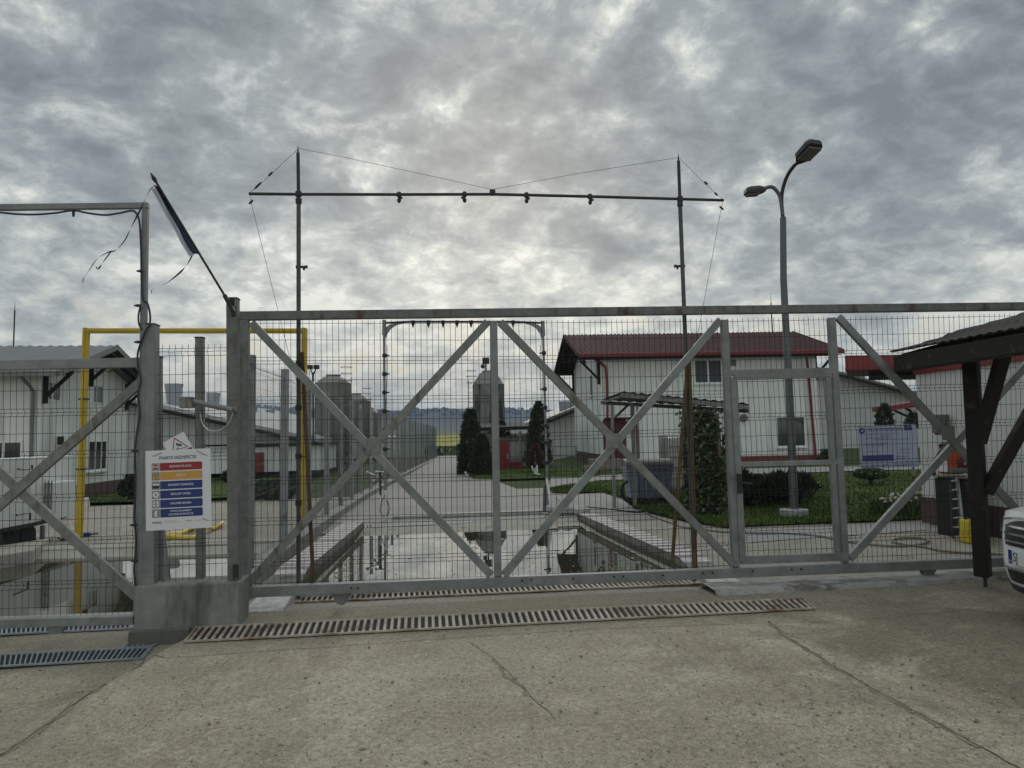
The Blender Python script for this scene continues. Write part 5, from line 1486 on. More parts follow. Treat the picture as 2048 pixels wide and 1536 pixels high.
# --- low white annex with red door behind the long fence
an = thing('annex', 'low white annex wall with red cabinet seen through the long fence', 'building', P(520, 945, 33))
mb = MB(); mb.frame(P(415, 948, 33), P(640, 940, 33) - P(415, 948, 33), (0, 3, 0), (0, 0, 1.15)); mb.build('wall', G['white_dull'] if 'white_dull' in G else G['panel'], an)
mb = MB(); mb.frame(P(410, 893, 32.8), P(645, 889, 32.8) - P(410, 893, 32.8), (0, 3.4, 0), (0, 0, .07)); mb.build('roof', G['beam'], an)
mb = MB(); a = P(510, 945, 32.7); b = P(524, 905, 32.7); mb.box(a, V((b.x, 33.0, b.z))); mb.build('door', G['redbox'], an)

# --- silos
def silo(label, u, vtop, vsh, vbot, r, Y, mt, legs=True, group=None, hoops=True):
    b = P(u, vbot, Y); zt = P(u, vtop, Y).z; zs = P(u, vsh, Y).z; z0 = Hg(b.x, b.y) - .3
    o = thing('silo', label, 'silo', (b.x, b.y, z0), group=group)
    c = V((b.x, b.y, 0)); mb = MB()
    mb.lathe(c, [(.18, b.z - r * 1.1), (r * .96, b.z), (r, b.z + .05), (r, zs), (r * 1.02, zs + .02)], 36); mb.build('body', G[mt], o, smooth=True)
    mb = MB(); mb.lathe(c, [(r * 1.03, zs), (r * .95, zs + .08), (r * .52, zt - .12), (r * .42, zt - .1)], 36); tp = mb.build('dome', G['silo'], o, smooth=True)
    mb = MB(); mb.lathe(c, [(r * .40, zt - .14), (r * .40, zt - .03), (r * .42, zt), (.01, zt + .02)], 24); mb.build('lid', G['silo_dark'], tp, smooth=True)
    if legs:
        for i in range(4):
            an = rad(45 + 90 * i); x, y = math.cos(an) * r * .97, math.sin(an) * r * .97
            mb = MB(); mb.beam(c + V((x * 1.03, y * 1.03, z0)), c + V((x, y, b.z + .9)), .11, .11, up=(0, 1, 0)); mb.build('leg', G['galv'], o)
        mb = MB()
        for i in range(4):
            a1, a2 = rad(45 + 90 * i), rad(135 + 90 * i)
            mb.beam(c + V((math.cos(a1) * r, math.sin(a1) * r, z0 + .2)), c + V((math.cos(a2) * r, math.sin(a2) * r, b.z - .2)), .06, .06, up=(0, 0, 1))
        mb.build('cross_stay', G['galv'], o)
    if hoops:
        mb = MB(); an = rad(200 if u > 900 else -30); x, y = c.x + math.cos(an) * (r + .1), c.y + math.sin(an) * (r + .1)
        for s in (-.2, .2): mb.tube([V((x + s, y, b.z - .5)), V((x + s, y, zs + .3))], .018, 4)
        for i in range(int((zs - b.z + .8) / .3)): mb.tube([V((x - .2, y, b.z - .5 + .3 * i)), V((x + .2, y, b.z - .5 + .3 * i))], .012, 4)
        for zz in (zs + .1, zs + .5, zs + .85):
            mb.tube([V((x + .32 * math.cos(q * .4), y - .35 + .35 * math.sin(q * .4), zz)) for q in range(16)], .014, 4)
        mb.build('ladder', G['galv_old'], o)
    return o


S0 = silo('stained grey feed silo on legs standing alone beside the road', 978, 742, 770, 865, 1.0, 45, 'silo_dark')
b = P(972, 742, 45)
mb = MB(); mb.tube([b - V((0, 0, .1)), b + V((0, 0, .5))], .05, 8); mb.box(b + V((-.22, -.1, .45)), b + V((.22, .12, .85))); mb.lathe(b + V((-.2, 0, .3)), [(.02, -.12), (.14, -.1), (.14, .1), (.02, .12)], 10, (0, 1, 0)); mb.build('floodlight', G['lamphead'], S0)
silo('nearest brown feed silo of the row behind the long fence', 666, 750, 768, 905, 1.0, 40, 'silo')
silo('second brown feed silo of the row, half hidden by the nearest one', 711, 787, 803, 905, 1.05, 50.5, 'silo')
silo('farthest small feed silo of the row behind the fence posts', 739, 817, 828, 905, .95, 60, 'silo', hoops=False)
# twin floodlight pole near the silos
tp = thing('floodlight_pole', 'thin pole with twin floodlights beside the row of silos', 'light', P(627, 920, 34))
mb = MB(); mb.tube([P(627, 925, 34), P(626, 765, 34), P(626, 745, 34)], .05, 8); mb.tube([P(626, 752, 34), P(621, 737, 34)], .03, 6); mb.tube([P(626, 752, 34), P(632, 737, 34)], .03, 6); mb.build('pole', G['darkpipe'], tp, smooth=True)
for u in (620, 633): a = P(u, 734, 34); mb = MB(); mb.box(a - V((.13, .1, .10)), a + V((.13, .1, .10))); mb.build('floodlight', G['lamphead'], tp, bevel=.03)
# ---------------------------------------------------------------- street lamp
YL = 12.8
b0 = P(1588, 1016, YL); b0.z = Hg(b0.x, b0.y)
sl_ = thing('street_lamp', 'tall grey street lamp with two arms standing in a concrete foot on the lawn', 'street lamp', b0)
mb = MB(); mb.lathe(b0 + V((0, 0, -.1)), [(.25, 0), (.265, .22), (.25, .24), (.10, .25)], 8); mb.build('foot', G['concrete_pale'], sl_, bevel=.01)
mb = MB(); mb.tube([b0, b0.lerp(P(1566, 435, YL), .3), P(1567, 560, YL), P(1566, 435, YL)], [.078, .07, .06, .056], 14); mb.lathe(b0 + V((0, 0, .12)), [(.13, 0), (.13, .03), (.08, .05)], 12); mb.build('pole', G['lampgrey'], sl_, smooth=True)
mb = MB(); mb.tube(spline([P(1566, 437, YL), P(1563, 400, YL), P(1567, 372, YL - .05), P(1577, 347, YL - .15), P(1593, 326, YL - .3)]), .034, 10); mb.build('arm', G['lamphead'], sl_, smooth=True)
mb = MB(); mb.tube(spline([P(1565, 430, YL), P(1561, 398, YL), P(1555, 384, YL), P(1546, 375, YL), P(1538, 374, YL), P(1524, 379, YL)]), .034, 10); mb.build('arm', G['lampgrey'], sl_, smooth=True)


def lamp_head(o, A, B, sd, th, w0, w1, up):
    """tapered luminaire A (spigot) -> B (nose)"""
    d = (B - A); sd = sd.normalized(); up = up.normalized(); mb = MB(); st = ((0, w0 * .55, th * .5), (.12, w0, th * .8), (.34, w1 * .93, th), (.8, w1, th), (.95, w1 * .86, th * .8), (1.0, w1 * .7, th * .55))
    vs = []
    for f, w_, h in st:
        c = A + d * f
        for sx, sz in ((-1, -.42), (-1, .1), (-.72, .55), (.72, .55), (1, .1), (1, -.42)): vs.append(c + sd * w_ * .5 * sx + up * h * sz)
    n = len(st)
    mb.add(vs, [(6 * i + j, 6 * i + (j + 1) % 6, 6 * i + 6 + (j + 1) % 6, 6 * i + 6 + j) for i in range(n - 1) for j in range(6)] + [(5, 4, 3, 2, 1, 0), tuple(6 * n - 6 + j for j in range(6))])
    h = mb.build('lamp_head', G['lamphead'], o)
    mb = MB(); c0, c1 = A + d * .34 - up * th * .42, A + d * .93 - up * th * .42
    q = [c0 - sd * w1 * .4, c0 + sd * w1 * .4, c1 + sd * w1 * .36, c1 - sd * w1 * .36]; mb.prism(q, -up * th * .22); mb.build('diffuser', G['grey_plastic'], h, bevel=.01)


A, B = P(1592, 326, YL - .3), P(1632, 284, YL - .85)
d_ = (B - A).normalized(); lamp_head(sl_, A, B, d_.cross(V((.2, -.75, .6))), .16, .13, .33, V((.1, -.25, .95)) - d_ * V((.1, -.25, .95)).dot(d_))
A, B = P(1531, 380, YL), P(1490, 384, YL + .15)
lamp_head(sl_, A, B, V((0, 1, 0)), .13, .12, .24, V((0, 0, 1)))

# ---------------------------------------------------------------- sheet canopy with bin and tank
YC = 15.0
cp = thing('canopy', 'flat dark sheet canopy on thin steel posts over the waste bin', 'canopy', P(1225, 1005, YC))
e0, e1 = P(1243, 784, YC - .9), P(1497, 808, YC - 1.7)
e3, e2 = P(1201, 800, YC + 1.3), P(1497, 817, YC + .6)
mb = MB(); nn = 56; vs = []
for i in range(nn + 1):
    s = i / nn; h = .02 * (1 if i % 4 in (1, 2) else 0)
    vs += [e0.lerp(e1, s) + V((0, 0, h)), e3.lerp(e2, s) + V((0, 0, h)), e0.lerp(e1, s) + V((0, 0, h - .012)), e3.lerp(e2, s) + V((0, 0, h - .012))]
mb.add(vs, [f for i in range(nn) for f in ((4 * i, 4 * i + 4, 4 * i + 5, 4 * i + 1), (4 * i + 2, 4 * i + 3, 4 * i + 7, 4 * i + 6))]); mb.build('sheet', G['canopy'], cp)
mb = MB(); mb.beam(e0 - V((0, -.02, .06)), e1 - V((0, -.02, .06)), .05, .08); mb.build('front_rail', G['galv_old'], cp)
mb = MB(); mb.beam(e3 - V((0, .02, .06)), e2 - V((0, .02, .06)), .05, .08); mb.build('back_rail', G['galv_old'], cp)
mb = MB()
for s in (.02, .33, .66, .98): mb.beam(e0.lerp(e1, s) - V((0, 0, .05)), e3.lerp(e2, s) - V((0, 0, .05)), .04, .06)
mb.build('cross_rails', G['galv_old'], cp)
for u0, v0, u1, v1, Y, w_ in ((1224, 810, 1229, 1003, YC, .06), (1265, 806, 1270, 1012, YC - .1, .07), (1274, 800, 1280, 985, YC + 2, .05), (1375, 815, 1384, 1015, YC - .3, .06), (1450, 815, 1458, 1015, YC - .45, .06)):
    a, b = P(u0, v0, Y), P(u1, v1, Y); b.z = min(b.z, Hg(b.x, b.y)); mb = MB(); mb.beam(b, a, w_, w_, up=(0, 1, 0)); mb.build('post', G['galv'], cp)
mb = MB(); mb.beam(P(1227, 838, YC), P(1256, 810, YC + .5), .05, .05, up=(0, 1, 0)); mb.build('knee_brace', G['galv_old'], cp)

YB = 15.4
bl_, br2 = P(1257, 1003, YB), P(1347, 1003, YB); tl_ = P(1254, 932, YB)
zb = Hg(bl_.x, bl_.y)
bn = thing('waste_bin', 'large grey wheeled waste container with a rounded lid under the sheet canopy', 'waste bin', V((bl_.x, bl_.y, zb)))
x0, x1, z1 = bl_.x, br2.x, tl_.z; z0 = zb + .16
mb = MB(); vs = []
for z, gx_, gy in ((z0, .07, .10), (z0 + .35, .03, .05), (z1 - .16, 0, 0), (z1 - .12, -.02, -.02), (z1 - .02, -.02, -.02)):
    vs += [V((x0 + gx_, YB + gy, z)), V((x1 - gx_, YB + gy, z)), V((x1 - gx_, YB + .85 - gy, z)), V((x0 + gx_, YB + .85 - gy, z))]
mb.add(vs, [(4 * i + j, 4 * i + (j + 1) % 4, 4 * i + 4 + (j + 1) % 4, 4 * i + 4 + j) for i in range(4) for j in range(4)] + [(3, 2, 1, 0), (16, 17, 18, 19)]); bod = mb.build('body', G['binplastic'], bn, bevel=.02)
mb = MB()
for f in (.2, .4, .6, .8): x = x0 + (x1 - x0) * f; mb.box((x - .02, YB + .0, z0 + .1), (x + .02, YB + .06, z1 - .2))
mb.build('rib', G['binplastic'], bod)
mb = MB(); n = 10; vs = []
for i in range(n + 1):
    a = math.pi * i / n
    for x in (x0 - .03, x1 + .03): vs.append(V((x, YB + .42 - .46 * math.cos(a), z1 - .02 + .16 * math.sin(a))))
mb.add(vs, [(2 * i, 2 * i + 1, 2 * i + 3, 2 * i + 2) for i in range(n)] + [tuple(2 * i for i in range(n + 1)), tuple(2 * i + 1 for i in range(n, -1, -1))]); mb.build('lid', G['grey_plastic'], bn, bevel=.01)
mb = MB(); mb.box((x0 + .35, YB - .028, z1 - .30), (x0 + .62, YB - .015, z1 - .22)); mb.build('red_label', G['red'], bn)
mb = MB(); mb.tube([V((x0 + .1, YB - .05, z1 - .08)), V((x1 - .1, YB - .05, z1 - .08))], .016, 8); mb.build('grab_rail', G['grey_plastic'], bn)
for x in (x0 + .14, x1 - .14):
    for y in (YB + .14, YB + .7):
        mb = MB(); mb.lathe((x - .025, y, zb + .09), [(.02, 0), (.09, 0), (.09, .05), (.02, .05)], 16, (1, 0, 0)); mb.box((x - .04, y - .05, zb + .09), (x + .04, y + .05, zb + .2)); mb.build('wheel', G['tyre'], bn)
mb = MB(); mb.tube(spline([P(u, v, 15.2) for u, v in ((1256, 962), (1247, 968), (1243, 982), (1248, 996), (1258, 1003), (1272, 1003), (1300, 1005), (1322, 1003))]), .035, 8); solo(mb.build('rubber_hose', G['black'], smooth=True), 'thick black rubber hose curling out beside the waste bin', 'hose')
mb = MB(); q = P(1275, 1003, 15.0); mb.frame(V((q.x - .25, 14.9, Hg(q.x, 15) - .02)), V((2.0, .1, .02)), V((0, 1.4, 0)), (0, 0, .06)); solo(mb.build('bin_slab', G['concrete_pale'], bevel=.01), 'pale concrete slab under the waste bin', 'slab')

YI = 17.5
a, b = P(1339, 960, YI), P(1378, 868, YI); zi = Hg(a.x, a.y)
ib = thing('ibc_tank', 'square plastic tank in a wire cage behind the slanting wooden prop', 'tank', V((a.x, YI, zi)))
x0, x1, zt = a.x, a.x + .95, b.z - .02
mb = MB(); mb.box((x0, YI, zi + .15), (x1, YI + .95, zt - .05)); mb.build('bottle', G['ibc'], ib, bevel=.06)
mb = MB()
for i in range(9): x = x0 - .02 + (x1 - x0 + .04) * i / 8; mb.tube([V((x, YI - .02, zi + .12)), V((x, YI - .02, zt))], .011, 5)
for i in range(6): z = zi + .15 + (zt - zi - .17) * i / 5; mb.tube([V((x0 - .02, YI - .02, z)), V((x1 + .02, YI - .02, z))], .011, 5); mb.tube([V((x0 - .02, YI - .02, z)), V((x0 - .02, YI + .95, z))], .011, 5)
for i in range(9): y = YI + .95 * i / 8; mb.tube([V((x0 - .02, y, zi + .12)), V((x0 - .02, y, zt))], .011, 5)
mb.build('cage', G['galv'], ib)
mb = MB(); mb.box((x0 - .03, YI - .03, zi), (x1 + .03, YI + 1, zi + .13)); mb.build('pallet', G['timber'], ib)

# ---------------------------------------------------------------- planting
def leaf(mb, c, s, flat=.0, el=1.6):
    d1 = V((R.gauss(0, 1), R.gauss(0, 1), R.gauss(0, 1) * (1 - flat))).normalized(); d2 = d1.orthogonal().normalized()
    d2 = (d2 * math.cos(an := R.uniform(0, 6.28)) + d1.cross(d2) * math.sin(an))
    a = s * R.uniform(.6, 1.3); b = a * .5
    mb.add([c - d1 * a * el * .5, c + d2 * b, c + d1 * a * el * .5, c - d2 * b], [(0, 1, 2, 3)])


def spray(mb, c, dr, s):
    """small pointed tuft for conifers"""
    dr = dr.normalized(); sd = dr.orthogonal().normalized(); an = R.uniform(0, 6.28)
    sd = sd * math.cos(an) + dr.cross(sd) * math.sin(an)
    mb.add([c - sd * s * .32, c + dr * s * .45 + sd * s * .05, c + sd * s * .32, c + dr * s], [(0, 1, 3), (1, 2, 3)])


def conifer(label, u, vb, vt, w, Y, n, mt='leaf_dark', s=.16, power=.75, group=None, clear=.02, kind='conifer_tree', trunk='bark', tclear=0, tilt=0):
    b = P(u, vb, Y); t_ = P(u + tilt, vt, Y); h = t_.z - b.z
    o = thing(kind, label, 'tree' if kind != 'shrub' else 'shrub', b, group=group)
    mb = MB(); mb.tube([b, b + (t_ - b) * .5, b + (t_ - b) * .9], [w * .10, w * .06, .01], 7); mb.build('trunk', G[trunk], o)
    mb = MB()
    for i in range(n):
        f = R.random() ** 1.25; f = clear + (1 - clear) * f
        prof = min(1, (f - clear) / .14 + .35) * (1 - f) ** power if f < 1 else 0
        lump = 1 + .30 * MN.noise(V((f * 9, u, 0)))
        an = R.uniform(0, 6.283); gz = MN.noise(V((math.cos(an) * 2.2, math.sin(an) * 2.2, f * 9 + u))); lump += .42 * gz
        if gz < -.22 and R.random() < .7: continue
        r = w * .5 * prof * lump * (1 - .35 * R.random() ** 2) * 1.25
        c = b + (t_ - b) * f + V((math.cos(an) * r, math.sin(an) * r, 0))
        dr = V((math.cos(an) * .6, math.sin(an) * .6, R.uniform(.3, 1.2)))
        spray(mb, c, dr, s * R.uniform(.6, 1.3))
    mb.build('crown', G[mt], o)
    return o


conifer('broad dark conifer at the edge of the road beside the lone silo', 941, 950, 822, .76, 30, 5200, s=.17, power=.42)
conifer('second dark conifer pressed against the broad one beside the lone silo', 963, 955, 872, .72, 29, 3600, s=.15, power=.42)
conifer('taller pointed conifer of the pair right of the lone silo', 1077, 940, 806, .85, 30, 4200, s=.15, power=.6)
conifer('slim shorter conifer of the pair right of the lone silo', 1067, 940, 822, .5, 30.4, 2000, s=.13, power=.62)
conifer('small dark conifer top showing above the open shed roof', 1001, 875, 845, .7, 34.5, 700, s=.16, power=.6)
conifer('slim conifer behind the notice board', 1769, 855, 812, .42, 22, 900, s=.13, power=.7)
conifer('small conifer with reddish stem by the gatehouse corner', 1826, 858, 828, .3, 21, 500, s=.11, power=.6)
conifer('bronze leaved small tree with whitewashed trunk beside the far arch', 1071, 948, 893, .72, 28, 1500, 'leaf_brown', s=.15, power=.7, clear=.22, kind='ornamental_tree', trunk='limewash')
o = thing('white_stakes', 'white painted crossed stakes at the foot of the bronze tree', 'stakes', P(1070, 950, 27.6))
for a, b in (((1063, 932), (1070, 948)), ((1074, 930), (1075, 950)), ((1070, 946), (1080, 950))):
    mb = MB(); mb.tube([P(*a, 27.6), P(*b, 27.6)], .035, 6); mb.build('stake', G['limewash'], o)
mb = MB(); mb.tube(spline([P(u, v, 29.0) for u, v in ((930, 943), (936, 952), (948, 958), (960, 955), (968, 957))]), .05, 6); solo(mb.build('white_edging', G['limewash']), 'white edging stones along the lawn by the broad conifer', 'edging')
# whitewashed little trunk left of the house bed
def blob(label, u, vb, vt, wpx, Y, n, mt, s, kind='shrub', cat='shrub', depth=None, flat=.0, stem=True, group=None, spiky=False, low=.0):
    b = P(u, vb, Y); b.z = min(b.z, Hg(b.x, b.y) + .05); t_ = P(u, vt, Y); h = t_.z - b.z; w_ = wpx / F * Y; dpt = depth or w_
    o = thing(kind, label, cat, b, group=group)
    if stem:
        mb = MB(); 
        for k in range(4): an = k * 1.57 + .4; mb.tube([b, b + V((math.cos(an) * w_ * .12, math.sin(an) * w_ * .12, h * .4)), b + V((math.cos(an) * w_ * .3, math.sin(an) * w_ * .3, h * .7))], [.03, .02, .008], 5)
        mb.build('stem', G['bark'], o)
    mb = MB(); nl = max(4, int(w_ / (h + .01) * 5)); cl = [(R.uniform(-.42, .42), R.uniform(-.42, .42), R.uniform(.25, .75), R.uniform(.2, .42)) for _ in range(nl)]
    for i in range(n):
        cx, cy, cz, cr = R.choice(cl)
        d = V((R.gauss(0, 1), R.gauss(0, 1), R.gauss(0, 1))).normalized() * cr * R.uniform(.55, 1.05)
        c = b + V(((cx + d.x * .6) * w_, (cy + d.y * .6) * dpt, max(low, min(1.05, cz * .8 + d.z * .75)) * h))
        if spiky: spray(mb, c, V((d.x, d.y, .25 + d.z)) + V((0, 0, .1)), s * R.uniform(.6, 1.4))
        else: leaf(mb, c, s, flat)
    mb.build('foliage', G[mt], o)
    return o


blob('wide dark spreading juniper on the lawn behind the little gate door', 1525, 1000, 928, 170, 14.5, 6500, 'leaf_dark', .13, 'shrub', spiky=True, depth=1.8)
blob('dark creeping juniper spray left of the lamp foot', 1590, 985, 958, 90, 15.5, 1500, 'leaf_dark', .12, 'shrub', spiky=True, depth=1.0)
blob('dark rounded shrub at the corner of the white gabled house', 262, 985, 925, 55, 22, 2600, 'leaf_dark', .13, 'shrub')
blob('clipped dark hedge bush behind the long fence', 545, 1000, 950, 90, 21, 3500, 'leaf_dark', .13, 'shrub', depth=1.2)
blob('low dark bush behind the second fence post', 470, 960, 930, 50, 30, 1300, 'leaf_dark', .16, 'shrub')
blob('dark bush in front of the annex behind the fence', 610, 985, 945, 60, 24, 1800, 'leaf_dark', .15, 'shrub')
blob('thin grey green bush by the right corner of the red roofed house', 1650, 930, 895, 30, 29, 700, 'leaf_mid', .14, 'shrub')
blob('yellow green tuft at the road edge by the broad conifer', 922, 945, 925, 18, 30, 350, 'leaf_mid', .14, 'shrub', stem=False)
# ivy covered column
Yv_ = 13.2
o = thing('ivy_column', 'tall square column of ivy and dry creeper on a post by the canopy', 'climbing plant', P(1415, 1050, Yv_))
a, b = P(1388, 1050, Yv_), P(1444, 822, Yv_); w_ = b.x - a.x; zb = Hg(a.x, a.y); cxm = a.x + .05
mb = MB()
for x, y in ((a.x + .08, Yv_ + .1), (a.x + w_ - .02, Yv_ + .1), (a.x + .08, Yv_ + .5), (a.x + w_ - .02, Yv_ + .5)): mb.beam((x, y, zb - .05), (x - .06, y, b.z - .05), .05, .05, up=(0, 1, 0))
for f in (.2, .4, .6, .8, .97): z = zb + (b.z - zb) * f; mb.beam((a.x + .05, Yv_ + .1, z), (a.x + w_, Yv_ + .1, z), .02, .02); mb.beam((a.x + .05, Yv_ + .1, z), (a.x + .05, Yv_ + .5, z), .02, .02)
mb.build('frame', G['timber'], o)
mb = MB()
for i in range(7500):
    f = R.random() ** .9; z = zb + f * (b.z - zb) * 1.01
    x = a.x + R.uniform(0, 1) * w_ + .05 - .07 * f; y = Yv_ + R.uniform(0, .6)
    if R.random() < .75:
        k = R.randrange(4)
        if k == 0: x = a.x - .07 * f + R.gauss(0, .03) + .03
        elif k == 1: x = a.x + w_ - .07 * f + R.gauss(0, .03)
        else: y = Yv_ + R.gauss(0, .05)
    dens = MN.noise(V((x * 3, y * 3, z * 2.2)))
    if dens < -.34 or (f > .93 and dens < -.1): continue
    leaf(mb, V((x, y, z)), R.uniform(.035, .075), 0, 1.2)
mb.build('foliage', G['leaf_ivy'], o)
mb = MB()
for i in range(40):
    x = a.x + R.uniform(.05, w_); y = Yv_ + R.uniform(0, .5); pts = []
    for k in range(9): pts.append(V((x + .12 * MN.noise(V((i, k * .5, 0))) - .05 * k / 8, y + .1 * MN.noise(V((i, k * .5, 4))), zb + (b.z - zb) * k / 8)))
    mb.tube(pts, .008, 4, caps=False)
mb.build('dry_stems', G['bark'], o)
blob('green ivy spilling over the right side of the creeper column', 1452, 905, 850, 26, 13.9, 500, 'leaf_mid', .07, 'shrub', stem=False, depth=.3)

# umbrella tree, narcissus
o = thing('topiary_tree', 'small clipped tree with a flat dark crown in front of the notice board', 'tree', P(1742, 976, 18))
b, t_ = P(1741, 977, 18), P(1742, 955, 18); mb = MB(); mb.tube([b, t_], [.06, .045], 8); mb.build('trunk', G['bark'], o)
mb = MB(); c = P(1742, 948, 18)
for i in range(2200):
    d = V((R.gauss(0, 1), R.gauss(0, 1), R.gauss(0, 1))).normalized() * R.uniform(.6, 1); q = c + V((d.x * .42, d.y * .42, d.z * .14 if d.z > 0 else d.z * .12)); leaf(mb, q, .055)
mb.build('crown', G['leaf_mid'], o)
for lab, u, v, n in (('white narcissus clump nearest the gate brace', 1770, 1035, 9), ('white narcissus clump in the middle of the row by the gatehouse', 1806, 1036, 8), ('white narcissus clump against the gatehouse wall', 1836, 1030, 8)):
    b = GP(u, v); o = thing('narcissus', lab, 'flowers', b, group='narcissus clumps by the gatehouse wall'); mb = MB(); fl_ = MB()
    for i in range(110):
        p = b + V((R.gauss(0, .12), R.gauss(0, .10), 0)); h = R.uniform(.18, .36); an = R.uniform(0, 6.28); ln = V((math.cos(an), math.sin(an), 0)) * R.uniform(.02, .14); sd = V((-math.sin(an), math.cos(an), 0)) * .008
        mb.add([p - sd, p + sd, p + ln * .5 + V((0, 0, h * .75)) + sd, p + ln + V((0, 0, h)), p + ln * .5 + V((0, 0, h * .75)) - sd], [(0, 1, 2, 3, 4)])
    mb.build('leaves', G['leaf_daff'], o)
    for i in range(n + 2):
        c = b + V((R.gauss(0, .12), R.gauss(0, .08), R.uniform(.26, .44))); nrm = V((R.gauss(0, .5), -1, R.gauss(.2, .4))).normalized(); x = nrm.orthogonal().normalized(); y = nrm.cross(x)
        for k in range(6):
            a1 = k * 1.047 + R.uniform(-.1, .1); dd = x * math.cos(a1) + y * math.sin(a1); s2 = nrm.cross(dd); fl_.add([c, c + dd * .018 + s2 * .009, c + dd * .034, c + dd * .018 - s2 * .009], [(0, 1, 2, 3)])
        fl_.lathe(c, [(.005, 0), (.012, .014), (.010, .014)], 6, nrm)
    fl_.build('blossom', G['petal'], o)

# ---------------------------------------------------------------- garden hose on the right yard
hp = [(1290, 1024), (1297, 1030), (1320, 1040), (1345, 1048), (1365, 1056), (1410, 1062), (1470, 1068), (1560, 1069), (1640, 1075), (1690, 1085), (1730, 1091), (1790, 1095), (1826, 1093), (1850, 1089), (1857, 1083), (1842, 1079), (1812, 1078), (1790, 1081), (1787, 1087), (1812, 1092), (1850, 1097), (1880, 1104), (1920, 1108), (1960, 1110), (2010, 1112)]
mb = MB(); mb.tube(spline([GP(u, v) + V((0, 0, .02)) for u, v in hp]), .014, 8); solo(mb.build('garden_hose', G['hose'], smooth=True), 'long grey garden hose looping over the yard behind the wide gate', 'hose')

# ---------------------------------------------------------------- notice board
YN = 20.0
nb_ = thing('notice_board', 'large pale blue project board with emblem, flag and a navy bar on the lawn', 'notice board', P(1780, 950, YN))
cor = {k: P(u, v, YN) for k, (u, v) in dict(tl=(1719, 852), tr=(1831, 848), bl=(1722, 938), br=(1840, 934)).items()}
ex, ey = cor['br'] - cor['bl'], cor['tl'] - cor['bl']; ey = V((0, 0, 1)) * ey.length
M = plane_mat(cor['bl'], ex, ey); Wb, Hb = ex.length * .985, ey.length
mb = MB(); R3 = M.to_3x3(); mb.frame(M @ V((0, 0, -.03)), R3 @ V((Wb, 0, 0)), R3 @ V((0, Hb, 0)), R3 @ V((0, 0, .03))); mb.build('panel', G['board'], nb_)
for f in (.08, .92): p = M @ V((Wb * f, 0, -.07)); mb = MB(); mb.beam(V((p.x, p.y, Hg(p.x, p.y) - .1)), V((p.x, p.y, p.z + Hb)), .06, .06, up=(0, 1, 0)); mb.build('post', G['galv'], nb_)


def nbx(px): return (px - 215) / (1005 - 215) * Wb


def nby(py): return (795 - py) / (795 - 205) * Hb


mb = MB(); disc(mb, M, nbx(262), nby(275), .085, .004); em = mb.build('emblem', G['pl_navy'], nb_)
mb = MB(); disc(mb, M, nbx(262), nby(268), .045, .006, 5); mb.build('emblem_shield', G['board'], em)
mb = MB(); rect(mb, M, nbx(838), nby(288), nbx(942), nby(212), .004); mb.build('flag_panel', G['pl_navy'], nb_)
mb = MB(); 
for k in range(12): disc(mb, M, nbx(890) + .038 * math.cos(k * .5236), nby(250) + .038 * math.sin(k * .5236), .007, .006, 5)
mb.build('star_ring', G['pl_amber'], nb_)
mb = MB(); rect(mb, M, nbx(246), nby(695), nbx(668), nby(612), .004); mb.build('navy_bar', G['pl_navy'], nb_)
mb = MB()
for y, x0, x1, h in ((245, 340, 800, 11), (272, 340, 820, 11), (318, 300, 760, 9), (350, 500, 640, 9), (375, 300, 640, 9), (398, 420, 900, 9), (450, 300, 590, 9), (480, 300, 560, 9), (540, 760, 900, 8), (560, 320, 480, 8), (585, 760, 860, 8), (640, 700, 860, 8), (665, 700, 830, 8)):
    x = x0
    while x < x1:
        wd = R.uniform(14, 46); rect(mb, M, nbx(x), nby(y + h), nbx(min(x + wd, x1)), nby(y), .004); x += wd + 7
mb.build('print_lines', G['boardtext'], nb_)
mb = MB()
for i in range(24):
    x = 262 + i * 29.5; y = 770 - i * 1.2
    if i in (2, 7, 12): continue
    for yy, hh in ((y - 20, 8), (y + 2, 10)): rect(mb, M, nbx(x), nby(yy + hh), nbx(x + 20), nby(yy), .004)
mb.build('logo_row', G['boardtext'], nb_)

# ---------------------------------------------------------------- cabinet corner by the gatehouse
YK = 10.3
ca = thing('storage_cabinet', 'dark green metal cabinet against the gatehouse wall', 'cabinet', P(1900, 1074, YK))
a, b = P(1868, 955, YK), P(1940, 1077, YK); zk = Hg(a.x, a.y)
c1, c2 = P(1878, 1064, 10.6), P(1946, 1079, 9.95); zt = P(1868, 953, 10.6).z
d12 = V((c2.x - c1.x, c2.y - c1.y, 0)); bk = V((.35, .42, 0))
mb = MB(); mb.frame(V((c1.x - .02, c1.y, zk - .02)), d12, bk, (0, 0, zt - zk)); bo = mb.build('body', G['cabinet'], ca, bevel=.008)
mb = MB(); mb.frame(V((c1.x - .05, c1.y - .02, zt)), d12 * 1.05, bk * 1.05, (0, 0, .025)); mb.build('top', G['timber'], ca)
mb = MB(); p = V((c1.x, c1.y, 0)) + d12 * .28; mb.tube([V((p.x, p.y - .012, zk + .45)), V((p.x, p.y - .03, zk + .5)), V((p.x, p.y - .03, zk + .72)), V((p.x, p.y - .012, zk + .76))], .008, 6); mb.build('handle', G['alu'], ca)
lad = thing('ladder', 'narrow aluminium ladder leaning on the dark cabinet', 'ladder', P(1922, 1078, 10.0))
la, lb, lc, ld = P(1900, 958, 10.15), P(1914, 955, 10.1), P(1907, 1077, 10.0), P(1927, 1076, 9.9)
for k, (p, q) in enumerate(((la, lc), (lb, ld))):
    mb = MB(); mb.beam(q, p, .03 if k else .02, .045, up=(0, 1, 0)); mb.build('rail', G['alu'] if k else G['cabinet'], lad)
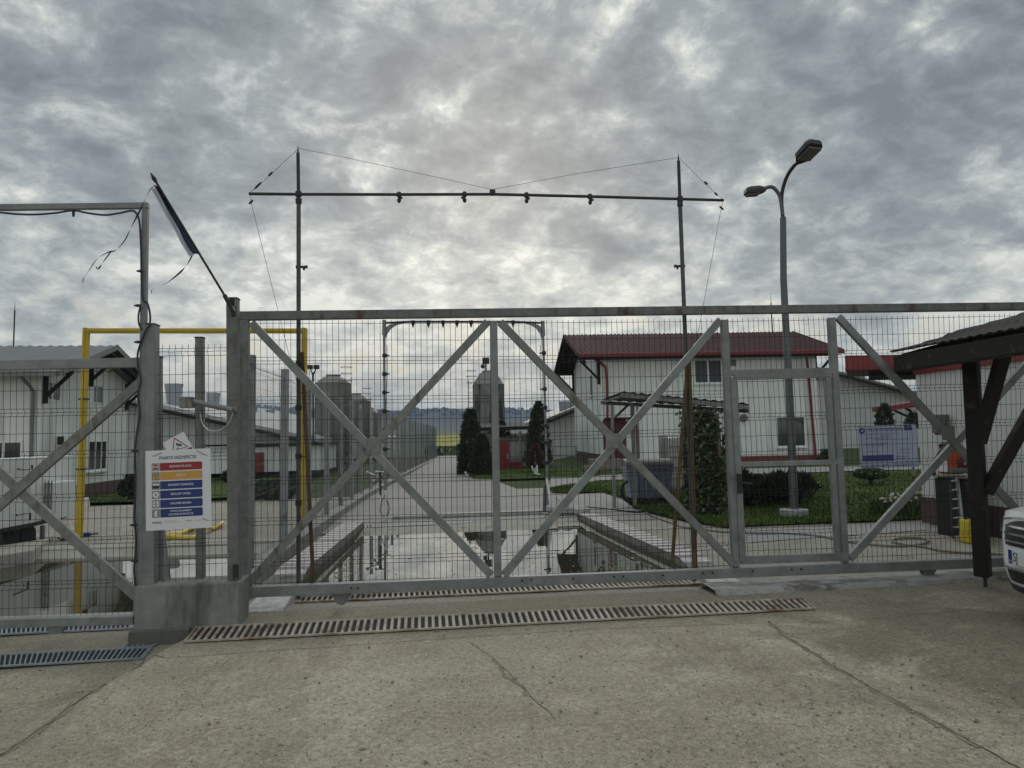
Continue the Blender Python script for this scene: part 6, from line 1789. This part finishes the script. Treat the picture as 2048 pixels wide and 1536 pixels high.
for i in range(7): f = .04 + i * .155; mb = MB(); p, q = la.lerp(lc, f), lb.lerp(ld, f); mb.beam(p, q, .03, .02); mb.build('rung', G['alu'], lad)
jc = thing('jerrycan', 'yellow plastic jerrycan standing by the wooden carport post', 'jerrycan', P(1940, 1080, 9.7))
a, b = P(1936, 1082, 9.7), P(1955, 1040, 9.7); mb = MB(); mb.box((a.x, 9.7, Hg(a.x, 9.7)), (b.x + .1, 9.9, b.z)); mb.build('body', G['jerry'], jc, bevel=.03)
mb = MB(); mb.lathe((a.x + .05, 9.8, b.z - .01), [(.02, 0), (.022, .035), (.01, .04)], 10); mb.build('cap', G['black'], jc)
# backpack blower on the cabinet
bw = thing('backpack_blower', 'orange backpack leaf blower resting on the dark cabinet', 'blower', P(1905, 950, YK))
c = P(1905, 922, 10.25)
mb = MB(); mb.box(c - V((.155, .12, .185)), c + V((.13, .15, .17))); mb.build('engine_cover', G['orange'], bw, bevel=.05)
mb = MB(); mb.box(c + V((-.19, -.13, -.15)), c + V((-.15, .08, .08))); mb.build('side_label', G['white'], bw, bevel=.01)
mb = MB(); mb.lathe(c + V((.08, -.12, -.03)), [(.01, -.03), (.085, -.02), (.10, .03), (.02, .04)], 18, (0, 1, 0)); fn = mb.build('fan_housing', G['darkred'], bw, smooth=True)
mb = MB(); mb.lathe(c + V((.08, -.155, -.03)), [(.005, 0), (.02, 0), (.02, .02)], 12, (0, 1, 0)); mb.build('hub', G['alu'], fn)
mb = MB(); mb.tube(spline([P(u, v, 10.12) for u, v in ((1868, 950), (1866, 935), (1872, 918), (1882, 902), (1895, 893), (1908, 891), (1918, 896))]), .03, 10); mb.build('blow_tube', G['black'], bw, smooth=True)
mb = MB(); mb.tube(spline([P(u, v, 10.14) for u, v in ((1912, 900), (1924, 908), (1931, 922), (1932, 938), (1936, 948))]), .014, 8); mb.build('strap', G['grey_plastic'], bw, smooth=True)
mb = MB(); p, q = P(1898, 947, 10.1), P(1930, 936, 10.1); mb.box((p.x, 10.05, p.z), (q.x, 10.35, q.z)); mb.build('fuel_tank', G['grey_plastic'], bw, bevel=.02)
mb = MB(); p = P(1893, 893, 10.2); mb.lathe(p, [(.02, -.05), (.09, -.04), (.10, .03), (.05, .06), (.01, .065)], 14); mb.build('air_filter', G['black'], bw, smooth=True)
fe2 = thing('fire_extinguisher_box', 'small grey box with a red top fixed on the gatehouse wall', 'box', P(1880, 866, 10.8))
mb = MB(); p = P(1872, 866, 10.9); mb.box(p, p + V((.22, .1, .28))); mb.build('box', G['grey_plastic'], fe2, bevel=.01)
mb = MB(); mb.box(p + V((.03, -.01, -.03)), p + V((.19, .09, -.002))); mb.build('red_base', G['red'], fe2)

# ---------------------------------------------------------------- timber carport
cpx = thing('carport', 'dark timber carport with a wavy tile roof and a braced post', 'carport', P(1965, 1160, 7.25))
pb, pt = P(1966, 1153, 7.25), P(1941, 716, 7.25); pt.z += .12
mb = MB(); mb.beam(pb, pt, .135, .135, up=(.75, .66, 0)); mb.build('post', G['beam'], cpx, bevel=.012)
mb = MB(); mb.tube([pb - V((-.02, 0, .12)), pb + V((.02, 0, .02))], .018, 8); mb.build('post_anchor', G['darkpipe'], cpx)
XE = 4.745
def EX(Y): return XE - TG * Y
def ept(Y, v=None, dz=0, dx=0): return V((EX(Y) + dx, Y, dz))
zE = P(1783, 709, 7.45).z       # eave top
Y0, Y1 = 7.45, 4.0
mb = MB(); mb.beam(ept(Y0, dz=zE - .10, dx=.045), ept(Y1, dz=zE - .10, dx=.045), .12, .17); mb.build('eave_beam', G['beam'], cpx, bevel=.012)
mb = MB(); slope = .25; nx_, ny_ = 60, 240; Wr = 3.4
for j in range(ny_ + 1):
    Y = Y0 + .03 - (Y0 - Y1) * j / ny_
    for i in range(nx_ + 1):
        s = i / nx_ * Wr; zz = zE + .012 + slope * s + .007 * math.cos(j / ny_ * (Y0 - Y1) / .115 * 6.283) + (.03 * sm((s - .55) / .06)) + .012 * (1 - ((s / .35) % 1)) + .012 * MN.noise(V((s * 2, Y * 1.5, 0)))
        mb.v.append(V((EX(Y) - .02 + s, Y, zz)))
for j in range(ny_):
    for i in range(nx_):
        k = j * (nx_ + 1) + i; mb.f.append([k, k + 1, k + nx_ + 2, k + nx_ + 1]); mb.m.append(0)
o = mb.build('tile_roof', G['tile'], cpx); sd_ = o.modifiers.new('s', 'SOLIDIFY'); sd_.thickness = .012
# upper skirt of larger bent sheets near the top edge
for Yr in (7.3, 6.3, 5.3, 4.3):
    mb = MB(); a = ept(Yr, dz=zE - .07, dx=.0); mb.beam(a + V((.02, 0, 0)), a + V((3.3, 0, slope * 3.3)), .09, .13); mb.build('rafter', G['beam'], cpx, bevel=.006)
mb = MB(); a = V((pt.x, pt.y, zE + slope * .62 - .17)); mb.beam(a + V((.0, .25, 0)), a + V((.28, -3.0, 0)), .13, .15); mb.build('purlin', G['beam'], cpx, bevel=.01)
mb = MB(); mb.beam(P(1958, 885, 7.2), P(2012, 690, 6.9), .11, .10, up=(0, 1, 0)); mb.build('brace', G['beam'], cpx, bevel=.008)
mb = MB(); mb.beam(P(1972, 985, 7.2), P(2075, 800, 7.15), .11, .10, up=(0, 1, 0)); mb.build('brace', G['beam'], cpx, bevel=.008)

# ---------------------------------------------------------------- parked car, nose towards the yard
car = thing('parked_car', 'white car with chrome grille bars parked under the timber carport', 'car', (4.12, 5.72, Hg(4.12, 5.72) + .075), rotz=rad(180))
MC = ROOT[car.name]
NOSE = 0.0
TAB = [(0, 0), (.26, .012), (.42, .05), (.54, .12), (.63, .22), (.71, .36), (.77, .54), (.82, .80)]


def nose_e(y):
    a = abs(y)
    for (y0, x0_), (y1, x1_) in zip(TAB, TAB[1:]):
        if a <= y1: return x0_ + (x1_ - x0_) * (a - y0) / (y1 - y0)
    return .80


def nose_x(y, z):
    """front skin of the nose at lateral y"""
    return NOSE - nose_e(y) - .55 * max(0, z - .60) ** 1.6 - .6 * max(0, .36 - z) ** 1.4


ys = []
for k in range(41):
    q = -1 + 2 * k / 40; ys.append(.82 * math.copysign(abs(math.sin(q * math.pi / 2)) ** .9, q))
zt_y = lambda y: .83 - .07 * (abs(y) / .82) ** 2
mb = MB(); nz = 12; vs = []
for y in ys:
    for i in range(nz + 1):
        z = .17 + (zt_y(y) - .17) * i / nz; vs.append(V((nose_x(y, z), y, z)))
    for i in range(1, 9):                                    # bonnet back to the windscreen
        f = i / 8; z = zt_y(y) + (.99 - .10 * (abs(y) / .82) ** 3 - zt_y(y)) * math.sin(f * math.pi / 2); vs.append(V((nose_x(y, zt_y(y)) * (1 - f) + (-1.45) * f, y * (1 + .04 * f), z)))
m_ = nz + 9
mb.add(vs, [(i * m_ + j, (i + 1) * m_ + j, (i + 1) * m_ + j + 1, i * m_ + j + 1) for i in range(40) for j in range(m_ - 1)])
for s in (1, -1):                                            # flanks
    st = [(-.80, .82, .20, .76), (-1.45, .86, .22, .89), (-2.6, .88, .22, .93), (-3.6, .87, .25, .95), (-4.25, .80, .35, .92)]
    vs = [V((x, s * hw * f, z0 + (z1 - z0) * g_)) for x, hw, z0, z1 in st for f, g_ in ((.96, 0), (1, .25), (1.01, .6), (.985, .85), (.95, 1))]
    mb.add(vs, [((5 * i + j, 5 * i + j + 1, 5 * i + j + 6, 5 * i + j + 5) if s > 0 else (5 * i + j, 5 * i + j + 5, 5 * i + j + 6, 5 * i + j + 1)) for i in range(4) for j in range(4)])
mb.add([V((-4.25, .80, .35)), V((-4.25, -.80, .35)), V((-4.25, -.76, .92)), V((-4.25, .76, .92)), V((-3.9, .83, .95)), V((-3.9, -.83, .95)), V((-1.45, .84, .9)), V((-1.45, -.84, .9))], [(0, 3, 2, 1), (3, 4, 5, 2), (4, 6, 7, 5)])
bd = mb.build('body', G['carpaint'], car, local=True, smooth=True)
mb = MB(); cb_ = [(-1.35, .80, .97), (-2.0, .64, 1.42), (-2.6, .62, 1.50), (-3.4, .60, 1.44), (-4.1, .70, .98)]
vs = []
for x, hw, z in cb_: vs += [V((x, hw, z)), V((x, hw * .6, z + .02)), V((x, -hw * .6, z + .02)), V((x, -hw, z)), V((x, -.84, .9)), V((x, .84, .9))]
mb.add(vs, [(6 * i + j, 6 * i + (j + 1) % 6, 6 * i + 6 + (j + 1) % 6, 6 * i + 6 + j) for i in range(4) for j in range(6)]); mb.build('cabin', G['glass'], car, local=True)


def nose_strip(mb, y0, y1, zf0, zf1, off=.012, n=18):
    vs = []
    for i in range(n + 1):
        y = y0 + (y1 - y0) * i / n
        for k in range(4):
            z = zf0(y) + (zf1(y) - zf0(y)) * k / 3; vs.append(V((nose_x(y, z) + off, y, z)))
    mb.add(vs, [(4 * i + k, 4 * i + 4 + k, 4 * i + 5 + k, 4 * i + 1 + k) for i in range(n) for k in range(3)])


mb = MB(); nose_strip(mb, -.36, .36, lambda y: .54, lambda y: .76 - .06 * (abs(y) / .36) ** 3); gr = mb.build('grille', G['black'], car, local=True)
for z in (.58, .64, .70):
    mb = MB(); nose_strip(mb, -.35, .35, lambda y: z - .009, lambda y: z + .009, .024); mb.build('grille_bar', G['chrome'], gr, local=True)
mb = MB(); nose_strip(mb, -.39, .39, lambda y: .765 - .06 * (abs(y) / .5) ** 3, lambda y: .785 - .06 * (abs(y) / .5) ** 3, .02); mb.build('grille_trim', G['chrome'], gr, local=True)
mb = MB(); nose_strip(mb, -.36, .36, lambda y: .24, lambda y: .36, .012); lg_ = mb.build('lower_grille', G['black'], car, local=True)
mb = MB(); nose_strip(mb, -.37, .37, lambda y: .345, lambda y: .362, .02); mb.build('grille_bar', G['chrome'], lg_, local=True)
mb = MB(); nose_strip(mb, -.7, .7, lambda y: .15, lambda y: .21, .01); mb.build('lip', G['black'], car, local=True)
for s in (1, -1):
    mb = MB(); nose_strip(mb, s * .50, s * .74, lambda y: .62 + .05 * (abs(y) - .5), lambda y: .74 + .15 * (abs(y) - .5), .014, 8); mb.build('headlight', G['lens'], car, local=True)
Mp = plane_mat(MC @ V((NOSE + .025, -.26, .40)), MC.to_3x3() @ V((0, 1, 0)), V((0, 0, 1)))
R3 = Mp.to_3x3()
mb = MB(); mb.frame(Mp @ V((0, 0, -.03)), R3 @ V((.52, 0, 0)), R3 @ V((0, .112, 0)), R3 @ V((0, 0, .03))); plt = mb.build('number_plate', G['pl_white'], car)
mb = MB(); rect(mb, Mp, 0, 0, .045, .112, .0012); mb.build('blue_band', G['pl_blue'], plt)
text(plt, 'SJ', .105, Mp @ Matrix.Translation((.055, .056, .0015)), G['pl_ink'], align='LEFT', bold=.001, sx=.75)
text(plt, 'RO', .026, Mp @ Matrix.Translation((.022, .022, .002)), G['pl_white'], sx=.8)
for x in (NOSE - .95, NOSE - 3.5):
    for s in (1, -1):
        mb = MB(); mb.lathe((x, s * .70 - .1 * (s > 0), .235), [(.19, 0), (.30, .01), (.31, .04), (.31, .16), (.30, .19), (.19, .2)], 28, (0, 1, 0)); wh = mb.build('wheel', G['tyre'], car, local=True, smooth=True)
        mb = MB(); mb.lathe((x, s * .79, .235), [(.02, -.02), (.19, -.01), (.195, .02), (.02, .03)], 20, (0, 1, 0)); mb.build('rim', G['alu'], wh, local=True)

# ---------------------------------------------------------------- left yard clutter
YT = 11.9
tb = P(62, 1050, YT)
tr = thing('box_trailer', 'white box trailer with dark door bars parked by the left basin', 'trailer', P(0, 1055, YT))
a, b = P(-140, 1052, 10.2), P(62, 1044, 12.4); zt = P(0, 918, 11.4).z
z0 = min(a.z, b.z) - .02; d12 = V((b.x - a.x, b.y - a.y, 0)); bk = V((d12.y, -d12.x, 0)).normalized() * -1.0
bk = V((-.3, 1.6, 0))
mb = MB(); mb.frame(V((a.x, a.y, z0)), d12, bk, (0, 0, zt - z0)); mb.build('box', G['trailer'], tr, bevel=.012)
mb = MB(); mb.frame(V((a.x, a.y, z0 - .07)) + bk * .1, d12 * .99, bk * .8, (0, 0, .07)); mb.build('chassis', G['black'], tr)
for f_ in (.3, .5):
    for q_ in (.12, .8):
        c_ = V((a.x, a.y, 0)) + d12 * f_ + bk * q_; zz_ = z0 - .16; rw_ = max(.12, (zz_ + .12 - Hg(c_.x, c_.y)) / 2); c_.z = Hg(c_.x, c_.y) + rw_
        mb = MB(); ax_ = V((-d12.y, d12.x, 0)).normalized(); mb.lathe(c_, [(rw_ * .5, -.08), (rw_ * .95, -.07), (rw_, -.04), (rw_, .04), (rw_ * .95, .07), (rw_ * .5, .08)], 20, ax_); mb.build('wheel', G['tyre'], tr, smooth=True)
c_ = V((a.x, a.y, 0)) + d12 * .93 + bk * .4; mb = MB(); mb.beam(V((c_.x, c_.y, Hg(c_.x, c_.y))), V((c_.x, c_.y, z0 - .1)), .06, .06, up=(0, 1, 0)); mb.build('prop_leg', G['galv_old'], tr)
for (u0, v0, u1, v1, u2, v2) in ((36, 938, 66, 938, 66, 930), (33, 1030, 62, 1025, 62, 1040)):
    mb = MB(); mb.tube([P(u0, v0, 11.85), P(u1 - 2, v1, 12.25), P(u2 - 2, v2, 12.25)], .018, 6); mb.build('door_bar', G['black'], tr)
mb = MB(); p, q = P(64, 966, 12.9), P(106, 964, 12.9); p2 = P(64, 1040, 12.9)
cg = thing('wire_crate', 'pale crate with wire bars standing behind the white trailer', 'crate', p2)
mb.box((p.x, 12.9, p2.z), (q.x, 13.6, p.z)); mb.build('body', G['trailer'], cg, bevel=.01)
mb = MB()
for i in range(7): x = p.x + (q.x - p.x) * i / 6; mb.tube([V((x, 12.87, p2.z)), V((x, 12.87, p.z + .04))], .012, 5)
for f in (.02, .35, .65, .98): mb.tube([V((p.x, 12.87, p2.z + (p.z - p2.z) * f)), V((q.x, 12.87, p2.z + (p.z - p2.z) * f))], .012, 5)
mb.build('bars', G['galv'], cg)
bg_ = thing('barrier_arm', 'low yellow barrier arm with a pale end across the left yard', 'barrier', P(150, 1050, 17))
mb = MB(); mb.beam(P(92, 1017, 16.5), P(170, 1004, 17.3), .06, .14); mb.build('arm', G['yellow'], bg_, bevel=.01)
mb = MB(); mb.beam(P(168, 1005, 17.25), P(177, 1003, 17.35), .08, .2); mb.build('end_cap', G['pl_white'], bg_)
for u, v in ((100, 1036), (152, 1046)):
    t0 = P(u, 1014 if u < 120 else 1010, 16.7); bb = V((t0.x, t0.y, Hg(t0.x, t0.y))); mb = MB(); mb.beam(bb, t0, .06, .06, up=(0, 1, 0)); mb.build('stand', G['stripe_w'], bg_)
for lab, pts, r in (('loose yellow lay-flat hose heaped behind the instruction sign', ((326, 1082), (340, 1079), (362, 1070), (385, 1063), (395, 1068), (390, 1078), (365, 1082), (335, 1083)), .05),
                    ('end of a yellow hose lying right of the short weathered post', ((396, 1072), (415, 1066), (432, 1058), (444, 1051), (441, 1058), (425, 1062)), .035)):
    mb = MB(); mb.tube(spline([GP(u, v) + V((0, 0, .06 + .04 * math.sin(i * 2.1))) for i, (u, v) in enumerate(pts)]), r, 8); solo(mb.build('yellow_hose', G['hose_y'], smooth=True), lab, 'hose')
bp_o = thing('blue_brush', 'blue broom head with a dark handle lying beside the yellow frame', 'broom', GP(175, 1074))
mb = MB(); a, b = GP(165, 1074), GP(180, 1073); mb.beam(a + V((0, 0, .04)), b + V((0, 0, .04)), .1, .07); mb.build('head', G['pl_blue'], bp_o)
mb = MB(); mb.tube([b + V((0, 0, .04)), GP(196, 1072) + V((0, 0, .05))], .016, 6); mb.build('handle', G['bark'], bp_o)
mb = MB(); a = GP(80, 1085)
for i in range(26): q = a + V((R.gauss(0, .35), R.gauss(0, .12), 0)); q.z = Hg(q.x, q.y); leaf(mb, q + V((0, 0, .04)), .07)
props(mb.build('weeds', G['leaf_brown']), 'dry weed tufts on the pale edge by the left basin', 'weeds', kind='stuff')
pr = thing('steel_prop', 'slanting steel strut behind the instruction sign rising from the basin edge', 'strut', P(332, 1168, 7.4))
mb = MB(); mb.beam(P(336, 1170, 7.4), P(322, 1050, 7.6), .05, .05, up=(0, 1, 0)); mb.build('strut', G['galv_old'], pr)
# steps before the house door
st_ = thing('door_steps', 'brown steps in front of the dark red door', 'steps', P(1220, 950, 28.5))
mb = MB(); a, b = P(1184, 948, 28.4), P(1252, 946, 28.4); zg = Hg(a.x, 28.5)
mb.box((a.x, 28.9, zg - .05), (b.x, 30.0, zg + .42)); mb.build('landing', G['brick'], st_)
mb = MB(); mb.box((a.x - .3, 28.3, zg - .05), (b.x, 28.9, zg + .18)); mb.build('step', G['brick'], st_)
# rail at the annex barn
rl = thing('hand_rail', 'grey pipe railing before the barn wall left of the red roofed house', 'railing', P(1130, 930, 31))
for u in (1106, 1152):
    mb = MB(); mb.tube([P(u, 932, 31), P(u, 892, 31)], .03, 6); mb.build('post', G['galv'], rl)
for v in (893, 912): mb = MB(); mb.tube([P(1106, v, 31), P(1152, v, 31)], .025, 6); mb.build('rail', G['galv'], rl)

# ---------------------------------------------------------------- scum on the basin water
mb = MB()
for i in range(420):
    if R.random() < .6: x = 1.72 - abs(R.gauss(0, .30)); y = 8.3 + abs(R.gauss(0, .55)); x -= (y - 8.3) * .14
    else: x = R.uniform(-2.0, 1.2); y = R.uniform(8.4, 11.9)
    if R.random() < .2: x, y = -2.1 + abs(R.gauss(0, .12)) - (y - 8.0) * .07, y
    s = R.uniform(.006, .022) * (1 + 1.5 * (R.random() < .08)); a = R.uniform(0, 6.28); k = 5
    c = V((x, y, ZW + .003))
    mb.add([c + V((math.cos(a + q * 1.2566) * s * R.uniform(.6, 1.3), math.sin(a + q * 1.2566) * s * R.uniform(.6, 1.3), 0)) for q in range(k)], [tuple(range(k))])
props(mb.build('floating_scum', mat('pale_scum', (.30, .28, .22), .9, 0, .3, 9, island=.4)), 'pale scum and bits of litter floating on the basin water', 'scum', kind='stuff')
# ---------------------------------------------------------------- air
mb = MB(); mb.box((-1900, -60, -30), (1900, 2700, 125))
m_, t_, b_ = nt('air'); t_.nodes.remove(b_)
pv_ = N(t_, 'ShaderNodeVolumePrincipled'); pv_.inputs['Color'].default_value = (.50, .66, .88, 1); pv_.inputs['Density'].default_value = .00036
t_.links.new(pv_.outputs[0], t_.nodes['Material Output'].inputs['Volume'])
props(mb.build('haze', m_), 'thin blue haze in the air before the far hills', 'haze', kind='stuff')
